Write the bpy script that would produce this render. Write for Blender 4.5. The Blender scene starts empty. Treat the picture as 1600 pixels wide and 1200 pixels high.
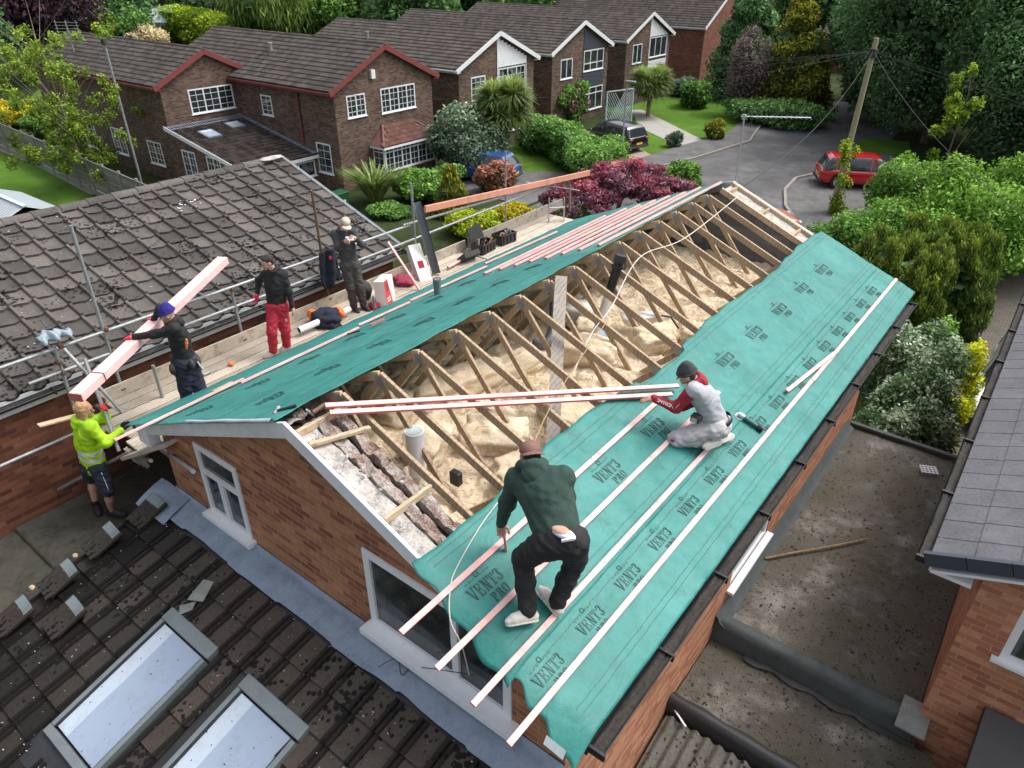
import bpy, bmesh, math, random
import numpy as np
from mathutils import Vector, Matrix, noise as mnoise

random.seed(7)
SC = bpy.context.scene
COL = SC.collection
rad = math.radians

# ------------------------------------------------------------------ camera
FPX = 1120.0
PITCH = math.atan(678 / FPX)
YAW = math.atan(1017 / math.hypot(678, FPX))
CAM = Vector((4.7696, -2.8771, 3.5400))
_fh = Vector((-math.sin(YAW), math.cos(YAW), 0))
F_ = _fh * math.cos(PITCH) - Vector((0, 0, 1)) * math.sin(PITCH)
R_ = Vector((math.cos(YAW), math.sin(YAW), 0))
U_ = R_.cross(F_)
cd = bpy.data.cameras.new("camera"); cam = bpy.data.objects.new("camera", cd); COL.objects.link(cam)
cam.location = CAM; cam.rotation_euler = (rad(90) - PITCH, 0, YAW)
cd.sensor_width = 36; cd.lens = FPX / 1600 * 36; cd.clip_end = 1500; cd.clip_start = 0.05
SC.camera = cam

def rayd(px, py): return ((px - 800) / FPX) * R_ + ((600 - py) / FPX) * U_ + F_
def at(px, py, ax, val):
    d = rayd(px, py); t = (val - CAM[ax]) / d[ax]; return CAM + d * t
def atz(px, py, z): return at(px, py, 2, z)
def aty(px, py, y): return at(px, py, 1, y)
def atx(px, py, x): return at(px, py, 0, x)
def atpl(px, py, n, c):
    d = rayd(px, py); n = Vector(n); return CAM + d * ((c - n.dot(CAM)) / n.dot(d))
def depth(P): return (Vector(P) - CAM).dot(F_)
SL = 0.42
GZ = -7.0
def rroof(px, py, off=0.03): return atpl(px, py, (SL, 0, 1), off)
def lroof(px, py, off=0.03): return atpl(px, py, (-SL, 0, 1), off)

# ------------------------------------------------------------------ objects
WM = {}
def tag(o, label=None, cat=None, group=None, kind=None):
    if label: o["label"] = label
    if cat: o["category"] = cat
    if group: o["group"] = group
    if kind: o["kind"] = kind
    return o
def thing(name, label, cat, loc=(0, 0, 0), rotz=0, group=None, mat=None):
    o = bpy.data.objects.new(name, None); COL.objects.link(o)
    o.empty_display_size = .1
    m = mat if mat is not None else Matrix.Translation(Vector(loc)) @ Matrix.Rotation(rotz, 4, 'Z')
    o.matrix_world = m; WM[o.name] = m.copy()
    return tag(o, label, cat, group)
def dup(root, m, label=None, group=None):
    r = root.copy(); COL.objects.link(r); r.matrix_world = m; WM[r.name] = m.copy()
    if label: r["label"] = label
    if group: r["group"] = group
    for ch in [o for o in root.children]:
        c = ch.copy(); COL.objects.link(c); c.parent = r; WM[c.name] = m.copy()
        for g in [o for o in ch.children]:
            d = g.copy(); COL.objects.link(d); d.parent = c; WM[d.name] = m.copy()
    return r

def unit(v):
    v = Vector(v); l = v.length
    return v / l if l > 1e-9 else Vector((0, 0, 1))
def perp(d):
    d = unit(d); a = Vector((0, 0, 1)) if abs(d.z) < .95 else Vector((0, 1, 0))
    s = unit(d.cross(a)); return s, unit(s.cross(d))

class MB:
    def __init__(s): s.v = []; s.f = []; s.m = []; s.r = []; s.sm = []
    def face(s, pts, mi=0, r=.5, sm=False):
        b = len(s.v); s.v += [tuple(p) for p in pts]; s.f.append(tuple(range(b, b + len(pts)))); s.m.append(mi); s.r.append(r); s.sm.append(sm)
    def mesh(s, vs, fs, mi=0, r=.5, sm=False):
        b = len(s.v); s.v += [tuple(p) for p in vs]
        for f in fs: s.f.append(tuple(i + b for i in f)); s.m.append(mi); s.r.append(r); s.sm.append(sm)
        return s
    def hexa(s, p, mi=0, r=.5):
        return s.mesh(p, [(0, 3, 2, 1), (4, 5, 6, 7), (0, 1, 5, 4), (1, 2, 6, 5), (2, 3, 7, 6), (3, 0, 4, 7)], mi, r)
    def box(s, a, b, mi=0, r=.5):
        x0, y0, z0 = [min(i, j) for i, j in zip(a, b)]; x1, y1, z1 = [max(i, j) for i, j in zip(a, b)]
        return s.hexa([(x0, y0, z0), (x1, y0, z0), (x1, y1, z0), (x0, y1, z0), (x0, y0, z1), (x1, y0, z1), (x1, y1, z1), (x0, y1, z1)], mi, r)
    def obox(s, o, a, b, c, mi=0, r=.5):
        o, a, b, c = map(Vector, (o, a, b, c))
        if a.cross(b).dot(c) < 0: a, b = b, a
        return s.hexa([o, o + a, o + a + b, o + b, o + c, o + a + c, o + a + b + c, o + b + c], mi, r)
    def beam(s, a, b, w, h, up=(0, 0, 1), mi=0, r=.5, cen=True):
        a, b, up = Vector(a), Vector(b), Vector(up); d = unit(b - a)
        sd = d.cross(up)
        sd = unit(sd) if sd.length > 1e-4 else perp(d)[0]
        u = unit(sd.cross(d))
        o = a - sd * w / 2 - (u * h / 2 if cen else u * 0)
        return s.obox(o, sd * w, u * h, b - a, mi, r)
    def tube(s, pts, rr, seg=8, mi=0, r=.5, caps=True, sm=True):
        pts = [Vector(p) for p in pts]; n = len(pts)
        rr = rr if isinstance(rr, (list, tuple)) else [rr] * n
        vs = []; prev = None
        for i in range(n):
            d = unit((pts[min(i + 1, n - 1)] - pts[max(i - 1, 0)]))
            if prev is None: sd, u = perp(d)
            else:
                sd = prev - d * prev.dot(d); sd = unit(sd) if sd.length > 1e-4 else perp(d)[0]; u = unit(d.cross(sd))
            prev = sd
            for k in range(seg):
                a = 2 * math.pi * k / seg; vs.append(pts[i] + (sd * math.cos(a) + unit(d.cross(sd)) * math.sin(a)) * rr[i])
        fs = [(i * seg + k, i * seg + (k + 1) % seg, (i + 1) * seg + (k + 1) % seg, (i + 1) * seg + k) for i in range(n - 1) for k in range(seg)]
        s.mesh(vs, fs, mi, r, sm)
        if caps:
            s.face([vs[k] for k in reversed(range(seg))], mi, r); s.face([vs[(n - 1) * seg + k] for k in range(seg)], mi, r)
        return s
    def grid(s, P, mi=0, r=.5, sm=True, rf=None):
        nu = len(P); nv = len(P[0]); b = len(s.v)
        for row in P: s.v += [tuple(p) for p in row]
        for i in range(nu - 1):
            for j in range(nv - 1):
                s.f.append((b + i * nv + j, b + (i + 1) * nv + j, b + (i + 1) * nv + j + 1, b + i * nv + j + 1)); s.m.append(mi); s.r.append(rf(i, j) if rf else r); s.sm.append(sm)
        return s
    def ball(s, c, rx, ry=None, rz=None, mi=0, r=.5, nu=14, nv=9, disp=None):
        ry = ry or rx; rz = rz or rx; c = Vector(c); P = []
        for i in range(nu + 1):
            row = []
            for j in range(nv + 1):
                a = 2 * math.pi * (i % nu) / nu; t = math.pi * j / nv - math.pi / 2
                d = Vector((math.cos(t) * math.cos(a), math.cos(t) * math.sin(a), math.sin(t)))
                k = 1 + (disp(d) if disp else 0)
                row.append(c + Vector((d.x * rx, d.y * ry, d.z * rz)) * k)
            P.append(row)
        return s.grid(P, mi, r)
    def build(s, name, mats, parent=None, label=None, local=False):
        me = bpy.data.meshes.new(name)
        V = [Vector(p) for p in s.v]
        if parent is not None:
            if not local:
                inv = WM[parent.name].inverted(); V = [inv @ p for p in V]
            org = Vector((0, 0, 0))
        elif not local:
            xs = [p.x for p in V]; ys = [p.y for p in V]; zs = [p.z for p in V]
            org = Vector(((min(xs) + max(xs)) / 2, (min(ys) + max(ys)) / 2, min(zs))); V = [p - org for p in V]
        else: org = Vector((0, 0, 0))
        me.from_pydata(V, [], s.f)
        mats = mats if isinstance(mats, (list, tuple)) else [mats]
        for m in mats: me.materials.append(m)
        n = len(me.polygons)
        me.polygons.foreach_set("material_index", np.array(s.m, dtype=np.int32)); me.polygons.foreach_set("use_smooth", np.array(s.sm, dtype=bool))
        at_ = me.attributes.new("rnd", 'FLOAT', 'FACE'); at_.data.foreach_set("value", np.array(s.r, dtype=np.float32))
        uv = me.uv_layers.new(name="UVMap"); data = np.zeros((len(me.loops), 2), dtype=np.float32)
        me.update()
        for p in me.polygons:
            nn = p.normal
            if abs(nn.z) > .985: u = Vector((1, 0, 0)); w = Vector((0, 1, 0))
            else: u = unit(Vector((0, 0, 1)).cross(nn)); w = unit(nn.cross(u))
            for li in p.loop_indices:
                q = V[me.loops[li].vertex_index] + (org if parent is None else Vector((0, 0, 0)))
                data[li] = (q.dot(u), q.dot(w))
        uv.data.foreach_set("uv", data.ravel())
        o = bpy.data.objects.new(name, me); COL.objects.link(o)
        if parent is not None: o.parent = parent; WM[o.name] = WM[parent.name].copy()
        else: o.location = org; WM[o.name] = Matrix.Translation(org)
        if label: o["label"] = label
        return o

def bevel(o, w=.004, seg=1):
    m = o.modifiers.new("bevel", 'BEVEL'); m.width = w; m.segments = seg; m.limit_method = 'ANGLE'; m.angle_limit = rad(40); return o

# ------------------------------------------------------------------ materials
class NT:
    def __init__(s, name):
        s.mat = bpy.data.materials.new(name); s.mat.use_nodes = True; s.t = s.mat.node_tree
        s.t.nodes.clear(); s.out = s.n('ShaderNodeOutputMaterial'); s.p = s.n('ShaderNodeBsdfPrincipled')
        s.l(s.p.outputs[0], s.out.inputs[0]); s.co = s.n('ShaderNodeTexCoord')
    def n(s, t, **k):
        x = s.t.nodes.new(t)
        for a, b in k.items(): setattr(x, a, b)
        return x
    def l(s, a, b): s.t.links.new(a, b)
    def noise(s, scale, det=4, rough=.6, vec=None, dist=0):
        x = s.n('ShaderNodeTexNoise'); x.inputs['Scale'].default_value = scale; x.inputs['Detail'].default_value = det
        x.inputs['Roughness'].default_value = rough; x.inputs['Distortion'].default_value = dist
        s.l(vec or s.co.outputs['Object'], x.inputs['Vector']); return x.outputs['Fac']
    def ramp(s, fac, stops, interp='LINEAR'):
        x = s.n('ShaderNodeValToRGB'); x.color_ramp.interpolation = interp; e = x.color_ramp.elements
        while len(e) < len(stops): e.new(.5)
        for i, (p, c) in enumerate(stops): e[i].position = p; e[i].color = (*c, 1) if len(c) == 3 else c
        s.l(fac, x.inputs[0]); return x.outputs[0]
    def mix(s, fac, a, b, mode='MIX'):
        x = s.n('ShaderNodeMix', data_type='RGBA', blend_type=mode)
        for v, i in ((fac, 0), (a, 6), (b, 7)):
            if isinstance(v, (int, float)): x.inputs[i].default_value = v
            elif isinstance(v, tuple): x.inputs[i].default_value = (*v, 1)
            else: s.l(v, x.inputs[i])
        return x.outputs[2]
    def math(s, op, a, b=0.0, clamp=False):
        x = s.n('ShaderNodeMath', operation=op, use_clamp=clamp)
        for v, i in ((a, 0), (b, 1)):
            if isinstance(v, (int, float)): x.inputs[i].default_value = v
            else: s.l(v, x.inputs[i])
        return x.outputs[0]
    def mapv(s, vec, scale=(1, 1, 1), rot=(0, 0, 0)):
        x = s.n('ShaderNodeMapping'); x.inputs['Scale'].default_value = scale; x.inputs['Rotation'].default_value = rot; s.l(vec, x.inputs[0]); return x.outputs[0]
    def attr(s, name='rnd'):
        x = s.n('ShaderNodeAttribute', attribute_name=name); return x.outputs['Fac']
    def bump(s, h, st=.3, dist=.01):
        x = s.n('ShaderNodeBump'); x.inputs['Strength'].default_value = st; x.inputs['Distance'].default_value = dist
        s.l(h, x.inputs['Height']); s.l(x.outputs[0], s.p.inputs['Normal']); return x
    def set(s, col=None, rough=.7, metal=0, spec=None, trans=None, ior=None, coat=None, alpha=None):
        if col is not None:
            if isinstance(col, tuple): s.p.inputs['Base Color'].default_value = (*col, 1)
            else: s.l(col, s.p.inputs['Base Color'])
        if isinstance(rough, (int, float)): s.p.inputs['Roughness'].default_value = rough
        else: s.l(rough, s.p.inputs['Roughness'])
        s.p.inputs['Metallic'].default_value = metal
        if spec is not None: s.p.inputs['Specular IOR Level'].default_value = spec
        if trans is not None: s.p.inputs['Transmission Weight'].default_value = trans
        if coat is not None: s.p.inputs['Coat Weight'].default_value = coat
        if ior is not None: s.p.inputs['IOR'].default_value = ior
        if alpha is not None: s.p.inputs['Alpha'].default_value = alpha
        return s.mat

def dk(c, k): return tuple(min(1, x * k) for x in c)
def simple(name, c, rough=.6, metal=0, var=.18, scale=6, bump=.1, bd=.004, bscale=None, spec=None, rnd=0.0, coat=None, uvn=False):
    t = NT(name); vec = t.co.outputs['UV'] if uvn else None
    n1 = t.noise(scale, 5, .65, vec); n2 = t.noise(scale * 7, 3, .6, vec)
    f = t.math('ADD', t.math('MULTIPLY', n1, .65), t.math('MULTIPLY', n2, .35))
    col = t.ramp(f, [(.3, dk(c, 1 - var * 1.6)), (.5, c), (.72, dk(c, 1 + var * 1.2))])
    if rnd: col = t.mix(1.0, col, t.ramp(t.attr(), [(0, (1 - rnd,) * 3), (1, (1 + rnd * .6,) * 3)]), 'MULTIPLY')
    if bump: t.bump(t.noise(bscale or scale * 9, 4, .6, vec), bump, bd)
    return t.set(col, rough, metal, spec, coat=coat)

def brickmat(name, c1, c2, c3, mortar, stain=.25, bw=.215, rh=.065, mo=.01):
    t = NT(name); uv = t.co.outputs['UV']
    b = t.n('ShaderNodeTexBrick'); t.l(uv, b.inputs['Vector']); b.inputs['Scale'].default_value = 1
    b.inputs['Brick Width'].default_value = bw + mo; b.inputs['Row Height'].default_value = rh + mo; b.inputs['Mortar Size'].default_value = mo * .55
    b.inputs['Mortar Smooth'].default_value = .25; b.inputs['Bias'].default_value = 0
    b.inputs['Color1'].default_value = (0, 0, 0, 1); b.inputs['Color2'].default_value = (1, 1, 1, 1); b.inputs['Mortar'].default_value = (.5, .5, .5, 1)
    col = t.ramp(b.outputs['Color'], [(0, c3), (.35, c1), (.7, c2), (1, dk(c2, 1.2))])
    col = t.mix(t.ramp(t.noise(14, 4, .7), [(.35, (0, 0, 0)), (.75, (.5, .5, .5))]), col, dk(c3, .9))
    col = t.mix(b.outputs['Fac'], col, mortar)
    st = t.ramp(t.noise(.9, 4, .6), [(.35, (1, 1, 1)), (.7, (1 - stain,) * 3)])
    col = t.mix(1.0, col, st, 'MULTIPLY')
    h = t.math('ADD', t.math('MULTIPLY', b.outputs['Fac'], -1.0), t.math('MULTIPLY', t.noise(60, 3), .4))
    t.bump(h, .5, .006)
    return t.set(col, .88, spec=.25)

def woodmat(name, c, dark, rough=.7, scale=(1, 30, 30), var=.35, rnd=.25):
    t = NT(name); ob = t.co.outputs['Object']
    n = t.noise(3, 5, .7); n2 = t.noise(26, 3, .6)
    g = t.n('ShaderNodeTexWave'); g.inputs['Scale'].default_value = 6; g.inputs['Distortion'].default_value = 9; g.inputs['Detail'].default_value = 3; t.l(ob, g.inputs[0])
    f = t.math('ADD', t.math('MULTIPLY', n, .5), t.math('ADD', t.math('MULTIPLY', g.outputs['Fac'], .2), t.math('MULTIPLY', n2, .3)))
    col = t.ramp(f, [(.25, dark), (.5, c), (.8, dk(c, 1.25))])
    col = t.mix(1.0, col, t.ramp(t.attr(), [(0, (1 - rnd,) * 3), (1, (1 + rnd * .5,) * 3)]), 'MULTIPLY')
    t.bump(n2, .2, .004)
    return t.set(col, rough, spec=.3)

M = {}
M['brick_main'] = brickmat('red_facing_brick', (.36, .150, .072), (.45, .21, .105), (.21, .078, .045), (.34, .27, .19), .2)
M['brick_orange'] = brickmat('orange_brick', (.44, .175, .095), (.52, .25, .145), (.32, .12, .07), (.42, .30, .21), .15)
M['brick_dark'] = brickmat('weathered_dark_brick', (.128, .080, .058), (.185, .122, .088), (.066, .044, .036), (.20, .175, .15), .3)
M['brick_left'] = brickmat('deep_red_brick', (.18, .068, .040), (.24, .092, .052), (.10, .038, .024), (.14, .09, .065), .4)
M['brick_far'] = brickmat('rust_red_brick', (.22, .08, .055), (.28, .11, .07), (.15, .06, .04), (.2, .14, .11), .2)
M['block'] = brickmat('grey_concrete_block', (.16, .17, .185), (.2, .21, .225), (.11, .12, .13), (.13, .135, .14), .3, .44, .215, .012)

def tilemat(name, c, moss=None, mossf=.5, spots=True, rnd=.35, rough=.85, sc=1.0):
    t = NT(name)
    n1 = t.noise(2.3 * sc, 5, .7); n2 = t.noise(34 * sc, 4, .75)
    f = t.math('ADD', t.math('MULTIPLY', n1, .45), t.math('MULTIPLY', n2, .55))
    col = t.ramp(f, [(.3, dk(c, .55)), (.5, c), (.72, dk(c, 1.5))])
    col = t.mix(1.0, col, t.ramp(t.attr(), [(0, (1 - rnd,) * 3), (.5, (1, 1, 1)), (1, (1 + rnd, 1 + rnd * .9, 1 + rnd * .8))]), 'MULTIPLY')
    if spots:
        vo = t.n('ShaderNodeTexVoronoi'); vo.inputs['Scale'].default_value = 15 * sc; vo.inputs['Randomness'].default_value = 1; wob = t.n('ShaderNodeVectorMath', operation='ADD'); nz = t.n('ShaderNodeTexNoise'); nz.inputs['Scale'].default_value = 30; t.l(t.co.outputs['Object'], nz.inputs['Vector']); sc_ = t.n('ShaderNodeVectorMath', operation='SCALE'); sc_.inputs['Scale'].default_value = .035; t.l(nz.outputs['Color'], sc_.inputs[0]); t.l(t.co.outputs['Object'], wob.inputs[0]); t.l(sc_.outputs[0], wob.inputs[1]); t.l(wob.outputs[0], vo.inputs['Vector'])
        rad_ = t.ramp(t.noise(1.5 * sc, 4, .65), [(.42, (.0, .0, .0)), (.66, (.62, .62, .62))])
        sp = t.ramp(t.math('SUBTRACT', rad_, vo.outputs['Distance']), [(.0, (0, 0, 0)), (.10, (1, 1, 1))])
        col = t.mix(sp, col, dk(c, .20))
        li = t.noise(30 * sc, 2, .4); col = t.mix(t.ramp(li, [(.74, (0, 0, 0)), (.78, (.7, .7, .7))]), col, (.42, .42, .38))
    if moss:
        col = t.mix(t.ramp(t.noise(5.5 * sc, 5, .75), [(mossf, (0, 0, 0)), (mossf + .12, (.9, .9, .9))]), col, moss)
    t.bump(n2, .6, .008)
    return t.set(col, rough, spec=.2)
M['tile_left'] = tilemat('old_concrete_tile', (.098, .090, .084), (.085, .078, .045), .70)
M['tile_black'] = tilemat('blackened_wet_tile', (.034, .029, .025), (.055, .043, .03), .66, rnd=.85, rough=.62)
M['tile_new'] = tilemat('grey_slab_tile', (.112, .112, .124), None, spots=False, rnd=.05, rough=.6)
M['tile_h1'] = tilemat('brown_grey_tile', (.070, .062, .058), None, spots=False, rnd=.3)
M['tile_h2'] = tilemat('brown_tile', (.076, .066, .061), None, spots=False, rnd=.3)
M['tile_moss'] = tilemat('mottled_lichen_tile', (.058, .047, .043), (.15, .12, .115), .60, rnd=.45, sc=.8)
M['tile_red'] = tilemat('russet_bay_tile', (.16, .085, .07), None, spots=False, rnd=.2)
M['lead'] = simple('lead_flashing', (.215, .27, .345), .5, .25, .22, 4, .35, .01, 14)
M['white'] = simple('white_upvc', (.74, .76, .78), .35, 0, .06, 3, .03)
M['white_dirty'] = simple('dirty_white_upvc', (.62, .64, .64), .5, 0, .16, 5, .06)
M['black_plastic'] = simple('black_plastic', (.018, .019, .022), .35, 0, .3, 8, .05)
M['gutter'] = simple('dirty_black_gutter', (.016, .016, .018), .5, 0, .5, 16, .5, .008, 30)
M['silt'] = simple('gutter_silt', (.028, .024, .02), .85, 0, .6, 20, .8, .01, 40)
M['grey_plastic'] = simple('grey_plastic', (.13, .145, .16), .45, 0, .1, 5, .05)
M['tank'] = simple('translucent_white_plastic', (.66, .66, .62), .45, 0, .08, 4, .05)
M['steel'] = simple('galvanised_steel', (.30, .32, .33), .52, .45, .25, 9, .15, .003)
M['pink_pack'] = simple('pale_pink_batten_pack', (.76, .50, .48), .75, 0, .14, 5, .1)
M['rust'] = simple('rusty_coupler', (.16, .10, .065), .7, .5, .3, 20, .3)
M['alu'] = simple('aluminium', (.55, .57, .6), .35, .85, .1, 9, .05)
M['frame_grey'] = simple('grey_skylight_frame', (.17, .20, .21), .42, .2, .12, 6, .05)
M['maroon'] = simple('maroon_bargeboard', (.19, .045, .042), .5, 0, .15, 4, .05)
M['navy'] = simple('slate_blue_cladding', (.045, .055, .075), .55, 0, .12, 5, .05)
M['timber'] = woodmat('roof_timber', (.45, .34, .225), (.26, .18, .115))
M['timber_light'] = woodmat('pale_sawn_timber', (.52, .41, .28), (.30, .22, .14))
M['board'] = woodmat('scaffold_board', (.46, .405, .33), (.25, .205, .16), rnd=.35)
M['weathered'] = woodmat('weathered_plank', (.32, .29, .25), (.17, .15, .13))
M['fence'] = woodmat('grey_fence_panel', (.20, .19, .165), (.10, .095, .08), rnd=.3)
M['handle'] = woodmat('broom_handle_wood', (.27, .17, .09), (.13, .08, .045))
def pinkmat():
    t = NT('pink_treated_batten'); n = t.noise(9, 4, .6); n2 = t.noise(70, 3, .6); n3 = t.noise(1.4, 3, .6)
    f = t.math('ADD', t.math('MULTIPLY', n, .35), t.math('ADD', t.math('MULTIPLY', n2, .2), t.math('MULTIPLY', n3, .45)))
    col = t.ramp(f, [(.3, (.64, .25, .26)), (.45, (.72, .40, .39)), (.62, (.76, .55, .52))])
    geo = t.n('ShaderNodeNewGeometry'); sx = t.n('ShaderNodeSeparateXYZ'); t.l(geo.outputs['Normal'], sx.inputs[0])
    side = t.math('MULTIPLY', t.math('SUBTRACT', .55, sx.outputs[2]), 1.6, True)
    col = t.mix(side, col, (.62, .20, .19))  # upward faces paler, sides darker: light painted in by face normal
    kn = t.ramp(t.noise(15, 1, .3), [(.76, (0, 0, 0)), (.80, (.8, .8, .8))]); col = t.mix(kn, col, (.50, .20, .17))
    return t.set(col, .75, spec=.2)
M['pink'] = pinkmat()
M['pink_dark'] = simple('red_batten_stain', (.45, .13, .12), .75, 0, .25, 8)
M['orange_wood'] = simple('orange_treated_timber', (.60, .27, .19), .75, 0, .2, 5)

def teal():
    t = NT('teal_breather_membrane'); ob = t.co.outputs['Object']
    n = t.noise(1.1, 5, .65); n2 = t.noise(8, 4, .6)
    f = t.math('ADD', t.math('MULTIPLY', n, .6), t.math('MULTIPLY', n2, .4))
    col = t.ramp(f, [(.3, (.014, .134, .118)), (.5, (.024, .188, .168)), (.68, (.044, .240, .218))])
    col = t.mix(t.ramp(t.noise(.7, 3, .6), [(.6, (0, 0, 0)), (.8, (.55, .55, .55))]), col, (.075, .26, .23))  # paler patches paint sheen into the membrane colour
    dirt = t.ramp(t.noise(3.1, 6, .8), [(.58, (0, 0, 0)), (.72, (.55, .55, .55))]); col = t.mix(dirt, col, (.018, .085, .074))
    cr = t.n('ShaderNodeTexVoronoi', feature='DISTANCE_TO_EDGE'); cr.inputs['Scale'].default_value = 1.6; t.l(t.mapv(ob, (1.0, .55, 1)), cr.inputs['Vector'])
    ce = t.ramp(cr.outputs['Distance'], [(0, (0, 0, 0)), (.10, (1, 1, 1))]); lw = t.noise(1.3, 2, .5)
    t.bump(t.math('ADD', t.math('ADD', t.noise(3.2, 5, .65, t.mapv(ob, (1, .45, 1)), 1.6), t.math('MULTIPLY', ce, t.math('MULTIPLY', lw, .5))), t.math('MULTIPLY', t.noise(260, 2), .06)), .42, .035)
    return t.set(col, .5, spec=.36)
M['teal'] = teal()
M['teal_print'] = simple('dark_membrane_print', (.016, .076, .068), .6, 0, .6, 34, .05)
M['teal_print_faint'] = simple('faint_membrane_print', (.018, .105, .092), .6, 0, .35, 22, .05)
M['felt_white'] = simple('white_membrane_underside', (.45, .52, .55), .6, 0, .1, 3, .2)
def insul():
    t = NT('yellow_glass_wool'); n = t.noise(3.2, 7, .72, dist=.5); n2 = t.noise(30, 5, .75); n3 = t.noise(1.0, 3, .5)
    f = t.math('ADD', t.math('MULTIPLY', n, .55), t.math('MULTIPLY', n2, .45))
    col = t.ramp(f, [(.26, (.38, .27, .155)), (.38, (.62, .475, .30)), (.5, (.77, .64, .465)), (.68, (.86, .78, .64))])
    col = t.mix(t.ramp(n3, [(.45, (0, 0, 0)), (.7, (.6, .6, .6))]), col, (.55, .46, .36))
    d = t.ramp(t.noise(13, 5, .8), [(.62, (0, 0, 0)), (.78, (.5, .5, .5))]); col = t.mix(d, col, (.30, .22, .14))
    t.bump(t.math('ADD', n, t.math('MULTIPLY', n2, .8)), .6, .04)
    return t.set(col, .95, spec=.1)
M['insul'] = insul()
M['dust'] = simple('dusty_mortar', (.40, .375, .35), .95, 0, .5, 6, .9, .02, 30)
M['cavity'] = simple('dark_brick_cavity', (.085, .055, .042), .95, 0, .5, 9, .9, .02, 24)  # dark brown sheet low in the gap between the brick rows
def rubblemat():
    t = NT('broken_brick_and_mortar'); n = t.noise(7, 6, .75); n2 = t.noise(38, 4, .7)
    f = t.math('ADD', t.math('MULTIPLY', n, .6), t.math('MULTIPLY', n2, .4))
    col = t.ramp(f, [(.3, (.07, .05, .042)), (.42, (.20, .125, .10)), (.49, (.30, .24, .21)), (.56, (.40, .37, .34)), (.72, (.50, .48, .45))])
    t.bump(n2, .9, .02); return t.set(col, .95, spec=.1)
M['rubble'] = rubblemat()
def flatmat():
    t = NT('mossy_mineral_felt'); n = t.noise(.9, 6, .65); n2 = t.noise(150, 2, .6); n3 = t.noise(2.4, 6, .75)
    col = t.ramp(n, [(.33, (.17, .16, .145)), (.44, (.074, .067, .054)), (.58, (.058, .053, .036)), (.75, (.034, .031, .025))])
    col = t.mix(t.ramp(n3, [(.52, (0, 0, 0)), (.66, (.8, .8, .8))]), col, (.030, .027, .022))
    col = t.mix(t.ramp(t.noise(22, 3, .6), [(.60, (0, 0, 0)), (.64, (1, 1, 1))]), col, (.012, .011, .010))
    col = t.mix(1.0, col, t.ramp(n2, [(.3, (.3, .3, .3)), (.68, (2.0, 2.0, 2.0))]), 'MULTIPLY')
    t.bump(n2, .5, .004); r = t.ramp(n3, [(.5, (.9, .9, .9)), (.68, (.35, .35, .35))])
    return t.set(col, r, spec=.4)
M['flat'] = flatmat()
M['felt'] = simple('blue_grey_roof_felt', (.050, .062, .062), .75, 0, .25, 5, .3, .006, 60)
M['felt_dark'] = simple('wet_black_felt', (.020, .021, .023), .5, 0, .3, 4, .2, .006, 40)
M['slab'] = simple('grey_concrete_slab', (.20, .21, .20), .85, 0, .2, 6, .3, .006)
M['slab_moss'] = simple('stained_concrete', (.052, .051, .040), .9, 0, .45, 2.2, .4, .01)
def asphalt():
    t = NT('asphalt_road'); n = t.noise(.35, 5, .6); n2 = t.noise(40, 3, .6)
    col = t.ramp(n, [(.33, (.060, .060, .064)), (.5, (.098, .098, .104)), (.65, (.15, .15, .158))])
    col = t.mix(t.ramp(t.noise(1.2, 5, .8), [(.50, (0, 0, 0)), (.66, (.8, .8, .8))]), col, (.070, .052, .038))
    t.bump(n2, .3, .01); return t.set(col, .85)
M['road'] = asphalt()
M['pave'] = simple('pavement_tarmac', (.115, .112, .112), .9, 0, .4, 1.0, .2, .01)
M['kerb'] = simple('kerb_stone', (.27, .25, .22), .9, 0, .2, 3, .2, .01)
M['drive'] = simple('beige_driveway', (.30, .235, .19), .9, 0, .12, 1.5, .2, .01)
M['concrete'] = simple('pale_concrete', (.33, .32, .29), .9, 0, .15, 1.5, .2, .01)
def blockpave():
    t = NT('mossy_block_paving'); b = t.n('ShaderNodeTexBrick'); t.l(t.co.outputs['UV'], b.inputs[0]); b.inputs['Scale'].default_value = 1
    b.inputs['Brick Width'].default_value = .2; b.inputs['Row Height'].default_value = .1; b.inputs['Mortar Size'].default_value = .008
    b.inputs['Color1'].default_value = (.085, .068, .058, 1); b.inputs['Color2'].default_value = (.125, .10, .085, 1); b.inputs['Mortar'].default_value = (.03, .035, .018, 1)
    col = t.mix(t.ramp(t.noise(.8, 6, .7), [(.5, (0, 0, 0)), (.66, (.85, .85, .85))]), b.outputs['Color'], (.05, .065, .025))
    return t.set(col, .9)
M['blockpave'] = blockpave()
def grassmat(name, c, c2):
    t = NT(name); n = t.noise(.5, 5, .7); n2 = t.noise(28, 3, .7)
    col = t.ramp(t.math('ADD', t.math('MULTIPLY', n, .6), t.math('MULTIPLY', n2, .4)), [(.3, dk(c, .5)), (.5, c), (.7, c2)])
    t.bump(n2, .8, .05); return t.set(col, .95, spec=.1)
M['lawn'] = grassmat('lawn_grass', (.085, .175, .022), (.13, .24, .035))
M['ground'] = grassmat('rough_ground', (.035, .05, .018), (.07, .085, .035))
M['glass'] = NT('dark_window_glass').set((.028, .036, .042), .06, 0, .8)
def winglass():
    t = NT('window_with_curtains'); n = t.n('ShaderNodeTexWave'); n.inputs['Scale'].default_value = 2.2; n.inputs['Distortion'].default_value = 2; t.l(t.co.outputs['Object'], n.inputs[0])
    col = t.ramp(n.outputs['Fac'], [(.2, (.03, .04, .045)), (.75, (.11, .13, .135))])
    col = t.mix(t.ramp(t.noise(1.3, 2), [(.48, (0, 0, 0)), (.55, (1, 1, 1))]), col, (.02, .026, .03))
    return t.set(col, .08, spec=.8)
M['glass_far'] = winglass()
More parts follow.
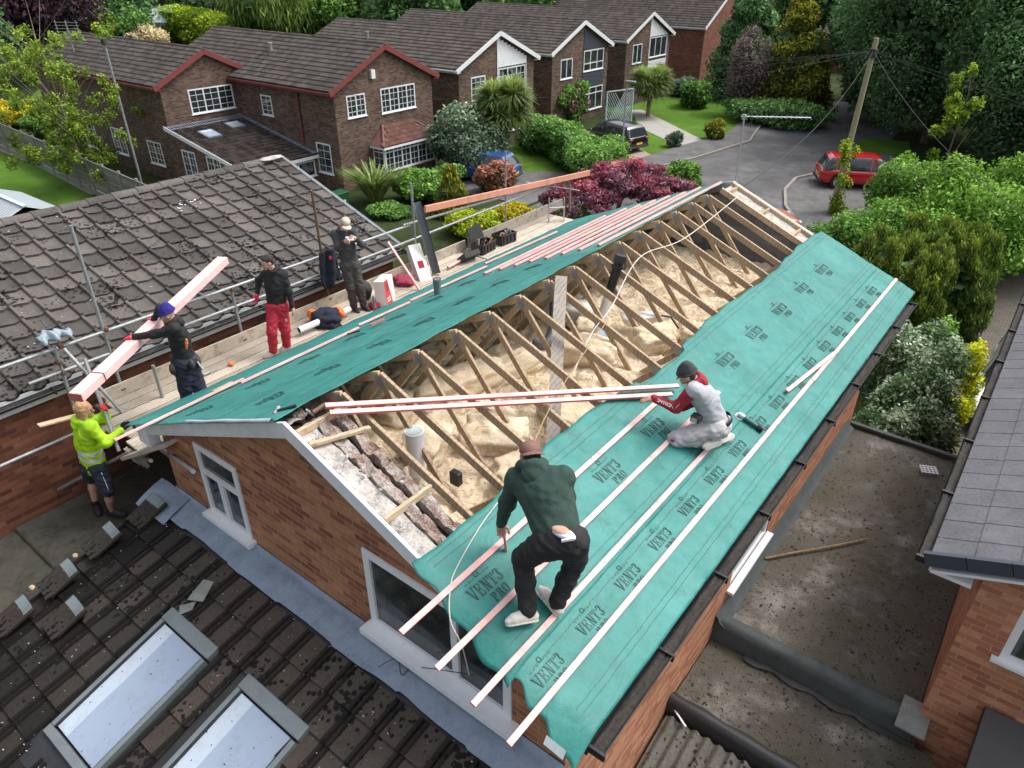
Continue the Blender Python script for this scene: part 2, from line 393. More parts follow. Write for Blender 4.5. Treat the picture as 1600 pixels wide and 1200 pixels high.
def skyglass():
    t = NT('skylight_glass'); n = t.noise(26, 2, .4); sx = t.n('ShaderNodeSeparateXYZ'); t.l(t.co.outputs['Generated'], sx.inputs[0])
    base = t.ramp(t.math('ADD', sx.outputs[0], t.math('MULTIPLY', t.noise(2, 2), .06)), [(.27, (.44, .51, .60)), (.29, (.29, .36, .46)), (1, (.26, .32, .42))])  # sky reflection painted into the pane colour, with a lighter strip at one side
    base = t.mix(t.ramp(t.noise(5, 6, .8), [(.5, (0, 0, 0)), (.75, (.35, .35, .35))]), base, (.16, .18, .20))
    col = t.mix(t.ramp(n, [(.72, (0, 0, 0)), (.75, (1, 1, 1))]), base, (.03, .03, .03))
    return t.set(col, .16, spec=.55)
M['skyglass'] = skyglass()
def loungeglass():
    t = NT('living_room_window'); col = t.ramp(t.noise(2.2, 5, .6), [(.35, (.012, .016, .016)), (.55, (.05, .058, .055)), (.7, (.12, .135, .13))])
    return t.set(col, .08, spec=.7)
M['glass_near'] = loungeglass()
def clear():
    t = NT('greenhouse_glass'); return t.set((.45, .55, .58), .2, spec=.6)
M['ghglass'] = clear()
for nm, c, r, v in [('skin', (.50, .285, .205), .5, .08), ('green_fleece', (.024, .052, .043), .9, .15), ('navy_trousers', (.012, .014, .022), .85, .3),
                    ('black_cloth', (.011, .011, .013), .8, .3), ('grey_cloth', (.37, .39, .42), .9, .1), ('red_cloth', (.42, .022, .045), .85, .15),
                    ('dark_red_cloth', (.30, .015, .032), .85, .15), ('pale_trousers', (.43, .42, .43), .9, .15), ('charcoal', (.045, .047, .05), .9, .2),
                    ('jeans', (.014, .019, .036), .9, .3), ('hi_vis', (.42, .74, .015), .6, .12), ('silver', (.72, .74, .76), .45, .05), ('navy_shorts', (.018, .026, .045), .8, .2),
                    ('blue_wool', (.022, .018, .19), .95, .25), ('brown_cap', (.19, .10, .085), .85, .15), ('tan_cap', (.50, .44, .37), .85, .15), ('hair_dark', (.03, .022, .018), .8, .4),
                    ('hair_blond', (.42, .25, .12), .7, .35), ('shoe_white', (.66, .64, .58), .6, .12), ('shoe_black', (.018, .02, .026), .7, .3), ('pants_blue', (.60, .66, .78), .8, .05),
                    ('print_white', (.75, .75, .75), .7, .05), ('print_orange', (.72, .19, .06), .6, .1), ('hi_orange', (.85, .2, .03), .7, .1), ('glove_red', (.62, .03, .06), .7, .1),
                    ('leather', (.045, .042, .04), .7, .2), ('cardboard_red', (.55, .045, .04), .6, .08), ('cardboard_white', (.72, .70, .68), .6, .05), ('magenta_cloth', (.28, .03, .07), .85, .2),
                    ('polythene', (.26, .33, .37), .2, .15), ('eye', (.02, .015, .012), .3, 0.0), ('lip', (.30, .11, .09), .5, 0), ('bin_green', (.012, .07, .03), .45, .1),
                    ('paint_red', (.42, .012, .018), .22, .03), ('paint_black', (.009, .009, .011), .18, .03), ('paint_blue', (.02, .07, .22), .25, .03), ('paint_white', (.7, .71, .72), .25, .03), ('paint_copper', (.50, .21, .16), .3, .03),
                    ('rubber', (.015, .015, .016), .8, .1), ('plate_yellow', (.75, .48, .02), .5, 0), ('lamp_red', (.35, .01, .01), .3, 0), ('lamp_clear', (.7, .72, .74), .15, 0),
                    ('bark', (.10, .075, .055), .95, .3), ('bark_pale', (.24, .20, .15), .95, .25), ('tool_green', (.02, .12, .10), .5, .1), ('shed_blue', (.42, .47, .50), .6, .08),
                    ('rope', (.62, .60, .54), .9, .1), ('rope_tan', (.42, .31, .18), .9, .15), ('blue_sheet', (.30, .42, .55), .4, .2), ('wire', (.03, .03, .033), .7, 0), ('pole_wood', (.30, .27, .17), .9, .25), ('stucco', (.45, .27, .10), .9, .1)]:
    M[nm] = simple(nm, c, r, 0, v, 9, .12 if 'paint' not in nm and 'lamp' not in nm else 0, .004, 60, coat=.8 if 'paint' in nm else None)
M['shoe_white'] = simple('scuffed_white_shoe', (.62, .60, .54), .6, 0, .2, 12, .1)
for k in ('green_fleece', 'black_cloth', 'grey_cloth', 'navy_trousers', 'red_cloth', 'hi_vis', 'pale_trousers', 'jeans', 'charcoal', 'dark_red_cloth'):
    t = M[k].node_tree; bmp = [n for n in t.nodes if n.type == 'BUMP'][0]
    nz = t.nodes.new('ShaderNodeTexNoise'); nz.inputs['Scale'].default_value = 9; nz.inputs['Detail'].default_value = 3; nz.inputs['Distortion'].default_value = 1.5
    cc = [n for n in t.nodes if n.type == 'TEX_COORD'][0]; t.links.new(cc.outputs['Object'], nz.inputs['Vector']); t.links.new(nz.outputs['Fac'], bmp.inputs['Height'])
    bmp.inputs['Strength'].default_value = .7; bmp.inputs['Distance'].default_value = .014

# ------------------------------------------------------------------ sky and sun
w = bpy.data.worlds.new("World"); SC.world = w; w.use_nodes = True; nt = w.node_tree; nt.nodes.clear()
bg = nt.nodes.new('ShaderNodeBackground'); wo = nt.nodes.new('ShaderNodeOutputWorld'); sk = nt.nodes.new('ShaderNodeTexSky')
SUN_EL, SUN_AZ = rad(58), rad(38)      # azimuth clockwise from +Y
sk.sky_type = 'NISHITA'; sk.sun_disc = False; sk.sun_elevation = SUN_EL; sk.sun_rotation = SUN_AZ
sk.air_density = 1.0; sk.dust_density = 6.0; sk.ozone_density = .6
hs = nt.nodes.new('ShaderNodeHueSaturation'); hs.inputs['Saturation'].default_value = .35; hs.inputs['Value'].default_value = 1.85
nt.links.new(sk.outputs[0], hs.inputs['Color']); nt.links.new(hs.outputs[0], bg.inputs[0]); nt.links.new(bg.outputs[0], wo.inputs[0]); bg.inputs[1].default_value = .15
sd = bpy.data.lights.new("sun", 'SUN'); so = bpy.data.objects.new("sun", sd); COL.objects.link(so)
sd.energy = 1.15; sd.angle = rad(14); sd.color = (1, .965, .91)
sv = Vector((math.sin(SUN_AZ) * math.cos(SUN_EL), math.cos(SUN_AZ) * math.cos(SUN_EL), math.sin(SUN_EL)))
so.rotation_euler = sv.to_track_quat('Z', 'Y').to_euler(); so.location = (10, 10, 20)
SC.view_settings.view_transform = 'Standard'; SC.view_settings.look = 'None'; SC.view_settings.exposure = 0
SC.cycles.use_denoising = True
SC.cycles.max_bounces = 6; SC.cycles.transparent_max_bounces = 6
#@@PART2
def lerp(a, b, t): return a + (b - a) * t
def wall(mb, o, u, width, z0, top, holes=(), mi=0, reveal=.10, nrm=None):
    """vertical wall face: o + u*s, outward normal nrm; top = [(s,z)...]; holes (s0,s1,za,zb) get reveals"""
    o = Vector(o); u = unit(u); nrm = unit(nrm if nrm is not None else u.cross(Vector((0, 0, 1))))
    def tz(s):
        for (a, za), (b, zb) in zip(top, top[1:]):
            if a - 1e-6 <= s <= b + 1e-6: return lerp(za, zb, (s - a) / max(b - a, 1e-9))
        return top[-1][1]
    cuts = sorted(set([0.0, width] + [s for s, _ in top if 0 < s < width] + [h[0] for h in holes] + [h[1] for h in holes]))
    P = lambda s, z: Vector((o.x + u.x * s, o.y + u.y * s, z))
    flip = u.cross(Vector((0, 0, 1))).dot(nrm) < 0
    def q(a, b, c, d, r=.5):
        mb.face([d, c, b, a] if flip else [a, b, c, d], mi, r)
    for a, b in zip(cuts, cuts[1:]):
        if b - a < 1e-5: continue
        hs = sorted([(h[2], h[3]) for h in holes if h[0] <= a + 1e-6 and h[1] >= b - 1e-6]); lo = z0
        for h0, h1 in hs:
            q(P(a, lo), P(b, lo), P(b, h0), P(a, h0)); lo = h1
        q(P(a, lo), P(b, lo), P(b, tz(b)), P(a, tz(a)))
    for s0, s1, za, zb in holes:
        i = -nrm * reveal
        q(P(s0, za), P(s1, za), P(s1, za) + i, P(s0, za) + i); q(P(s0, zb) + i, P(s1, zb) + i, P(s1, zb), P(s0, zb))
        q(P(s0, za), P(s0, za) + i, P(s0, zb) + i, P(s0, zb)); q(P(s1, za) + i, P(s1, za), P(s1, zb), P(s1, zb) + i)
    return mb

def window(parent, o, u, n, wd, ht, cols=2, transom=None, bars=(0, 0), frame='white', glass='glass_far', fw=.06, inset=.05, sill=True, split=None, name='window', label=None):
    """o = lower-left outer corner on the wall face; u along, n outward. frame mesh > pane"""
    o, u, n = Vector(o), unit(u), unit(n); z = Vector((0, 0, 1)); b = MB()
    f0 = o - n * inset; d = n * .05
    b.obox(f0, u * wd, d, z * fw); b.obox(f0 + z * (ht - fw), u * wd, d, z * fw)
    b.obox(f0 + z * fw, u * fw, d, z * (ht - 2 * fw)); b.obox(f0 + u * (wd - fw) + z * fw, u * fw, d, z * (ht - 2 * fw))
    xs = split or [wd * k / cols for k in range(1, cols)]
    for x in xs: b.obox(f0 + u * (x - fw * .45) + z * fw + n * .002, u * fw * .9, d, z * (ht - 2 * fw))
    if transom: b.obox(f0 + u * fw + z * (ht * transom) + n * .004, u * (wd - 2 * fw), d, z * fw * .8)
    nb, mb_ = bars
    ed = [0] + list(xs) + [wd]
    for a, c in zip(ed, ed[1:]):
        for k in range(1, nb + 1):
            x = lerp(a, c, k / (nb + 1)); b.obox(f0 + u * (x - .011) + z * fw + n * .006, u * .022, d * .5, z * (ht - 2 * fw))
    for k in range(1, mb_ + 1):
        zz = ht * k / (mb_ + 1); b.obox(f0 + u * fw + z * (zz - .011) + n * .008, u * (wd - 2 * fw), d * .5, z * .022)
    fr = b.build(name, M[frame], parent, label)
    p = MB(); p.obox(f0 + u * .02 + z * .02 + n * .012, u * (wd - .04), n * .012, z * (ht - .04)); p.build('pane', M[glass], fr)
    if sill:
        s = MB(); s.obox(o - u * .06 - n * .03 - z * .035, u * (wd + .12), n * .10, z * .035); s.build('sill', M[frame], fr)
    return fr

def tile_roof(mb, o, u, v, nu, nv, tw, ga, prof, lift=.022, thick=.02, jit=.006, rng=None, mi=0, keep=None, wav=0.0, half=False, rf=None, rollk=1.0):
    o, u, v = Vector(o), unit(u), unit(v); n = unit(u.cross(v)); rng = rng or random
    if n.z < 0: n = -n
    for j in range(nv):
        off = (tw / 2 if (half and j % 2) else 0)
        for i in range(nu):
            cx = (i + .5) * tw + off; cy = (j + .5) * ga
            if keep and not keep(cx, cy): continue
            b0 = o + u * (i * tw + off) + v * (j * ga); rr = rf(cx, cy, rng.random()) if rf else rng.random(); dz = rng.uniform(-jit, jit); tl = rng.uniform(-jit, jit) * .6
            low0, low1, hi = [], [], []
            for s, h in prof:
                q = b0 + u * s + v * (wav * math.sin(s / tw * math.pi * 2))
                k = h + lift + dz + tl * (s / tw - .5)
                low0.append(q + n * (k - thick)); low1.append(q + n * k); hi.append(b0 + u * s + v * (ga * 1.03) + n * (h + lift * .12 + dz * .3))
            vs = low0 + low1 + hi; m = len(prof); fs = []
            fs2 = []
            for k in range(m - 1):
                fs.append((k, k + 1, m + k + 1, m + k)); (fs2 if (prof[k][1] > .008 or prof[k + 1][1] > .008) else fs).append((m + k, m + k + 1, 2 * m + k + 1, 2 * m + k))
            fs.append((0, m, 2 * m)); fs.append((2 * m - 1, 3 * m - 1, m - 1))
            b1 = len(mb.v); mb.mesh(vs, fs, mi, rr)
            for f in fs2: mb.f.append(tuple(q + b1 for q in f)); mb.m.append(mi); mb.r.append(rr * rollk); mb.sm.append(False)
    return mb
def pan(tw, roll=.045, h=.022):
    return [(0, 0), (roll * .3, h), (roll, h), (roll * 1.4, 0), (tw * .5, .001), (tw * .97, 0), (tw * .995, -.004)]
def dbl(tw, h=.045):
    return [(0, 0), (tw * .12, h), (tw * .22, h), (tw * .34, 0), (tw * .5, 0), (tw * .62, h), (tw * .72, h), (tw * .84, 0), (tw * .99, 0)]

ORD = ['first', 'second', 'third', 'fourth', 'fifth', 'sixth', 'seventh', 'eighth', 'ninth', 'tenth', 'eleventh', 'twelfth', 'thirteenth', 'fourteenth', 'fifteenth', 'sixteenth']

# ================================================================== SETTING: ground, road
def sheet(name, poly, z, mat, label=None):
    b = MB(); b.face([(p[0], p[1], z) for p in poly]); o = b.build(name, M[mat]); return tag(o, label, None, None, 'structure')
sheet('ground', [(-420, -60), (320, -60), (320, 520), (-420, 520)], GZ, 'ground')
def gp(pts, z=GZ): return [atz(x, y, z)[:2] for x, y in pts]
def ccw(p):
    a = sum(p[i][0] * p[(i + 1) % len(p)][1] - p[(i + 1) % len(p)][0] * p[i][1] for i in range(len(p)))
    return p if a > 0 else p[::-1]
RD = [(-15.5, 20), (-15.2, 27.5), (-14.2, 32.7), (-13.0, 38), (-12.2, 43.8), (-13.5, 49), (-13.2, 62), (-6, 64), (-5.2, 49), (-3.5, 44.5), (2.5, 43), (3, 36), (2.5, 24), (-3, 20)]
sheet('road', ccw(RD), GZ + .012, 'road')
sheet('parking_bay', ccw([(-4.2, 29.5), (-5.6, 31.8), (-6.6, 34.5), (-6.9, 37.0), (-6.0, 39.6), (-3.6, 41.2), (1.2, 41.2), (2, 29)]), GZ + .016, 'pave')
sheet('pavement', ccw([(-15.6, 27.5), (-16.4, 27.5), (-15.9, 33), (-15.1, 40), (-14.3, 45), (-15.2, 50), (-14.9, 62), (-13.3, 62), (-13.6, 49), (-12.35, 43.8), (-13.1, 38), (-14.3, 32.7), (-15.3, 27.5)]), GZ + .11, 'pave')
def kerb(pts, name='kerb'):
    b = MB()
    for p, q in zip(pts, pts[1:]):
        n = max(1, int((Vector(q) - Vector(p)).length / .9)); p0 = Vector((*p, 0)); q0 = Vector((*q, 0))
        for k in range(n):
            a = p0.lerp(q0, k / n); c = p0.lerp(q0, (k + .985) / n); b.beam(a + Vector((0, 0, GZ + .06)), c + Vector((0, 0, GZ + .06)), .14, .13, r=random.random())
    tag(b.build(name, M['kerb']), kind='structure')
kerb([(-15.35, 27.5), (-14.25, 32.7), (-13.05, 38), (-12.25, 43.8), (-13.55, 49), (-13.25, 62)])
kerb([(-4.2, 29.5), (-5.6, 31.8), (-6.6, 34.5), (-6.9, 37.0), (-6.0, 39.6), (-3.6, 41.2)])
sheet('lawn', ccw(gp([(940, 168), (1010, 150), (1130, 158), (1180, 200), (1100, 228), (1045, 252), (1000, 236), (1000, 205)])), GZ + .02, 'lawn')
sheet('lawn', ccw(gp([(800, 228), (925, 232), (945, 262), (880, 300), (830, 283), (790, 262)])), GZ + .022, 'lawn')
sheet('lawn', ccw(gp([(-200, 228), (0, 236), (62, 258), (150, 302), (60, 400), (-300, 400)])), GZ + .021, 'lawn')
sheet('lawn', ccw(gp([(60, 140), (110, 128), (115, 165), (30, 172)])), GZ + .021, 'lawn')
sheet('lawn', ccw(gp([(1330, 236), (1350, 215), (1420, 222), (1425, 246)])), GZ + .021, 'lawn')
sheet('garden_path', ccw(gp([(0, 236), (0, 229), (70, 250), (155, 292), (165, 306), (140, 304), (62, 262)])), GZ + .026, 'drive')
sheet('garden_path', ccw(gp([(985, 172), (1003, 172), (1112, 226), (1085, 238), (1046, 222), (1000, 200)])), GZ + .03, 'concrete')
sheet('driveway', ccw(gp([(905, 222), (985, 222), (1012, 240), (1046, 256), (985, 278), (955, 275), (960, 250)])), GZ + .034, 'drive')
sheet('driveway', ccw([(3.1, 9.4), (6.2, 9.4), (6.2, 45), (3.2, 44), (2.5, 34), (3.0, 26)]), GZ + .026, 'blockpave')
sheet('driveway', ccw([(-20, 24), (-15.5, 24.5), (-15.5, 29), (-17.5, 30.5), (-21.5, 28)]), GZ + .03, 'pave')
b = MB(); b.face([(3.0, 9.4, GZ + .03), (-14, 9.4, GZ + .03), (-14, -6, GZ + .03), (3, -6, GZ + .03)][::-1]); tag(b.build('yard', M['slab_moss']), kind='structure')

# ================================================================== MAIN HOUSE
HOUSE = thing('brick_house', 'orange brick house in the foreground with its roof stripped open to the trusses', 'house', (0, 4.9, GZ))
YN, YF = .15, 9.62
b = MB()
topn = [(0, -.42 * 2.98 - .1), (2.98, -.12), (5.96, -.42 * 2.98 - .1)]
W1 = (.80, 1.62, -2.27, -1.25); W2 = (3.64, 5.40, -2.20, -1.17)
wall(b, (-2.98, YN, 0), (1, 0, 0), 5.96, GZ, topn, [(W1[0], W1[1], W1[2], W1[3]), (W2[0], W2[1], W2[2], min(W2[3], -1.2))], nrm=(0, -1, 0))
wall(b, (-2.98, YN, 0), (0, 1, 0), YF - YN, GZ, [(0, -1.4), (12, -1.4)], nrm=(-1, 0, 0))
b.build('wall', M['brick_main'], HOUSE)
b = MB(); RW = (3.80, 5.06, -3.42, -1.62)
wall(b, (2.98, YN, 0), (0, 1, 0), YF - YN, GZ, [(0, -1.4), (12, -1.4)], [(RW[0], RW[1], RW[2], RW[3])], nrm=(1, 0, 0))
b.build('wall', M['brick_orange'], HOUSE, 'side wall under the black gutter, sunlight painted into its brighter orange brick')  # brighter brick than the gable paints sunlight onto this wall
b = MB(); wall(b, (-2.98, YF, 0), (1, 0, 0), 5.96, GZ, topn, nrm=(0, 1, 0)); b.build('wall', M['brick_main'], HOUSE)
# windows of the gable
def gwin():
    x0, x1, z0, z1 = -2.98 + W1[0], -2.98 + W1[1], W1[2], W1[3]
    window(HOUSE, (x0, YN, z0), (1, 0, 0), (0, -1, 0), x1 - x0, z1 - z0, 1, .60, fw=.075, inset=.03, glass='glass_near', sill=False)
    b = MB(); b.box((lerp(x0, x1, .5) - .045, YN - .026, z0 + .075), (lerp(x0, x1, .5) + .045, YN + .02, z0 + (z1 - z0) * .6)); b.build('mullion', M['white'], HOUSE)
    x0, x1, z0, z1 = -2.98 + W2[0], -2.98 + W2[1], W2[2], -1.2
    window(HOUSE, (x0, YN, z0), (1, 0, 0), (0, -1, 0), x1 - x0, z1 - z0, 2, None, fw=.085, inset=.03, split=[1.13], glass='glass_near', sill=False, label='wide two-light window under the flapping membrane')
    b = MB(); b.box((x0 - .04, YN - .15, z0 - .07), (x1 + .08, YN + .04, z0 - .002)); b.build('sill', M['white'], HOUSE)
    x0, x1, z0 = -2.98 + W1[0], -2.98 + W1[1], W1[2]
    b = MB(); b.box((x0 - .06, YN - .11, z0 - .06), (x1 + .06, YN + .04, z0 - .002)); b.build('sill', M['white'], HOUSE)
gwin()
window(HOUSE, (2.98, YN + RW[0], RW[2]), (0, 1, 0), (1, 0, 0), RW[1] - RW[0], RW[3] - RW[2], 1, .62, fw=.07, inset=.06, sill=False, glass='glass_near')
b = MB(); b.box((2.93, YN + RW[0] - .08, RW[2] - .04), (3.07, YN + RW[1] + .05, RW[2])); b.build('sill', M['white'], HOUSE)
# things on the sitting-room sill behind the glass are read through the dark pane
# bargeboards
def barge(y0, y1, mat, x0, x1, h=.17, zt=.0):
    s = 1 if x1 > 0 else -1
    b = MB(); p0 = Vector((x0, y0, -SL * abs(x0) + zt)); p1 = Vector((x1, y0, -SL * abs(x1) + zt))
    b.hexa([p0 - Vector((0, 0, h)), p1 - Vector((0, 0, h)), p1 + Vector((0, y1 - y0, -h)), p0 + Vector((0, y1 - y0, -h)), p0, p1, p1 + Vector((0, y1 - y0, 0)), p0 + Vector((0, y1 - y0, 0))] if s > 0 else
           [p1 - Vector((0, 0, h)), p0 - Vector((0, 0, h)), p0 + Vector((0, y1 - y0, -h)), p1 + Vector((0, y1 - y0, -h)), p1, p0, p0 + Vector((0, y1 - y0, 0)), p1 + Vector((0, y1 - y0, 0))])
    return bevel(b.build('bargeboard', M[mat], HOUSE), .004)
barge(-.012, .022, 'white', 0.0, 3.1); barge(-.012, .022, 'white_dirty', -.001, -3.22)
barge(9.72, 9.752, 'white_dirty', 0.0, 3.2); barge(9.72, 9.752, 'white_dirty', -.001, -3.2)
# soffit boards closing the verge, boxed eave end
for s in (1, -1):
    b = MB(); b.hexa([(s * .05, .024, -.19), (s * 3.15, .024, -.19 - SL * 3.1), (s * 3.15, YN - .002, -.19 - SL * 3.1), (s * .05, YN - .002, -.19), (s * .05, .024, -.175), (s * 3.15, .024, -.175 - SL * 3.1), (s * 3.15, YN - .002, -.175 - SL * 3.1), (s * .05, YN - .002, -.175)])
    b.build('soffit', M['white_dirty'], HOUSE)
b = MB(); b.box((-3.24, -.014, -1.62), (-2.995, .13, -1.37)); bevel(b.build('boxed_eave', M['white'], HOUSE), .006)
b = MB(); b.box((2.99, .0, -1.60), (3.22, .10, -1.42)); b.build('boxed_eave', M['white_dirty'], HOUSE)
# dusty top of the gable wall, broken brickwork
def ragged(y0, y1, x0, x1, zo, amp, mat, name, seed, hgt=.10):
    rng = random.Random(seed); b = MB(); n = int(abs(x1 - x0) / .035); P = []
    for i in range(n + 1):
        x = lerp(x0, x1, i / n); base = -SL * abs(x) + zo; row = []
        e0 = mnoise.noise(Vector((x * 5, seed, 0))) * .022; e1 = mnoise.noise(Vector((x * 5, seed + 9, 3))) * .022
        for j, (yy, zz) in enumerate([(y0, -hgt), (y0, 0), (lerp(y0, y1, .25), 0), (lerp(y0, y1, .5), 0), (lerp(y0, y1, .75), 0), (y1, 0), (y1, -hgt)]):
            d = mnoise.noise(Vector((x * 9, yy * 14 + seed, 1.3))) * amp + (math.floor(mnoise.noise(Vector((x * 4.4, seed * 3, 7))) * 4) / 4) * amp * 1.1 if zz == 0 else 0
            if zz == 0: d += .010 * mnoise.noise(Vector((x * 30, yy * 40, 3))) - (.03 if abs(mnoise.noise(Vector((x * 5.5, seed, 17)))) < .06 else 0)
            row.append((x, yy + (e0 if j < 2 else e1 if j > 4 else 0), base + zz + d))
        P.append(row)
    b.grid(P, sm=False); return b.build(name, M[mat], HOUSE)
for sg in (1, -1):
    x0, x1 = sg * .05, sg * 2.97
    b = MB(); P = []
    for i in range(90):
        x = lerp(x0, x1, i / 89); P.append([(x, y, -SL * abs(x) - .075 + .020 * mnoise.noise(Vector((x * 6, y * 9, 2))) + .008 * mnoise.noise(Vector((x * 25, y * 25, 2)))) for y in (.026, .06, .10, .14, .18, .21, .235 + .02 * mnoise.noise(Vector((x * 8, 0, 0))))])
    b.grid(P, sm=True); b.build('verge_bed', M['dust'], HOUSE)
    b = MB(); P = [[(lerp(x0, x1, i / 60), y, -SL * abs(lerp(x0, x1, i / 60)) - .19 + .03 * mnoise.noise(Vector((i * .5, y * 9, 5)))) for y in (.16, .26, .36, .46, .60)] for i in range(61)]; b.grid(P); b.build('wall_cavity', M['cavity'], HOUSE)
    ragged(.25, .36, x0, x1, -.035, .05, 'rubble', 'broken_brickwork', 3 + sg)
    ragged(.43, .53, x0 + sg * .12, x1, -.05, .045, 'rubble', 'broken_brickwork', 13 + sg)
b = MB()
rg = random.Random(5)
for k in range(46):
    x = rg.uniform(.15, 2.9); y = rg.choice([rg.uniform(.04, .22), rg.uniform(.2, .6)]); s = rg.uniform(.008, .035)
    b.obox((x, y, -SL * x - .055 + rg.uniform(0, .02)), Vector((s, s * rg.uniform(-.4, .4), 0)), Vector((0, s * .8, s * .2)), (0, 0, s * .5), r=rg.random())
tag(b.build('mortar_debris', M['dust']), 'loose mortar crumbs scattered along the top of the broken gable', 'debris', kind='stuff')
for x in (1.16, 0.12):
    b = MB(); b.beam((x, .03, -SL * x - .045), (x, .60, -SL * x - .045), .038, .07); bevel(b.build('noggin', M['timber_light'], HOUSE), .003)
b = MB(); b.beam((.28, .03, -SL * .28 - .02), (.42, .60, -SL * .42 - .03), .05, .03); b.build('noggin', M['timber_light'], HOUSE)
# far gable: block wall inside, verge ladder outside
b = MB(); b.hexa([(-2.9, 9.3, -1.5), (2.9, 9.3, -1.5), (2.9, 9.42, -1.5), (-2.9, 9.42, -1.5), (-.3, 9.3, -.22), (.3, 9.3, -.22), (.3, 9.42, -.22), (-.3, 9.42, -.22)]); b.build('inner_gable', M['block'], HOUSE)
b = MB(); wall(b, (-2.95, 9.28, 0), (1, 0, 0), 5.9, -1.5, [(0, -1.35), (2.95, -.13), (5.9, -1.35)], nrm=(0, -1, 0)); b.build('inner_gable', M['block'], HOUSE)
for s in (1,):
    for yy, ww, mt in ((9.23, .05, 'timber_light'), (9.68, .045, 'timber_light')):
        b = MB(); b.beam((0.0, yy, -.05), (s * 3.2, yy, -.05 - SL * 3.2), ww, .09); b.build('verge_rafter', M[mt], HOUSE)
    b = MB(); P = [[(lerp(0, 3.1, i / 40) * s, y, -SL * lerp(0, 3.1, i / 40) - .07 + .012 * mnoise.noise(Vector((i * .6, y * 9, 2)))) for y in (9.26, 9.34, 9.45, 9.56, 9.66)] for i in range(41)]
    b.grid(P); b.build('verge_bed', M['dust'], HOUSE)
    for x in (.12, .75, 1.35): b = MB(); b.beam((x, 9.255, -SL * x - .05), (x, 9.66, -SL * x - .05), .04, .07); b.build('noggin', M['timber'], HOUSE)
# fascias, gutters with debris
def gutter(parent, x, y0, y1, z, sgn, mat='gutter', fmat='white_dirty', r=.062, name='gutter'):
    b = MB(); P = []
    for i in range(40):
        y = lerp(y0, y1, i / 39); row = []
        for k in range(9):
            a = math.pi + math.pi * k / 8; row.append((x + math.cos(a) * r, y, z + math.sin(a) * r))
        row += [(x + (r - .01) * math.cos(t), y, z + (r - .01) * math.sin(t)) for t in [0, -.5, -1.0, -1.57, -2.1, -2.6, -math.pi]]
        P.append(row)
    b.grid(P, sm=True)
    for y in [lerp(y0, y1, k / 9) for k in range(10)]: b.obox((x - r - .006, y, z - r - .006), (2 * r + .012, 0, 0), (0, .025, 0), (0, 0, r + .012))
    g = b.build(name, M[mat], parent)
    c = MB(); P = [[(x - r * .8 + .3 * r * k, y0 + (y1 - y0) * i / 160, z - r * .45 + .03 * mnoise.noise(Vector((k * .8, i * .35, 3)))) for k in range(6)] for i in range(161)]
    c.grid(P, sm=True); c.build('silt', M['silt'], g)
    f = MB(); f.box((x - sgn * (r + .012), y0, z - .12), (x - sgn * (r + .034), y1, z + .05)); f.build('fascia', M[fmat], parent)
gutter(HOUSE, 3.36, -.06, 9.78, -1.475, 1, fmat='black_plastic')
gutter(HOUSE, -3.36, .02, 9.70, -1.475, -1, fmat='white_dirty')
# ridge-top wall plates, interior ceiling platform below the wool
b = MB(); b.box((-2.9, .3, -1.56), (2.9, 9.28, -1.50)); b.build('ceiling', M['slab'], HOUSE)
for x in (-2.92, 2.92): b = MB(); b.box((x - .05, .16, -1.47), (x + .05, 9.5, -1.395)); b.build('wall_plate', M['timber'], HOUSE)

# ------------------------------------------------------------------ trusses
TY = [.66, 1.14, 1.70, 2.29, 2.87, 3.45, 4.04, 4.62, 5.20, 5.79, 6.37, 6.96, 7.54, 8.13, 8.70]
def truss_parts(t, seed):
    rg = random.Random(seed); w = .038; h = .095
    for s in (1, -1):
        b = MB(); b.beam((s * .0, 0, -h * .55), (s * 3.28, 0, -SL * 3.28 - h * .55), w, h, r=rg.random()); bevel(b.build('rafter', M['timber'], t, local=True), .003)
    b = MB(); b.beam((-3.0, 0, -1.40), (3.0, 0, -1.40), w, .09, r=rg.random()); b.build('ceiling_tie', M['timber'], t, local=True)
    for s in (1, -1):
        for (x0, z0, x1, z1) in ((0.02, -.13, 1.0, -1.34), (1.0, -1.34, 1.58, -SL * 1.58 - .11)):
            b = MB(); b.beam((s * x0, .003 * s, z0), (s * x1, .003 * s, z1), w * .9, .072, up=(0, 1, 0) if False else (0, 0, 1), r=rg.random()); b.build('web', M['timber'], t, local=True)
    for sy in (-1, 1):
        b = MB(); b.box((-.05, sy * (w / 2 + .002) - .0012, -.17), (.05, sy * (w / 2 + .002) + .0012, -.05)); b.build('nail_plate', M['steel'], t, local=True)
        for s in (1, -1):
            x = 1.58; b = MB(); b.box((s * x - .045, sy * (w / 2 + .002) - .0012, -SL * x - .13), (s * x + .045, sy * (w / 2 + .002) + .0012, -SL * x - .03)); b.build('nail_plate', M['steel'], t, local=True)
t0 = thing('roof_truss', 'x', 'roof truss', (0, TY[0], 0), group='timber trusses across the open roof'); truss_parts(t0, 1)
trs = [t0] + [dup(t0, Matrix.Translation((0, y, 0)) @ Matrix.Rotation(random.uniform(-.006, .006), 4, 'Z')) for y in TY[1:]]
for k, t in enumerate(trs):
    if k < 8: t['label'] = 'weathered timber roof truss, %s one in from the near gable' % ORD[k]
    else: t['label'] = 'weathered timber roof truss, %s one in from the far block gable' % ORD[14 - k]

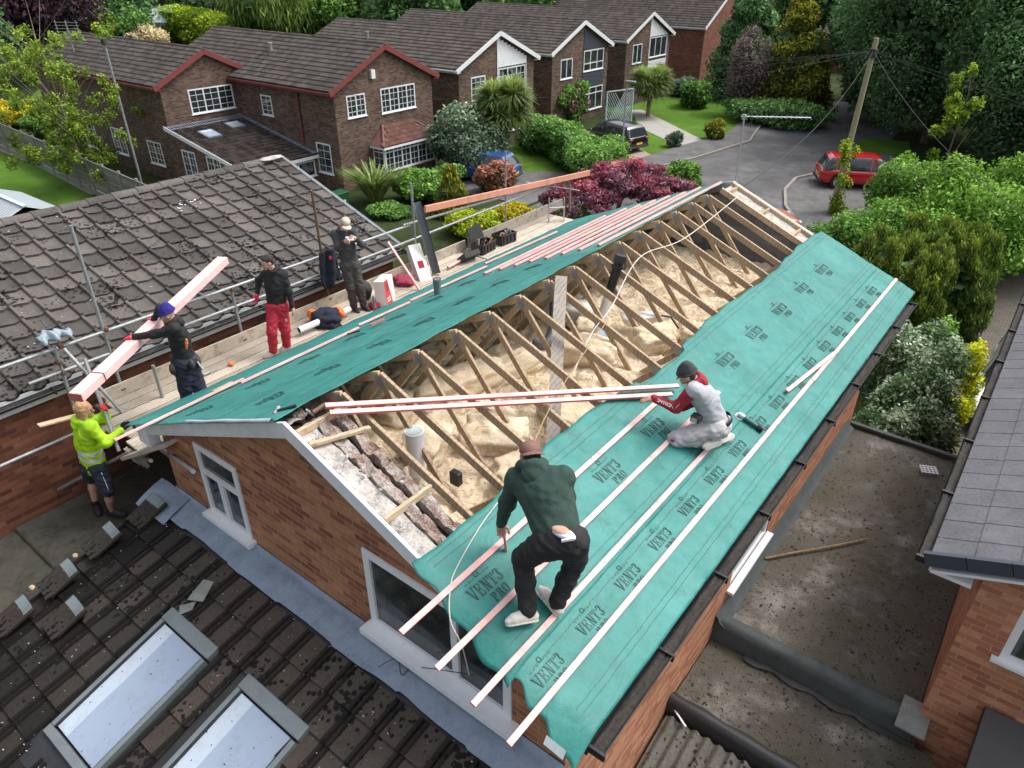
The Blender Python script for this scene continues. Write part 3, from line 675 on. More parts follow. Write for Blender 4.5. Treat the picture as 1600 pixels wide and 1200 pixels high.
# ------------------------------------------------------------------ glass wool
def wz(x, y):
    n = mnoise.noise(Vector((x * 1.3, y * 1.1, .3))) * .09 + mnoise.noise(Vector((x * 3.6, y * 3.1, 4))) * .06 + mnoise.noise(Vector((x * 9, y * 9, 8))) * .028 + mnoise.noise(Vector((x * 22, y * 22, 2))) * .010
    r = abs(mnoise.noise(Vector((x * 2.2 + 5, y * 2.0, 11)))); r = -.06 * max(0, 1 - r * 9)
    f = abs(mnoise.noise(Vector((x * 6.5, y * 5.5, 21)))); f2 = abs(mnoise.noise(Vector((x * 14, y * 13, 31))))
    return min(-1.22 + n * 1.15 + r + .028 * f + .012 * f2 + .008 * mnoise.noise(Vector((x * 45, y * 45, 3))), -SL * abs(x) - .13)
b = MB(); NX, NY = 250, 380
P = [[(lerp(-2.9, 2.9, i / NX), lerp(.58, 9.27, j / NY), wz(lerp(-2.9, 2.9, i / NX), lerp(.58, 9.27, j / NY))) for j in range(NY + 1)] for i in range(NX + 1)]
b.grid(P, sm=True); tag(b.build('loft_insulation', M['insul']), 'yellow glass wool quilt spread over the loft floor between the trusses', 'insulation', kind='stuff')
TUFT = True
def wool(x, y, lx, ly, lz, rz, tilt, seed, z=None):
    b = MB(); m = Matrix.Translation((x, y, (z if z is not None else wz(x, y)) + lz * .35)) @ Matrix.Rotation(rz, 4, 'Z') @ Matrix.Rotation(tilt, 4, 'X')
    nu, nv = 54, 36; P = []
    for i in range(nu + 1):
        row = []
        for j in range(nv + 1):
            a = 2 * math.pi * (i % nu) / nu; t = math.pi * j / nv - math.pi / 2; d = Vector((math.cos(t) * math.cos(a), math.cos(t) * math.sin(a), math.sin(t)))
            mx = max(abs(d.x), abs(d.y), abs(d.z)); d2 = d.lerp(d / mx, .62)
            k = 1 + .22 * mnoise.noise(d * 1.8 + Vector((seed, 0, 0))) + .10 * mnoise.noise(d * 4 + Vector((seed, 3, 0))) + .06 * mnoise.noise(d * 9) + .03 * mnoise.noise(d * 21)
            q = m @ Vector((d2.x * lx / 2 * k, d2.y * ly / 2 * k, d2.z * lz / 2 * k)); q.z = min(q.z, -SL * abs(q.x) - .12); row.append(q)
        P.append(row)
    b.grid(P, sm=True); return b.build('insulation_roll', M['insul'])
WL = [(.62, 2.15, .75, .5, .34, .5, .2, 'crumpled insulation wad in the second bay, torn open on top'), (.15, 1.55, .6, .45, .3, 1.9, .1, 'insulation wad slumped beside the white tube'),
      (-.5, 2.8, 1.3, .42, .34, 1.2, .1, 'long insulation piece lying under the left slope by the third truss'), (-.25, 3.7, 1.2, .4, .3, 1.45, 0, 'long rolled insulation piece in the fourth and fifth bays'),
      (.35, 4.4, .8, .45, .35, .4, .15, 'insulation bundle lying before the flexible duct'), (.9, 5.3, .6, .42, .34, 1.0, .3, 'insulation bundle right of the black flue foot'),
      (1.35, 5.9, .55, .4, .32, .3, .2, 'torn insulation lump right of the white tanks'), (1.62, 6.6, .45, .32, .42, .7, .5, 'dark creased insulation roll standing near the right membrane edge'),
      (1.3, 1.9, .8, .55, .26, .9, .05, 'flat folded insulation quilt near the green-hooded worker'), (1.15, 3.1, .9, .5, .22, .3, .1, 'flattened insulation quilt right of the leaning plank'),
      (-.9, 1.9, .7, .5, .3, .2, .2, 'insulation wad heaped against the left slope near the gable'), (.0, 5.0, .5, .35, .3, 2.1, .2, 'small insulation wad left of the flue base')]
for i, (x, y, lx, ly, lz, rz, tl, lb) in enumerate(WL):
    tag(wool(x, y, lx, ly, lz, rz, tl, i * 3.7), lb, 'insulation roll', 'loose insulation rolls in the loft')

# ------------------------------------------------------------------ membranes
def wr(x, y):
    k = (y - .66) / .585; sag = -.010 * abs(math.sin(math.pi * k))
    return max(.012, .024 + sag + .012 * mnoise.noise(Vector((x * 1.7, y * .8, 3))) + .007 * mnoise.noise(Vector((x * 6, y * 2.2, 9))) + .004 * mnoise.noise(Vector((x * 14 + y * 5, y * 3, 5))))
GL = {}
def glyphs():
    T = .26; S = .09
    def q(*p): return [p]
    V = [((.0, 1), (.22, 1), (.58, 0), (.42, 0)), ((.80, 1), (.90, 1), (.58, 0), (.50, .05)), ((-.06, 1.06), (.34, 1.06), (.34, .98), (-.06, .98)), ((.68, 1.06), (1.0, 1.06), (1.0, .98), (.68, .98))]
    def bar(x0, y0, x1, y1): return ((x0, y0), (x1, y0), (x1, y1), (x0, y1))
    E = [bar(.12, 0, .36, 1), bar(0, 0, .12, S), bar(0, 1 - S, .12, 1), bar(.36, 1 - S, .82, 1), bar(.36, 0, .85, S), bar(.36, .46, .66, .46 + S), bar(.74, .70, .82, 1 - S), bar(.77, S, .85, .32), bar(.58, .36, .66, .46), bar(.58, .55, .66, .66)]
    N = [bar(.12, 0, .22, 1), ((.10, 1), (.36, 1), (.86, 0), (.64, 0)), bar(.76, 0, .86, 1), bar(0, 0, .34, S * .9), bar(-.02, 1 - S, .10, 1), bar(.64, 1 - S, 1.0, 1.0)]
    Tt = [bar(.36, 0, .60, 1 - S), bar(.04, 1 - S, .92, 1), bar(.04, .70, .12, 1 - S), bar(.84, .70, .92, 1 - S), bar(.22, 0, .36, S), bar(.60, 0, .74, S)]
    def arc(cx, cy, rx, ry, a0, a1, w0, n=9, w1=None):
        r = []
        for k in range(n):
            a = lerp(a0, a1, k / n); c = lerp(a0, a1, (k + 1) / n); ww = lambda t: w0 * (.35 + .65 * abs(math.cos(t)))
            r.append(((cx + math.cos(a) * rx, cy + math.sin(a) * ry), (cx + math.cos(c) * rx, cy + math.sin(c) * ry), (cx + math.cos(c) * (rx - ww(c)), cy + math.sin(c) * (ry - S * .9)), (cx + math.cos(a) * (rx - ww(a)), cy + math.sin(a) * (ry - S * .9))))
        return r
    TH = arc(.42, .75, .36, .26, 2.6, -math.pi / 2, .24) + arc(.42, .27, .40, .28, math.pi / 2, -2.7, .26) + [bar(.04, .84, .2, .74), bar(.0, .18, .18, .28)]
    Pp = [bar(.12, 0, .36, 1), bar(0, 0, .50, S), bar(0, 1 - S, .12, 1)] + arc(.42, .72, .46, .28, math.pi / 2, -math.pi / 2, .25) + [bar(.36, .44, .44, .53), bar(.36, .91, .44, 1)]
    Rr = Pp[:2][:1] + [bar(0, 0, .46, S), bar(0, 1 - S, .12, 1)] + arc(.42, .74, .42, .26, math.pi / 2, -math.pi / 2, .24) + [bar(.36, .48, .44, .57), ((.44, .5), (.66, .5), (.96, 0), (.72, 0))]
    O = arc(.46, .5, .46, .52, 0, 2 * math.pi, .25, 20)
    GL.update({'V': V, 'E': E, 'N': N, 'T': Tt, '3': TH, 'P': Pp, 'R': Rr, 'O': O})
glyphs()
def put_text(mb, s, P, h, wd, gap=.10, mi=0):
    """P(a,b,lift) maps text coordinates (metres) to a point"""
    x = 0; k = 0
    for ch in s:
        for poly in GL[ch]:
            k += 1; n = 3; lift = .004 + (k % 7) * .0002
            (a, b_, c, d) = poly
            mb.face([P(x + px * wd, py * h, lift) for px, py in (a, b_, c, d)], mi)
        x += wd * (1 + gap)
    return x
def pr(sg):
    def f(x, y, o=0): return Vector((sg * x, y, -SL * x + wr(x, y) + o))
    return f
def stamp(mb, sg, cx, cy, h, mi=1, off=.0, logo=True):
    """print reads along +Y on the right slope with its top towards the ridge"""
    f = pr(sg)
    def P(a, b_, l): 
        return f(cx - b_ if sg > 0 else cx + b_, cy + a if sg > 0 else cy + a, l + off)
    put_text(mb, 'VENT3', P, h, h * .66, .12, mi)
    put_text(mb, 'PRO', lambda a, b_, l: P(a + h * 1.35, b_ - h * .95, l), h * .72, h * .56, .12, mi)
    if logo:
        n = 14
        for k in range(n):
            a0 = 2 * math.pi * k / n; a1 = 2 * math.pi * (k + .8) / n; r0, r1 = h * .17, h * .24
            mb.face([P(h * 1.75 + math.cos(t) * r, h * 1.55 + math.sin(t) * r, .004) for t, r in ((a0, r0), (a1, r0), (a1, r1), (a0, r1))], 2)
        for k in range(7): mb.face([P(h * (.3 + .42 * k) + u * h * .28, h * 1.30 + v * h * .10, .004) for u, v in ((0, 0), (1, 0), (.8, 1), (.1, 1))], 2)
def membrane(name, sg, xlo, xhi, y0, y1, label, off=0, nx=34, ny=240, flap=0, edge=None, stamps=(), lines=(), curl=0, h=.13):
    """xlo nearer ridge, xhi nearer eave"""
    b = MB(); P = []
    for i in range(nx + 1):
        row = []
        for j in range(ny + 1):
            y = lerp(y0, y1, j / ny)
            xl = edge(y) if edge else xlo; x = lerp(xl, xhi, i / nx)
            if y < 0: y *= .35 + .65 * i / nx + .10 * math.sin(i * .55)
            z = -SL * x + wr(x, y) + off
            yy = y
            if y < .0:
                fx = (0 - y); z -= fx * fx * 1.0 * flap + fx * .16 * flap * (1 + .8 * math.sin(x * 6.0)); yy = y
            row.append((sg * x, yy, z))
        P.append(row)
    if sg < 0: P = P[::-1]
    b.grid(P, 0)
    for cx, cy in stamps: stamp(b, sg, cx, cy, h, 1, off)
    f = pr(sg)
    for lx in lines:
        n = int((y1 - y0) / .06)
        for k in range(n):
            ya = max(0.02, y0) + k * .06; 
            if ya + .06 > y1: break
            xx = lx + .002 * math.sin(k * 1.3)
            if edge and xx < edge(ya) + .01: continue
            b.face([f(xx, ya, .003 + off), f(xx + .007, ya, .003 + off), f(xx + .007, ya + .048, .003 + off), f(xx, ya + .048, .003 + off)][::sg], 2)
    o = b.build(name, [M['teal'], M['teal_print'], M['teal_print_faint']])
    sdm = o.modifiers.new('thick', 'SOLIDIFY'); sdm.thickness = .003; sdm.offset = -1
    return tag(o, label, 'roofing membrane', 'teal breather membrane sheets on the roof')
def eR(y): return 1.60 - .06 * max(0, 1 - abs(y - 1.8) / 1.8) + .05 * math.sin(y * 1.9) * .6 + (.10 if 3.5 < y < 4.6 else 0) * .5 + .01 * math.sin(y * 9)
stA = [(2.13, .06 + .94 * k) for k in range(0, 10)]
stB = [(2.86, -.66 + .60 * k + .0) for k in range(1, 17)]
membrane('roofing_membrane', 1, 1.6, 2.66, -.22, 9.98, 'upper teal membrane sheet on the right slope under the two workers', .006, edge=eR, flap=.9, stamps=[s for s in stA if s[1] > -.3 and s[1] < 9.3], lines=(1.66, 1.72, 2.50, 2.56), h=.105)
membrane('roofing_membrane', 1, 2.52, 3.31, -.30, 10.02, 'lower teal membrane sheet running down to the black gutter', .0, flap=.8, stamps=[s for s in stB if -.25 < s[1] < 9.4], lines=(2.72, 3.12, 3.17), h=.092)
def eL(y):
    base = .09 + .10 * math.exp(-((y - .2) / .5) ** 2) * 0
    return max(-.0, base + .05 * math.sin(math.pi * (y - .66) / .585) ** 2 - (.08 if y > 4.9 else 0) * 0 + .02 * math.sin(y * 3))
stL = [(1.05, .9 + .95 * k) for k in range(5)]
membrane('roofing_membrane', -1, .1, 1.30, -.05, 9.76, 'top teal membrane sheet of the left slope along the open ridge', .010, edge=eL, stamps=[(.95, .35 + .75 * k) for k in range(7)], lines=(.5, 1.2), h=.085)
membrane('roofing_membrane', -1, 1.2, 2.42, -.07, 9.78, 'middle teal membrane sheet of the left slope under the batten bundle', .004, stamps=[(2.0, .1 + .75 * k) for k in range(7)], lines=(1.45, 2.32), h=.085, flap=.3)
membrane('roofing_membrane', -1, 2.34, 3.36, -.10, 9.80, 'bottom teal membrane sheet of the left slope beside the scaffold', -.002, lines=(2.6, 3.2), flap=.5)
# curled white underside at the near verge of the left slope
b = MB(); P = []
for i in range(60):
    x = lerp(.10, 1.75, i / 59); row = []
    for k in range(10):
        a = -math.pi / 2 + k * .52; r = .020 + .012 * mnoise.noise(Vector((x * 2, 0, 5)))
        row.append((-x, -.055 + math.sin(a) * r - .02 * mnoise.noise(Vector((x * 2.5, 0, 2))), -SL * x + .045 + math.cos(a) * r))
    P.append(row)
b.grid(P); tag(b.build('membrane_curl', M['felt_white']), 'rolled-back white underside of membrane lying along the near left verge', 'membrane offcut')
b = MB(); b.grid([[(3.06 + .05 * i, -.31 + .012 * i + .02 * j, -SL * (3.06 + .05 * i) - .07 + .03 * j - .01 * i) for j in range(3)] for i in range(4)]); tag(b.build('membrane_corner', M['felt_white']), 'folded white corner of membrane at the gutter end', 'membrane offcut')

# ------------------------------------------------------------------ battens
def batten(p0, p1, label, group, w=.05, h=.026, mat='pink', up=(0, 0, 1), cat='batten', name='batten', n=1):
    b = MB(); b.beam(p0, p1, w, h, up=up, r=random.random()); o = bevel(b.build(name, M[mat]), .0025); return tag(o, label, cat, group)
UPR = (SL, 0, 1); UPL = (-SL, 0, 1)
def onr(x, y, o=.042): return Vector((x, y, -SL * x + o))
def onl(x, y, o=.04): return Vector((-x, y, -SL * x + o))
G = 'pink roofing battens laid along the right slope'
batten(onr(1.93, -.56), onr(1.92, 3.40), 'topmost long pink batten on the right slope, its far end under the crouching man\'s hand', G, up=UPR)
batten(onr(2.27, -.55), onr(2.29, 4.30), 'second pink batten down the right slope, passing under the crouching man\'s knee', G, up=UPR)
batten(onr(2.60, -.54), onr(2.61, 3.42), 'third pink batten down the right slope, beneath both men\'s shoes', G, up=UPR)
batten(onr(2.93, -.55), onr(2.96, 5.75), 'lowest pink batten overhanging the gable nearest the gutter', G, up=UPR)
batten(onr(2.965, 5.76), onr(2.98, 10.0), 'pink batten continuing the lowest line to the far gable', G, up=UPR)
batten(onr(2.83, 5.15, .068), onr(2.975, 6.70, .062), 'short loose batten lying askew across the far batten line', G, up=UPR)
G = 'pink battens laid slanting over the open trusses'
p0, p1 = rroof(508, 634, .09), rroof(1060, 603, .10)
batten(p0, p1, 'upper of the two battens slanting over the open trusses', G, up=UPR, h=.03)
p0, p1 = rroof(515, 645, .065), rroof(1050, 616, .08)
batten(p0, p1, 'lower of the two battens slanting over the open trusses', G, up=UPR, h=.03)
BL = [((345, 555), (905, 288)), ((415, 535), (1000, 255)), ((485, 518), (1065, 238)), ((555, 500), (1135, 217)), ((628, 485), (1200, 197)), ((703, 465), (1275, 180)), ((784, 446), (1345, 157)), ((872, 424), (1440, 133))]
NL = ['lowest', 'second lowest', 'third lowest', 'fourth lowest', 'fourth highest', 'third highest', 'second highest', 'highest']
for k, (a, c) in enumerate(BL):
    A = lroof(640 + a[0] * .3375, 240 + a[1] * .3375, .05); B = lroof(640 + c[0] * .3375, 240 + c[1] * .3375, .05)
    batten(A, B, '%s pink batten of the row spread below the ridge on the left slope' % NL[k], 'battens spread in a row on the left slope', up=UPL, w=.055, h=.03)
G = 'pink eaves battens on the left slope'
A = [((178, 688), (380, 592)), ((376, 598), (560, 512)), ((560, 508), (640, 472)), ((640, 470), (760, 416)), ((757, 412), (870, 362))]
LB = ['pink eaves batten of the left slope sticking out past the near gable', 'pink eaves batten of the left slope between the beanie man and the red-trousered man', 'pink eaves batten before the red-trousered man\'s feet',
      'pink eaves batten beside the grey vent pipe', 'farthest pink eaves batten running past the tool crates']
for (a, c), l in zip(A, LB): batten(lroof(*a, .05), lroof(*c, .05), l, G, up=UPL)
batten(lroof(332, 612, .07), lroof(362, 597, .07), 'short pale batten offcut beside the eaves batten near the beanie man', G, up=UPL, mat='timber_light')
batten(lroof(578, 508, .075), lroof(600, 499, .075), 'red batten offcut lying across the eaves batten', G, up=UPL, mat='pink_dark')
#@@PART3
# ================================================================== LOW SKYLIGHT ROOF in front of the gable
T16 = math.tan(rad(16)); SY0, SZ0 = .15, -2.35
def sr(x, y, o=0.0): return Vector((x, y, SZ0 - (SY0 - y) * T16 + o))
def srp(px, py, o=0): return atpl(px, py, (0, -T16, 1), SZ0 - T16 * SY0 + o)
EXT = thing('rear_extension', 'blackened tiled lean-to roof with skylights below the gable wall', 'extension', (0, -2, -4.4))
sv_ = Vector((0, -1, -T16)).normalized()
b = MB(); rng = random.Random(11)
SK = [(-1.47, -.60, -.84, -2.32), (-.09, .84, -.83, -2.5), (1.36, 2.25, -.88, -2.5)]
def keep(cx, cy, ny=16, ga=.335, y_top=-.20):
    # cx from right edge, cy measured upslope from the bottom
    x = -3.14 + cx; y = -5.3 * 0 + (-.215 - (ny * ga - cy) * math.cos(rad(16)))
    for a, c, t, bt in SK:
        if a - .05 < x < c + .05 and bt - .1 < y < t + .12: return False
    return True
u = Vector((1, 0, 0)); v = Vector((0, 1, T16)).normalized(); ny = 16; ga = .335
o = sr(-3.14, -.215, .0) - v * (ny * ga)
tile_roof(b, o, u, v, 20, ny, .323, ga, [(0, .0), (.018, .026), (.05, .026), (.062, 0), (.262, 0), (.274, .024), (.306, .024), (.318, 0)], rollk=.15, lift=.040, thick=.046, jit=.008, rng=rng, keep=keep, rf=lambda cx, cy, r: min(1.6, r * .55 + max(0, (cy / (ny * ga) - .60)) * 3.2 * min(1, max(0, (cx - .5) / 1.2))))
b.build('roof_tiles', M['tile_black'], EXT)
b = MB(); b.hexa([sr(-3.2, -5, -.14), sr(3.3, -5, -.14), sr(3.3, .14, -.14), sr(-3.2, .14, -.14), sr(-3.2, -5, -.02), sr(3.3, -5, -.02), sr(3.3, .14, -.02), sr(-3.2, .14, -.02)]); b.build('roof_deck', M['felt_dark'], EXT)
b = MB(); b.box((-3.16, -4.9, GZ), (3.2, .1, -4.0)); b.build('wall', M['brick_left'], EXT)
# lead apron flashing with ripples
b = MB(); P = []
for i in range(150):
    x = lerp(-3.0, 3.2, i / 149); row = [(x, YN - .012, SZ0 + .05)]
    row.append((x, YN - .03, SZ0 + .033))
    for k in range(9):
        y = lerp(.10, -.20 + .03 * mnoise.noise(Vector((x * 1.2, 0, 4))) + (.018 * (int((x + 5) / .9) % 2)), k / 8)
        lap = .010 * (((x + 5) / 1.25) % 1); row.append(sr(x, y, .032 + .012 * mnoise.noise(Vector((x * 4.5, y * 5, 1))) * (k / 8 + .3) + lap * (k > 0)))
    P.append(row)
b.grid(P); b.build('lead_flashing', M['lead'], EXT)
b = MB(); b.grid([[sr(-3.3 + .22 * i + .02 * j, .12 - .14 * j, .05 + .02 * math.sin(i * 2 + j)) for j in range(4)] for i in range(4)]); b.build('lead_flashing', M['lead'], EXT)
def skylight(k, lab):
    x0, x1, yt, yb = SK[k]; t = thing('skylight', lab, 'skylight', sr((x0 + x1) / 2, (yt + yb) / 2), group='skylights in the black tiled roof')
    n = Vector((0, -T16, 1)).normalized(); dv = Vector((0, -1, -T16)).normalized()
    L = (yt - yb) / math.cos(rad(16)); W = x1 - x0; o = sr(x0, yt, -.02)
    def bx(a, w_, d0, l_, h0, h1, name, mat, bev=.006):
        b = MB(); b.obox(o + Vector((a, 0, 0)) + dv * d0 + n * h0, Vector((w_, 0, 0)), n * (h1 - h0), dv * l_); return bevel(b.build(name, M[mat], t), bev, 2)
    bx(0, W, 0, .15, 0, .095, 'top_hood', 'frame_grey', .012); bx(0, .055, .152, L - .24, 0, .08, 'frame_side', 'frame_grey'); bx(W - .055, .055, .152, L - .24, 0, .08, 'frame_side', 'frame_grey') if False else bx(W - .055, .055, .172, L - .26, 0, .10, 'frame_side', 'frame_grey')
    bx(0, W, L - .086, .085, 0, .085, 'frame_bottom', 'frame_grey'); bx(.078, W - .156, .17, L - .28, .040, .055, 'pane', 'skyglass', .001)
    bx(.057, .02, .175, L - .27, .03, .078, 'seal', 'black_plastic', .001); bx(W - .077, .02, .175, L - .27, .03, .078, 'seal', 'black_plastic', .001)
    b = MB()
    for (a0, a1, d0, d1) in ((-.12, -.004, -.1, L + .1), (W + .004, W + .12, -.1, L + .1), (-.12, W + .12, -.14, -.003)):
        b.obox(o + Vector((a0, 0, 0)) + dv * d0 + n * .012, Vector((a1 - a0, 0, 0)), n * .012, dv * (d1 - d0))
    b.obox(o + Vector((-.1, 0, 0)) + dv * (L + .002) + n * .02, Vector((W + .2, 0, 0)), n * .015, dv * .28)
    b.build('flashing_tray', M['felt_dark'], t)
    return t
skylight(0, 'long grey-framed skylight nearest the green-striped mess of lifted tiles'); skylight(1, 'grey-framed skylight in the middle, speckled with dirt'); skylight(2, 'skylight whose top corner only shows at the bottom of the frame')
bpy.data.objects['skylight']['label'] = 'grey-framed skylight shown almost whole at the lower left'
# lifted tiles down the ragged left edge
LT = [(-2.95, -.30, .5, .03, 'lifted roof tile lying nearest the lead flashing'), (-3.02, -.86, .2, .1, 'lifted roof tile with a wet shiny end beside the labourer\'s shoe'), (-2.98, -1.42, .18, .11, 'lifted roof tile with a wet shiny end, second down the ragged edge'),
      (-2.45, -1.62, .25, .07, 'lifted roof tile lying inboard of the ragged edge'), (-3.0, -1.95, .2, .1, 'lifted roof tile at the left border of the picture')]
for (x, y, rz, oz, lb) in LT:
    t = thing('lifted_tile', lb, 'roof tile', sr(x, y, .03 + oz), group='tiles lifted along the ragged edge', mat=Matrix.Translation(sr(x, y, .05 + oz * .8)) @ Matrix.Rotation(rad(16), 4, 'X') @ Matrix.Rotation(rad(-8) + rz * .3, 4, 'Z') @ Matrix.Rotation(rad(5), 4, 'X'))
    b = MB(); P = [[(s, yy, h + .006 * mnoise.noise(Vector((s * 9, yy * 9, x)))) for yy in (-.21, -.1, 0, .1, .21)] for s, h in [(-.165, 0), (-.165, .02), (-.14, .034), (-.11, .034), (-.09, .02), (.10, .02), (.12, .034), (.15, .034), (.165, .02), (.165, 0)]]
    b.grid(P[::-1], sm=False); b.box((-.16, -.205, -.02), (.16, .205, .002)); b.build('tile_body', M['tile_black'], t, local=True)
    b = MB(); b.grid([[(s, yy, h + .003) for yy in (.10, .208)] for s, h in [(-.16, .021), (-.14, .036), (-.11, .036), (-.09, .022), (.10, .022), (.12, .036), (.15, .036)]][::-1]); b.build('wet_end_sheen', M['frame_grey'], t, local=True)  # pale grey strip paints the whitish reflection on the wet tile end
# mortar-filled pale block abutment and slab next to it
b = MB(); P = [[(lerp(-3.12, -5.38, i / 30), lerp(-5.0, 1.6, j / 90), -3.02 - .42 * min(1, i / 6) + .022 * mnoise.noise(Vector((i * .4, j * .4, 1)))) for j in range(91)] for i in range(31)]
b.grid(P[::-1]); tag(b.build('concrete_path', M['slab_moss']), kind='structure')
b = MB(); b.box((-3.22, -4.9, -3.2), (-3.15, .1, -2.9)); tag(b.build('edge_board', M['felt_dark']), 'dark wet edge board under the ragged tiles', 'roof edge')
rng = random.Random(4)
for k, (px, py) in enumerate([(152, 838), (118, 868), (88, 893), (50, 918), (16, 952)]):
    p = srp(px, py, .02); b = MB(); b.ball(p, .045, .03, .02, disp=lambda d: .3 * mnoise.noise(d * 3 + Vector((k, 0, 0)))); tag(b.build('mortar_lump', M['timber_light']), 'yellowish foam lump along the ragged tile edge', 'lump', 'foam lumps along the ragged edge')
# torn bit of felt on tiles
for (pts, lb) in [([(318, 905), (334, 909), (317, 940), (292, 937), (305, 920)], 'larger torn pale felt scrap on the black tiles'), ([(281, 946), (306, 940), (300, 953), (279, 961)], 'smaller torn pale felt scrap on the black tiles')]:
    b = MB(); n_ = Vector((0, -T16, 1)).normalized(); q = [srp(x, y, .06 + .02 * (i % 2)) for i, (x, y) in enumerate(pts)]
    b.face(q[::-1]); o = b.build('felt_scrap', M['slab']); sm_ = o.modifiers.new('t', 'SOLIDIFY'); sm_.thickness = .006; tag(o, lb, 'felt scrap')
b = MB()
for k in range(420):
    x, y = rng.uniform(-3, 3), rng.uniform(-3.2, -.2); s = rng.uniform(.004, .016)
    if any(a < x < c and bt < y < t_ for a, c, t_, bt in SK): continue
    p = sr(x, y, .032 + s * .3); b.obox(p, Vector((s, s * rng.uniform(-.5, .5), 0)), Vector((0, s * .7, 0)), (0, 0, s * .4))
tag(b.build('grit', M['dust']), 'pale crumbs of mortar littering the black tiles', 'debris', kind='stuff')

# ================================================================== FLAT ROOFS between the houses
def slabroof(name, x0, x1, y0, y1, z, lab, mat='flat', ht=.25, n=40, amp=.02):
    t = thing(name, lab, 'flat roof', ((x0 + x1) / 2, (y0 + y1) / 2, z - ht))
    b = MB(); b.grid([[(lerp(x0, x1, i / n), lerp(y0, y1, j / n), z + amp * mnoise.noise(Vector((i * .12, j * .12, z)))) for j in range(n + 1)] for i in range(n + 1)]); b.build('felt_surface', M[mat], t)
    b = MB(); b.box((x0, y0, z - ht), (x1, y1, z - .03)); b.build('roof_slab', M['felt_dark'], t)
    return t
FR = slabroof('flat_roof', 3.0, 5.32, 3.78, 9.25, -3.78, 'larger mossy felt flat roof between the two houses')
b = MB(); P = []
for i in range(50):
    x = lerp(2.99, 5.34, i / 49); wv = .012 * mnoise.noise(Vector((x * 3, 0, 1))); P.append([(x, 3.58 + wv, -4.05), (x, 3.60 + wv, -3.80), (x, 3.63, -3.715), (x, 3.70, -3.70), (x, 3.78, -3.72), (x, 3.84, -3.775)])
b.grid(P); b.build('upstand', M['felt'], FR)
b = MB(); P = [[(2.985, lerp(3.6, 9.2, i / 60), -3.62), (3.01, lerp(3.6, 9.2, i / 60), -3.64), (3.05, lerp(3.6, 9.2, i / 60), -3.72), (3.13 + .015 * mnoise.noise(Vector((i * .3, 0, 0))), lerp(3.6, 9.2, i / 60), -3.768)] for i in range(61)]
b.grid(P); b.build('upstand', M['felt'], FR)
b = MB(); b.beam((3.0, 9.28, -3.74), (5.0, 9.28, -3.74), .10, .09); bevel(b.build('upstand', M['felt'], FR), .02, 2)
b = MB(); b.box((3.0, 3.6, GZ), (5.32, 9.2, -4.1)); b.build('wall', M['brick_main'], FR)
FR2 = slabroof('flat_roof', 3.0, 5.6, 2.52, 3.57, -4.02, 'smaller lower strip of mossy felt flat roof')
b = MB(); P = []
for i in range(50):
    x = lerp(2.99, 5.6, i / 49); P.append([(x, 2.36, -4.3), (x, 2.38, -4.0), (x, 2.42, -3.93), (x, 2.50, -3.93), (x, 2.57 + .02 * mnoise.noise(Vector((x * 4, 2, 1))), -4.0)])
b.grid(P); b.build('upstand', M['felt_dark'], FR2)
b = MB(); P = []
for i in range(60):
    x = lerp(3.45, 5.4, i / 59); wv = .11 * abs(mnoise.noise(Vector((x * 2.1, 0, 6)))) + .03 * abs(mnoise.noise(Vector((x * 9, 0, 6)))) + .03; P.append([(x, 3.575, -3.975), (x, 3.575 - wv, -3.995)])
b.grid(P[::-1]); b.build('damp_patch', M['felt_dark'], FR2)
b = MB(); b.box((3.0, 2.5, GZ), (5.6, 3.56, -4.3)); b.build('wall', M['brick_main'], FR2)
# corrugated lean-to beyond
CR = thing('corrugated_lean_to', 'mossy corrugated lean-to roof at the bottom edge beside the orange wall', 'lean-to', (4.2, 1.2, -4.6))
b = MB(); P = []
for i in range(160):
    x = lerp(3.02, 5.8, i / 159); h = .028 * math.sin(x * 2 * math.pi / .146); P.append([(x, y, -4.12 + (y - 2.3) * .22 + h + .01 * mnoise.noise(Vector((x * 3, y * 3, 0)))) for y in (-.5, .2, .9, 1.6, 2.33)])
b.grid(P); b.build('corrugated_sheet', tilemat('lichened_asbestos_sheet', (.12, .115, .10), (.07, .075, .03), .55, rnd=.1), CR)
b = MB(); b.beam((3.02, 2.42, -4.04), (3.28, 2.28, -4.06), .02, .012); tag(b.build('plastic_strip', M['white']), 'thin white plastic strip by the orange wall', 'strip')
b = MB(); b.box((5.14, 3.46, -3.73), (5.44, 3.93, -3.695)); o = bevel(b.build('paving_slab', M['slab']), .006); tag(o, 'square pale paving slab lying over the corner of the felt upstand', 'paving slab')
b = MB(); q = [atz(1436, 728, -3.74), atz(1462, 731, -3.74), atz(1468, 741, -3.74), atz(1440, 739, -3.74)]
u1, u2 = (q[1] - q[0]), (q[3] - q[0])
for k in range(5):
    b.obox(q[0] + u1 * (k / 4.4), u1 * .08, u2, (0, 0, .015)); 
for k in range(4): b.obox(q[0] + u2 * (k / 3.3) + Vector((0, 0, .016)), u1, u2 * .1, (0, 0, .01))
tag(b.build('vent_grate', M['white']), 'small white plastic grate lying on the felt roof', 'grate')
b = MB(); A, B = atz(1195, 873, -3.73), atz(1355, 843, -3.73); pts = [A.lerp(B, k / 8) + Vector((0, .01 * math.sin(k * .9), .004)) for k in range(9)]
b.tube(pts, [.018] + [.016] * 7 + [.013]); tag(b.build('broomstick', M['handle']), 'wooden pole lying across the felt flat roof', 'pole')
rng = random.Random(8); b = MB()
for k in range(150):
    x, y = rng.uniform(3.1, 5.3), rng.uniform(2.6, 9); z = -3.765 if y > 3.85 else -4.0
    if 3.5 < y < 3.9: continue
    s = rng.uniform(.006, .02) ; b.ball((x, y, z + .002), s, s * .8, s * .5, nu=6, nv=4)
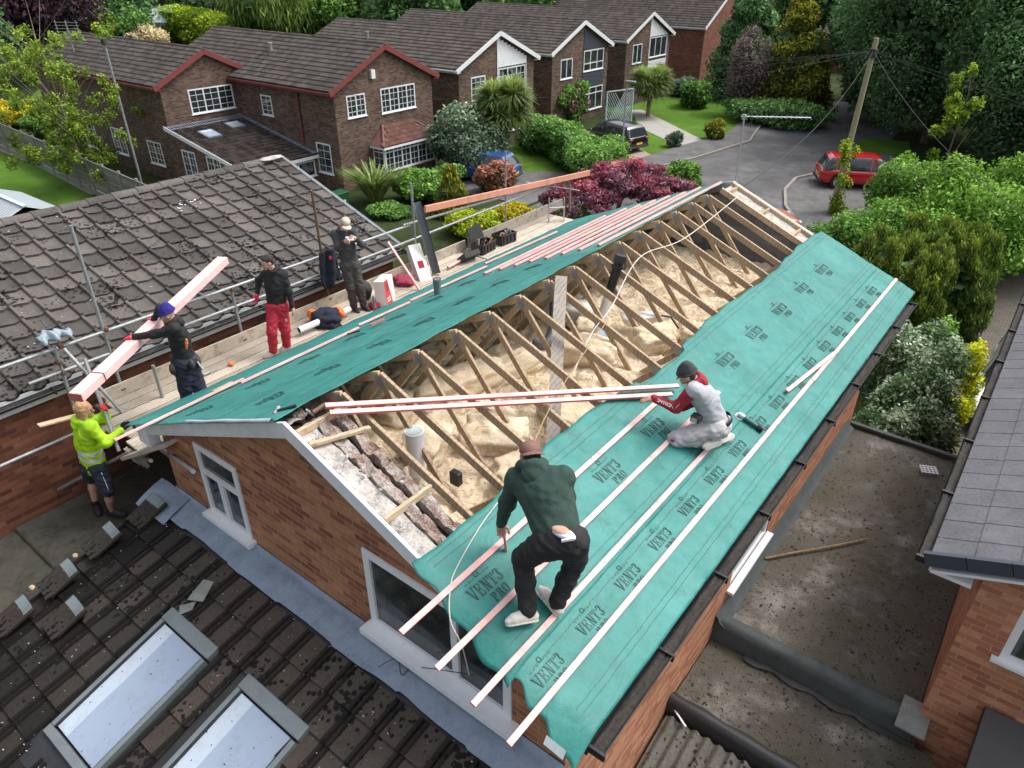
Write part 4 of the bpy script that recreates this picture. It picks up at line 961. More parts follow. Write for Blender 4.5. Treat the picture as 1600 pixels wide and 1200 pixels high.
tag(b.build('moss_clumps', M['felt_dark']), 'dark moss clumps dotted over the felt roofs', 'moss', kind='stuff')

# ================================================================== LEFT NEIGHBOUR
LN = thing('neighbour_house', 'red brick neighbour house on the left under a large brown tiled roof', 'house', (-8.5, 1, GZ))
LS = .345; LEX, LEZ = -5.30, -1.52; LRX = -8.82; LRZ = LEZ + LS * (LEX - LRX)
b = MB(); u = Vector((0, 1, 0)); v = Vector((-1, 0, LS)).normalized(); tw = .335; ga = .34; nv_ = 11
def dippan(tw): return [(0, .002), (.010, .046), (.020, .054), (.046, .054), (.056, .046), (.068, .0), (.12, -.006), (.26, -.006), (.315, .002), (.333, .010)]
tile_roof(b, Vector((LEX, 6.50 - 46 * tw, LEZ)), u, v, 46, nv_, tw, ga, dippan(tw), lift=.046, thick=.046, jit=.007, rng=random.Random(3), wav=.020, rollk=1.25)
b.build('roof_tiles', M['tile_left'], LN)
b = MB(); L0 = 6.5 - 46 * tw
b.hexa([(LEX, L0, LEZ - .10), (LEX, 6.49, LEZ - .10), (LRX, 6.49, LRZ - .1), (LRX, L0, LRZ - .1), (LEX, L0, LEZ - .012), (LEX, 6.49, LEZ - .012), (LRX, 6.49, LRZ - .012), (LRX, L0, LRZ - .012)][::1]); b.build('roof_deck', M['felt_dark'], LN)
b = MB(); b.hexa([(LRX * 2 - LEX, L0, LEZ - .1), (LRX, L0, LRZ - .1), (LRX, 6.49, LRZ - .1), (LRX * 2 - LEX, 6.49, LEZ - .1), (LRX * 2 - LEX, L0, LEZ), (LRX, L0, LRZ), (LRX, 6.49, LRZ), (LRX * 2 - LEX, 6.49, LEZ)]); b.build('roof_slope', M['tile_left'], LN)
b = MB()
for k in range(34):
    y0 = 6.46 - .455 * (k + 1); P = []
    for i in range(2):
        row = []
        for j in range(9):
            a = math.pi * j / 8; row.append((LRX + math.cos(a) * .125, y0 + i * .45, LRZ + .0 + math.sin(a) * .085 + (.012 if i == 0 else 0)))
        P.append(row)
    b.grid(P, r=random.random()); b.face([P[0][j] for j in range(9)], 0, .3)
b.build('ridge_tile', M['tile_left'], LN)
b = MB(); b.box((-12.2, -9, GZ), (-5.42, 6.35, LEZ - .12)); b.build('wall', M['brick_left'], LN)
b = MB(); b.hexa([(-12.2, 6.2, LEZ - .14), (-5.45, 6.2, LEZ - .14), (-5.45, 6.34, LEZ - .14), (-12.2, 6.34, LEZ - .14), (LRX - .05, 6.2, LRZ - .12), (LRX + .05, 6.2, LRZ - .12), (LRX + .05, 6.34, LRZ - .12), (LRX - .05, 6.34, LRZ - .12)]); b.build('wall', M['brick_left'], LN)
gutter(LN, LEX + .075, -8.5, 6.5, LEZ - .03, 1, fmat='white_dirty', mat='black_plastic')
b = MB(); b.box((-5.41, -8.8, LEZ - .20), (-5.30, 6.4, LEZ - .15)); b.build('soffit', M['white_dirty'], LN)
b = MB()
for k in range(11):
    a = Vector((LEX, 6.51, LEZ)) + v * (ga * k); b.beam(a + Vector((0, .02, .02)), a + v * ga * .99 + Vector((0, .02, .02)), .075, .05)
b.build('verge_cap', M['frame_grey'], LN)
# stuff on that roof
for (px, py, lb) in [(262, 298, 'x')]:
    b = MB(); rg = random.Random(2)
    for k in range(26):
        p = atpl(290 + rg.gauss(0, 9), 318 + rg.gauss(0, 5), (LS, 0, 1), LEZ + LS * LEX + .03); s = rg.uniform(.01, .03); b.obox(p, (s, s * .5, 0), (-s * .3, s, s * .2), (0, 0, .004))
    for k in range(40):
        p = atpl(rg.uniform(0, 560), rg.uniform(280, 600), (LS, 0, 1), LEZ + LS * LEX + .035); s = rg.uniform(.008, .02)
        if p.x > LEX - .1 or p.x < LRX + .1 or p.y > 6.3: continue
        b.obox(p, (s, s * .5, 0), (-s * .3, s, s * .2), (0, 0, .003))
    tag(b.build('droppings', M['white']), 'white splashes and flakes spotted over the brown tiled roof', 'debris', kind='stuff')
b = MB(); p = Vector((LRX + .05, 6.2, LRZ + .07)); b.ball(p, .14, .3, .035, disp=lambda d: .25 * mnoise.noise(d * 4)); tag(b.build('mortar_patch', M['dust']), 'pale mortar patch on the end of the brown ridge', 'mortar')

# ================================================================== RIGHT NEIGHBOUR
RN = thing('neighbour_house', 'orange brick neighbour house at the right edge with grey slab tiles', 'house', (9, 8, GZ))
RS = .40; REX, REZ, RY = 4.86, -1.52, 3.66
b = MB(); u = Vector((0, -1, 0)); v = Vector((1, 0, RS)).normalized()
tile_roof(b, Vector((REX, RY + 34 * .33, REZ)), u, v, 34, 10, .33, .36, [(0, 0), (.006, -.004), (.012, 0), (.30, .0), (.325, .001)], lift=.012, thick=.018, jit=.0004, rng=random.Random(6), half=False)
b.build('roof_tiles', M['tile_new'], RN)
b = MB(); b.hexa([(REX, RY, REZ - .12), (8.6, RY, REZ - .12 + RS * 3.74), (8.6, 14.8, REZ - .12 + RS * 3.74), (REX, 14.8, REZ - .12), (REX, RY, REZ - .01), (8.6, RY, REZ - .01 + RS * 3.74), (8.6, 14.8, REZ - .01 + RS * 3.74), (REX, 14.8, REZ - .01)]); b.build('roof_deck', M['black_plastic'], RN)
gutter(RN, REX - .05, RY - .02, 14.8, REZ - .03, -1, mat='black_plastic', fmat='white_dirty')
b = MB()
for k in range(10):
    a = Vector((REX - .04, RY - .03, REZ - .02)) + v * (.36 * k); b.beam(a, a + v * .352, .05, .15, up=(-RS, 0, 1))
b.build('verge_cap', M['navy'], RN)
b = MB(); b.beam(Vector((REX + .05, RY + .04, REZ - .135)), Vector((8, RY + .04, REZ - .135 + RS * 3.1)), .16, .03, up=(-RS, 0, 1)); b.build('soffit', M['white'], RN)
b = MB(); b.box((REX + .04, RY + .02, REZ - .2), (REX + .4, RY + .2, REZ - .155)); b.build('soffit', M['white'], RN)
b = MB(); wall(b, (5.33, 3.78, 0), (1, 0, 0), 3.6, GZ, [(0, REZ - .12 + RS * .45), (3.6, REZ + RS * 3.9)], [(.38, 1.5, -2.46, -1.42)], nrm=(0, -1, 0)); wall(b, (5.33, 3.78, 0), (0, 1, 0), 11, GZ, [(0, REZ - .1), (11, REZ - .1)], nrm=(-1, 0, 0)); b.build('wall', M['brick_orange'], RN)
window(RN, (5.71, 3.78, -2.46), (1, 0, 0), (0, -1, 0), 1.12, 1.04, 2, fw=.07)
b = MB(); b.hexa([(5.80, 3.0, -3.62), (7.2, 3.0, -3.62), (7.2, 3.76, -3.25), (5.80, 3.76, -3.25), (5.80, 3.0, -3.50), (7.2, 3.0, -3.50), (7.2, 3.76, -3.13), (5.80, 3.76, -3.13)]); bevel(b.build('porch_roof', M['black_plastic'], RN), .01)
b = MB(); b.box((5.9, 3.1, GZ), (7.1, 3.75, -3.66)); b.build('porch_wall', M['brick_left'], RN)

# ================================================================== SCAFFOLD
BZ = -2.0; RX = -5.16
SCG = 'galvanised scaffold tubes beside the house'
def pole(a, c, lab, r=.0242, couplers=(), name='scaffold_pole', mat='steel', foot=False, grp=SCG):
    b = MB(); b.tube([a, c], r, 12); o = b.build(name, M[mat], None); tag(o, lab, 'scaffold pole', grp)
    loc = o.location.copy()
    for p in couplers:
        k = MB(); k.ball(p, .042, .042, .05, nu=8, nv=6); k.box(Vector(p) - Vector((.05, .02, .02)), Vector(p) + Vector((.05, .02, .02))); k.build('coupler', M['rust'], o)
    if foot:
        k = MB(); a = Vector(a); k.tube([a + Vector((0, 0, -.004)), a + Vector((0, 0, .02))], .07, 12); k.build('base_collar', M['rust'], o)
    return o
def PX(px, py, x=RX): return atx(px, py, x)
pole(PX(-60, 596), PX(640, 352), 'upper handrail tube running along the brown tiled roof', couplers=(PX(165, 514), PX(94, 540, RX), PX(362, 452)))
pole(PX(45, 600), PX(610, 388), 'middle rail tube below the upper handrail', r=.0235, couplers=(PX(178, 550), PX(98, 582)))
pole(PX(630, 352), PX(905, 274), 'handrail tube under the long orange board')
pole(PX(600, 392), PX(857, 290), 'middle rail tube passing in front of the yellow shrub')
pole(PX(190, 607), PX(110, 352), 'tall leaning upright left of the beanie man', foot=True)
pole(PX(380, 530), PX(361, 452), 'short upright left of the red-trousered man', foot=True)
pole(PX(513, 466), PX(487, 298), 'tall thin upright with a jacket hanging on it', mat='rust', foot=True, r=.022)
pole(PX(652, 424), PX(642, 286), 'round-headed upright behind the grey gutter length', foot=True)
pole(PX(790, 360), PX(790, 236), 'thin upright by the tool crates', r=.02)
pole(PX(890, 330), PX(890, 284), 'yellowish upright under the far end of the orange board', mat='bark_pale', r=.03)
pole(PX(820, 285), PX(905, 298), 'short grey tube stub crossing the yellowish upright', r=.02)
pole(PX(120, 650), PX(84, 540), 'dark upright where two rails meet at the left', couplers=(PX(92, 566),))
pole(PX(100, 545, -5.0), PX(192, 645, -4.35), 'diagonal tube sloping down beside the labourer\'s pack', couplers=(PX(134, 586, -4.8),))
pole(PX(132, 560, -4.75), aty(186, 705, .0), 'upright passing in front of the labourer\'s raised arm', couplers=(PX(160, 626, -4.6),))
pole(PX(257, 632, -4.62), PX(239, 571, -4.62), 'short upright stub left of the beanie man\'s knees')
pole(aty(84, 769, -.55), aty(208, 703, .12), 'lower tube passing across the labourer\'s shorts')
pole(atx(-60, 755, -5.0), atx(115, 678, -5.0), 'lower tube running off the left border at waist height')
pole(aty(255, 702, .35), aty(302, 737, .35 - .62), 'tube end poking out beside the small gable window')
pole(aty(224, 714, .28), aty(236, 720, .0), 'short tube end under the scaffold boards')
# boards
bd = random.Random(9)
def sboard(x, y0, y1, z, lab, w=.215, mat='board', tilt=0):
    b = MB(); n = 10; t = tilt
    P0 = [[(x + (-w / 2 if i == 0 else w / 2), lerp(y0, y1, j / n), z + t * (j / n) + .006 * mnoise.noise(Vector((x * 3, j * .7, i)))) for j in range(n + 1)] for i in range(2)]
    vs = [];
    for j in range(n + 1):
        a, c = Vector(P0[0][j]), Vector(P0[1][j]); vs += [a, c, c + Vector((0, 0, .038)), a + Vector((0, 0, .038))]
    fs = [(j * 4 + k, j * 4 + (k + 1) % 4, j * 4 + 4 + (k + 1) % 4, j * 4 + 4 + k) for j in range(n) for k in range(4)] + [(3, 2, 1, 0), (n * 4, n * 4 + 1, n * 4 + 2, n * 4 + 3)]
    b.mesh(vs, fs, 0, bd.random()); o = b.build('scaffold_board', M[mat]); return tag(o, lab, 'scaffold board', 'scaffold boards of the walkway')
xs = [-5.02, -4.79, -4.56, -4.33, -4.10, -3.87, -3.64]
nm = ['outermost', 'second from the brown roof', 'third from the brown roof', 'middle', 'third from the teal eaves', 'second from the teal eaves', 'innermost']
for k, x in enumerate(xs):
    sboard(x, .12 + bd.uniform(-.12, .15) + (.25 if k < 2 else 0), 4.1 + bd.uniform(-.1, .1), BZ - .045, 'near walkway board, %s' % nm[k])
    sboard(x, 4.02 + .1, 8.0, BZ - .045, 'walkway board between the phone man and the crates, %s' % nm[k])
    sboard(x, 7.95 + .1, 11.3 - .35 * (k > 3) , BZ - .045, 'far walkway board by the ladder, %s' % nm[k])
b = MB(); b.box((-5.14, 8.3, BZ), (-5.10, 11.9, BZ + .22)); tag(b.build('toe_board', M['weathered']), 'upright toe board edging the far walkway', 'toe board')
b = MB(); b.box((-5.14, .3, BZ), (-5.10, 8.2, BZ + .20)); tag(b.build('toe_board', M['board']), 'upright toe board along the brown roof gutter', 'toe board')
for k, y in enumerate((.30, 2.0, 4.1, 6.2, 8.1, 10.2)):
    b = MB(); b.tube([(-5.35 if y > 6.6 else -5.28, y, BZ - .075), (-3.05, y, BZ - .075)], .024, 10); tag(b.build('transom', M['steel']), 'cross tube carrying the scaffold boards, %s from the near end' % ORD[k], 'scaffold pole', 'cross tubes under the boards')
# loose boards by the labourer
b = MB(); b.beam(atx(330, 585, -4.75), atx(150, 655, -4.85), .20, .03); tag(b.build('loose_board', M['weathered']), 'loose bowed board lying between the uprights near the beanie man', 'board')
b = MB(); b.beam(atx(60, 665, -4.9), atx(125, 648, -4.9), .10, .02, r=.9); tag(b.build('loose_board', M['timber_light']), 'pale board end sticking out left behind the labourer', 'board')
b = MB(); b.beam(aty(200, 712, .05), aty(270, 690, .1), .20, .05, r=.6); tag(b.build('loose_board', M['board']), 'board end beneath the white boxed eave', 'board')
b = MB()
for k in range(5): 
    p = aty(196 + k * 5, 700 + k * 2.5, .02 + .02 * k); b.beam(p, p + Vector((.05, .05, -.22)), .03, .05, up=(0, 1, 0), r=bd.random())
tag(b.build('broken_batten_ends', M['weathered']), 'splintered old batten ends hanging under the eave corner', 'debris', kind='stuff')
# long orange timber on the rail, pink bundle on walkway
b = MB(); b.beam(PX(664, 327, RX + .06), PX(921, 270, RX + .06), .05, .13); tag(bevel(b.build('long_timber', M['orange_wood']), .003), 'long orange treated timber carried along the far handrail', 'timber')
rg = random.Random(6); G = 'pink battens stacked on the walkway'
ls = ['nearest the eaves', 'next to the nearest one', 'in the middle of the stack', 'on the outer side of the stack', 'lying on top']
for k in range(5):
    x = -3.98 - .07 * (k % 4); z = BZ + .012 + .028 * (k // 4)
    batten(Vector((x + .02 * k, 2.75 + .15 * k, z + .02)), Vector((x - .05, 6.9 - .1 * k, z + .02)), 'pink batten stacked on the walkway, %s' % ls[k], G)
batten(atx(995, 380, -4.4) * 0 + PX(606, 378, -5.0), PX(655, 452, -4.35), 'pink batten leaning against the middle rail', 'leaning battens', w=.05, h=.03)
# ---- props on the walkway
def onb(px, py, z=BZ): return atz(px, py, z)
t = thing('gutter_length', 'dark grey plastic gutter length leaning upright against the rail', 'gutter length', onb(680, 430))
A = atz(682, 428, BZ + .02); B = PX(651, 316, RX + .12); d = unit(B - A); s_, n_ = perp(d); b = MB(); P = []
tl = (CAM - A); s_ = unit(tl.cross(d)); n_ = unit(d.cross(s_)) * 1.0
for i in range(3):
    q = A.lerp(B, i / 2); P.append([q + s_ * x + n_ * y for x, y in ((-.085, .045), (-.085, -.01), (-.05, -.035), (.05, -.035), (.085, -.01), (.085, .045), (.078, .045), (.076, -.005), (.045, -.028), (-.045, -.028), (-.076, -.005), (-.078, .045))])
b.grid(P, sm=False); b.build('channel', M['grey_plastic'], t)
def cbox(name, lab, cat, A, w, d, h, rz, tx, mat, sub=None, grp=None, ty=0):
    m = Matrix.Translation(A) @ Matrix.Rotation(rz, 4, 'Z') @ Matrix.Rotation(tx, 4, 'X') @ Matrix.Rotation(ty, 4, 'Y'); t = thing(name, lab, cat, mat=m, group=grp)
    b = MB(); b.box((-w / 2, -d / 2, 0), (w / 2, d / 2, h)); bevel(b.build('carton', M[mat], t, local=True), .006); return t
# direction that faces the camera on the walkway is about +X -Y
t = cbox('long_carton', 'long white carton propped upright against the rail beside the grey gutter length', 'carton', PX(668, 446, -4.55) + Vector((0, 0, -.12)), .20, .26, .95, rad(-20), rad(0), 'cardboard_white', ty=rad(-38))
b = MB(); b.box((.102, -.06, .45), (.104, .06, .60)); b.build('printed_label', M['dark_red_cloth'], t, local=True)
t = cbox('printed_carton', 'red and white printed carton standing beside the phone man', 'carton', onb(604, 473), .20, .47, .47, rad(28), rad(-6), 'cardboard_white', ty=rad(-6))
b = MB(); b.face([(.1035, -.234, .004), (.1035, .07, .004), (.1035, -.06, .466), (.1035, -.234, .466)]); b.build('red_panel', M['cardboard_red'], t, local=True)
b = MB(); b.obox((.105, -.15, .26), (0, .05, .0), (.004, 0, 0), (0, .02, .15)); b.build('printed_tool', M['charcoal'], t, local=True)
b = MB(); b.box((.105, -.2, .07), (.107, -.02, .09)); b.box((.105, -.2, .12), (.107, -.12, .145)); b.box((.105, -.08, .11), (.107, -.04, .15)); b.build('printed_words', M['print_white'], t, local=True)
b = MB(); A = atz(467, 516, BZ + .12); B = atz(546, 483, BZ + .12); b.tube([A, B], .055, 20, caps=False); b.tube([A, B], .048, 20, caps=False); o = b.build('pipe_offcut', M['white']); tag(o, 'thick white plastic pipe lying on the walkway behind the red-trousered man', 'pipe')
k = MB(); k.tube([A.lerp(B, .01), A.lerp(B, .02)], .05, 16); k.build('dark_bore', M['charcoal'], o)
# heaps of clothing
def cloth(c, rx, ry, rz, mat, name, lab, seed, cat='clothing', sharp=1.0, grp=None):
    b = MB(); b.ball(c, rx, ry, rz, nu=36, nv=22, disp=lambda d: sharp * (.30 * mnoise.noise(d * 1.7 + Vector((seed, 0, 0))) + .16 * mnoise.noise(d * 4.2 + Vector((seed, 2, 0))) + .06 * mnoise.noise(d * 10)))
    o = b.build(name, M[mat]); return tag(o, lab, cat, grp)
c = onb(510, 505); o = cloth(c + Vector((0, 0, .10)), .30, .24, .17, 'jeans', 'work_jacket', 'navy and orange work jacket dropped in a heap on the walkway', 3)
for dx, dy in ((.05, .25), (-.2, -.1)):
    k = MB(); k.ball(c + Vector((dx, dy, .13)), .13, .08, .10, nu=20, nv=12, disp=lambda d: .3 * mnoise.noise(d * 3 + Vector((dx, 0, 0)))); k.build('orange_panel', M['hi_orange'], o)
cloth(onb(632, 442) + Vector((0, 0, .06)), .24, .20, .09, 'magenta_cloth', 'hoodie_heap', 'crumpled crimson garment lying by the leaning white carton', 8)
cloth(onb(592, 478) + Vector((0, -.1, .04)), .12, .10, .07, 'dark_red_cloth', 'red_rag', 'dark red rag at the foot of the printed carton', 18)
b = MB(); c = PX(510, 412, RX + .05); P = []
for i in range(18):
    row = []
    for j in range(14):
        u_, v_ = i / 17, j / 13; wv = .035 * math.sin(u_ * 11 + v_ * 2); ww = .17 + .10 * v_ - .12 * max(0, v_ - .75) * 3
        row.append(c + Vector((.05 + wv + .03 * mnoise.noise(Vector((i, j * .3, 1))), (u_ - .5) * 2 * ww, .27 - v_ * .66 - .08 * (1 - abs(u_ - .5) * 2) * 0 - .05 * math.sin(u_ * 6) * v_)))
    P.append(row)
b.grid(P); o = b.build('hung_jacket', M['jeans']); sm_ = o.modifiers.new('t', 'SOLIDIFY'); sm_.thickness = .03; tag(o, 'dark blue jacket hung on the tall scaffold upright', 'jacket')
k = MB(); k.ball(c + Vector((.10, .02, .12)), .02, .03, .04); k.build('red_badge', M['glove_red'], o)
cloth(onb(562, 470) + Vector((.0, .12, .16)), .14, .15, .20, 'charcoal', 'rucksack', 'dark rucksack slumped behind the phone man\'s legs', 28, 'rucksack', .5)
# crates & cases
def crate(px, py, lab, rz, lid=False):
    A = onb(px, py); m = Matrix.Translation(A) @ Matrix.Rotation(rz, 4, 'Z'); t = thing('tool_crate', lab, 'crate', mat=m, group='black plastic crates on the far walkway'); w, d, h = .30, .48, .22
    b = MB(); b.box((-w / 2, -d / 2, 0), (w / 2, d / 2, .012))
    for s in (-1, 1):
        b.box((s * w / 2 - .012, -d / 2, .013), (s * w / 2, d / 2, h)); b.box((-w / 2 + .013, s * d / 2 - .012, .013), (w / 2 - .013, s * d / 2, h))
        for q in (-.36, -.12, .12, .36): b.box((s * (w / 2 + .012) - .008, q * d - .01, .02), (s * (w / 2 + .012) + .004 * s, q * d + .01, h - .02))
    b.box((w / 2 + .002, -d / 2, h - .03), (w / 2 + .016, d / 2, h + .004)); bevel(b.build('box', M['black_plastic'], t, local=True), .003)
    rg = random.Random(px)
    for k in range(10):
        c = MB(); x, y = rg.uniform(-.1, .1), rg.uniform(-.18, .18); c.beam((x, y, .12), (x + rg.uniform(-.08, .08), y + rg.uniform(-.1, .1), .25 + rg.uniform(-.02, .04)), .03, .02); c.build('tool', M[rg.choice(['timber_light', 'charcoal', 'blue_sheet', 'hi_orange'])], t, local=True)
    if lid:
        b = MB(); b.obox((-w / 2 - .03, -d / 2, h), (-.10, 0, .28), (0, d, 0), (.02, 0, .01)); b.build('lid', M['black_plastic'], t, local=True)
    return t
crate(756, 392, 'nearer black crate with its lid propped open', rad(5), True); crate(788, 378, 'farther black crate with a blue cloth inside', rad(-4))
cbox('tool_case', 'closed dark tool case leaning on the near crate', 'tool case', onb(727, 405), .11, .42, .30, rad(-8), 0, 'charcoal', ty=rad(50))
b = MB(); b.tube([onb(700, 418, BZ + .05), onb(722, 406, BZ + .05)], .03, 12); tag(b.build('pink_tube_offcut', M['pink']), 'short pale pink offcut beside the tool case', 'offcut')
# pack carried by two men
A = aty(119, 621, -.42); B = atx(349, 406, -5.2)
dr = unit(B - A); b = MB(); rg = random.Random(1); t = thing('batten_pack', 'bound pack of pink battens carried between the beanie man and the labourer', 'batten pack', A)
sd_ = unit(dr.cross(Vector((0, 0, 1)))); up_ = unit(sd_.cross(dr))
for i in range(4):
    for j in range(4):
        b = MB(); q = sd_ * ((i - 1.5) * .040) + up_ * ((j - 1.5) * .0262); b.beam(A + q + dr * rg.uniform(0, .012), B + q, .0385, .0252, up=up_, r=rg.random()); b.build('batten', M['pink_pack'], t)
b = MB(); c = A + dr * .42
for (a0, a1) in (((-.084, -.056), (.084, -.056)), ((.084, -.056), (.084, .056)), ((.084, .056), (-.084, .056)), ((-.084, .056), (-.084, -.056))):
    b.beam(c + sd_ * a0[0] + up_ * a0[1], c + sd_ * a1[0] + up_ * a1[1], .012, .004, up=dr)
b.build('strap', M['charcoal'], t)
b = MB()
for sx, sy, w_, h_ in ((0, 0, .157, .104),): b.obox(A - dr * .006 - sd_ * w_ / 2 - up_ * h_ / 2, sd_ * w_, up_ * h_, -dr * .002)
b.build('painted_ends', M['pink_dark'], t)
# cables / polythene on the rail corner
b = MB(); c = PX(84, 532, RX); P = []
for i in range(22):
    for_row = []
    for j in range(12):
        for_row.append(c + Vector((.06 * math.sin(i * .8) + .03 * mnoise.noise(Vector((i * .5, j * .6, 2))), -.18 + .42 * i / 21, .03 + .13 * math.sin(j / 11 * math.pi) * (1 - abs(i / 21 - .35)) + .03 * mnoise.noise(Vector((i * .6, j * .5, 8))))) + Vector((.10 * math.cos(j / 11 * math.pi), 0, 0)))
    P.append(for_row)
b.grid(P); o = b.build('polythene_wrap', M['polythene']); sm_ = o.modifiers.new('t', 'SOLIDIFY'); sm_.thickness = .003; tag(o, 'crumpled clear polythene draped over the rail joint', 'polythene')
# small tools near the beanie man
b = MB(); b.tube([onb(318, 586, BZ + .02), onb(328, 581, BZ + .02)], .014, 8); b.tube([onb(328, 581, BZ + .02), onb(342, 575, BZ + .02)], .005, 6); o = b.build('screwdriver', M['steel']); tag(o, 'long screwdriver lying on the boards by the beanie man', 'screwdriver')
b = MB(); b.ball(onb(361, 568, BZ + .03), .05, .04, .03, disp=lambda d: .2 * mnoise.noise(d * 3)); tag(b.build('tape_measure', M['hi_orange']), 'orange and black tape measure lying on the boards', 'tape measure')

# ---- vent pipe through left slope
p = lroof(684, 462, .0); t = thing('vent_pipe', 'grey soil vent pipe standing through the left membrane', 'pipe', p)
b = MB(); b.tube([p + Vector((0, 0, -.3)), p + Vector((0, 0, .27))], .055, 20, caps=False); b.tube([p + Vector((0, 0, .1)), p + Vector((0, 0, .27))], .049, 20); b.build('tube', M['grey_plastic'], t)
b = MB(); b.tube([p + Vector((0, 0, .19)), p + Vector((0, 0, .275))], .062, 20, caps=False); b.build('socket_collar', M['grey_plastic'], t)
p = Vector((-3.5, 4.75, BZ)); 
b = MB(); b.tube([atx(586, 484, -3.62), atx(583, 462, -3.62)], .024, 10); tag(b.build('scaffold_pole', M['steel']), 'short upright stub showing above the eaves by the printed carton', 'scaffold pole', SCG)
# ladder
A, B = PX(862, 352, -4.55), PX(860, 308, -4.55); t = thing('ladder', 'aluminium ladder top poking above the far walkway', 'ladder', A)
up = Vector((0, 0, 1)); q = Vector((.25, .27, 0))
A = PX(858, 352, -4.7); b = MB()
for s in (0, 1): b = MB(); b.beam(A + q * s * 1.0 + Vector((0, 0, -2.2)), A + q * s * 1.0 + Vector((-.06, .06, .62)), .03, .06); b.build('stile', M['alu'], t)
for k in range(9): b = MB(); b.tube([A + Vector((0, 0, -1.9 + .29 * k)), A + q + Vector((0, 0, -1.9 + .29 * k))], .014, 8); b.build('rung', M['alu'], t)

# ================================================================== LOFT THINGS
def z_w(x, y): return wz(x, y)
t = thing('flue_pipe', 'flue pipe leaning out of the loft, black above and pale grey below', 'flue', (-.05, 5.1, -1.2))
Af, Bf = atx(868 * 0 + 929, 540, -.02), atx(971, 399, .38)
Af = atz(928, 532, -1.12); Bf = Af + (Bf - Af) * 1.0
def seg(k0, k1, r0, r1, nm_, mt): b = MB(); b.tube([Af.lerp(Bf, k0), Af.lerp(Bf, k1)], [r0, r1], 20); b.build(nm_, M[mt], t)
seg(0, .56, .062, .06, 'lower_sleeve', 'tank'); seg(.56, .60, .07, .07, 'joint_collar', 'black_plastic'); seg(.601, .86, .062, .062, 'upper_sleeve', 'black_plastic'); seg(.861, .89, .085, .085, 'cowl', 'black_plastic'); seg(.891, .93, .062, .062, 'cowl_neck', 'black_plastic'); seg(.931, 1.0, .088, .078, 'cowl', 'black_plastic'); seg(-.02, .06, .09, .075, 'boot', 'black_plastic')
def tank(px, py, z, w_, d_, h_, rz, lab):
    A = atz(px, py, z); t = thing('water_tank', lab, 'tank', mat=Matrix.Translation(A) @ Matrix.Rotation(rz, 4, 'Z'), group='white plastic water tanks in the loft')
    b = MB(); P = []
    for i in range(25):
        a = 2 * math.pi * i / 24; c, s = math.cos(a), math.sin(a); k = (abs(c) ** 5 + abs(s) ** 5) ** (-1 / 5)
        P.append([(c * k * w_ / 2 * f, s * k * d_ / 2 * f, zz) for f, zz in ((.02, 0), (.8, .0), (.92, .03), (1.0, h_ * .8), (1.04, h_ * .82), (1.04, h_ * .9), (.96, h_), (.02, h_ + .02))])
    b.grid(P); b.build('shell', M['tank'], t, local=True)
    b = MB(); b.tube([(0, d_ / 2 + .02, .1), (.0, d_ / 2 + .2, .05), (.1, d_ / 2 + .3, -.1)], .015, 8); b.build('outlet', M['black_plastic'], t, local=True); return t
tank(905, 505, -1.15, .46, .34, .30, rad(30), 'white plastic tank with a cut-open front beside the flue'); tank(856, 490, -1.1, .34, .3, .24, rad(10), 'white plastic tank half hidden behind the grey duct')
b = MB(); P = []; A = Vector((.05, 6.2, -1.05)); 
tank(1000, 505, -1.12, .22, .55, .14, rad(-40), 'long white plastic tray right of the flue')
pts = []; 
p0, p1, p2, p3 = atz(838, 535, -1.0), atz(858, 548, -.98), atz(872, 520, -.95), atz(866, 470, -.7)
b = MB(); rr = []; N_ = 110
for k in range(N_ + 1):
    s = k / N_; q = p0 * (1 - s) ** 3 + p1 * 3 * s * (1 - s) ** 2 + p2 * 3 * s * s * (1 - s) + p3 * s ** 3; pts.append(q); rr.append(.075 + .006 * math.sin(k * 1.9))
b.tube(pts, rr, 16); tag(b.build('flexible_duct', M['grey_plastic']), 'ribbed grey flexible duct curling left of the leaning plank', 'duct')
b = MB(); c = atz(925, 530, -1.16); P = [[c + Vector((-.28 + .07 * i, -.30 + .075 * j, .05 + .06 * mnoise.noise(Vector((i * .7, j * .7, 2))))) for j in range(9)] for i in range(9)]
b.grid(P, sm=False); o = b.build('crumpled_sheet', M['blue_sheet']); tag(o, 'crumpled pale blue plastic sheet round the flue foot', 'plastic sheet')
A, B = atz(863, 702, -1.12), atx(877, 432, .10)
b = MB(); b.beam(A, B, .15, .025, up=unit(CAM - A), r=.7); tag(b.build('leaning_plank', M['weathered']), 'grey plank leaning from the wool up to the ridge', 'plank')
p = atz(653, 738, -1.05); b = MB(); b.tube([p, Vector((p.x, p.y, p.z)) + Vector((.0, .0, .52))], [.092, .10], 28); o = b.build('plastic_tube', M['white']); tag(o, 'white tube standing upright in the wool behind the broken gable', 'tube')
k = MB(); k.tube([p + Vector((0, 0, .521)), p + Vector((0, 0, .527))], .08, 24); k.build('end_cap', M['felt_white'], o)
p = atz(712, 757, -1.1); b = MB(); b.box(p + Vector((-.06, -.03, 0)), p + Vector((.06, .05, .16))); o = bevel(b.build('plastic_socket', M['black_plastic']), .01); tag(o, 'small black plastic box standing in the wool', 'box')
def rope(pts, r, mat, name, lab, cat, sub=14):
    P = []; n = len(pts); pts = [Vector(p) for p in pts]
    for i in range(n - 1):
        a, b_, c, d = pts[max(i - 1, 0)], pts[i], pts[i + 1], pts[min(i + 2, n - 1)]
        for k in range(sub):
            t = k / sub; P.append(.5 * ((2 * b_) + (c - a) * t + (2 * a - 5 * b_ + 4 * c - d) * t * t + (3 * b_ - a - 3 * c + d) * t ** 3))
    P.append(pts[-1]); b = MB(); b.tube(P, r, 6); return tag(b.build(name, M[mat]), lab, cat)
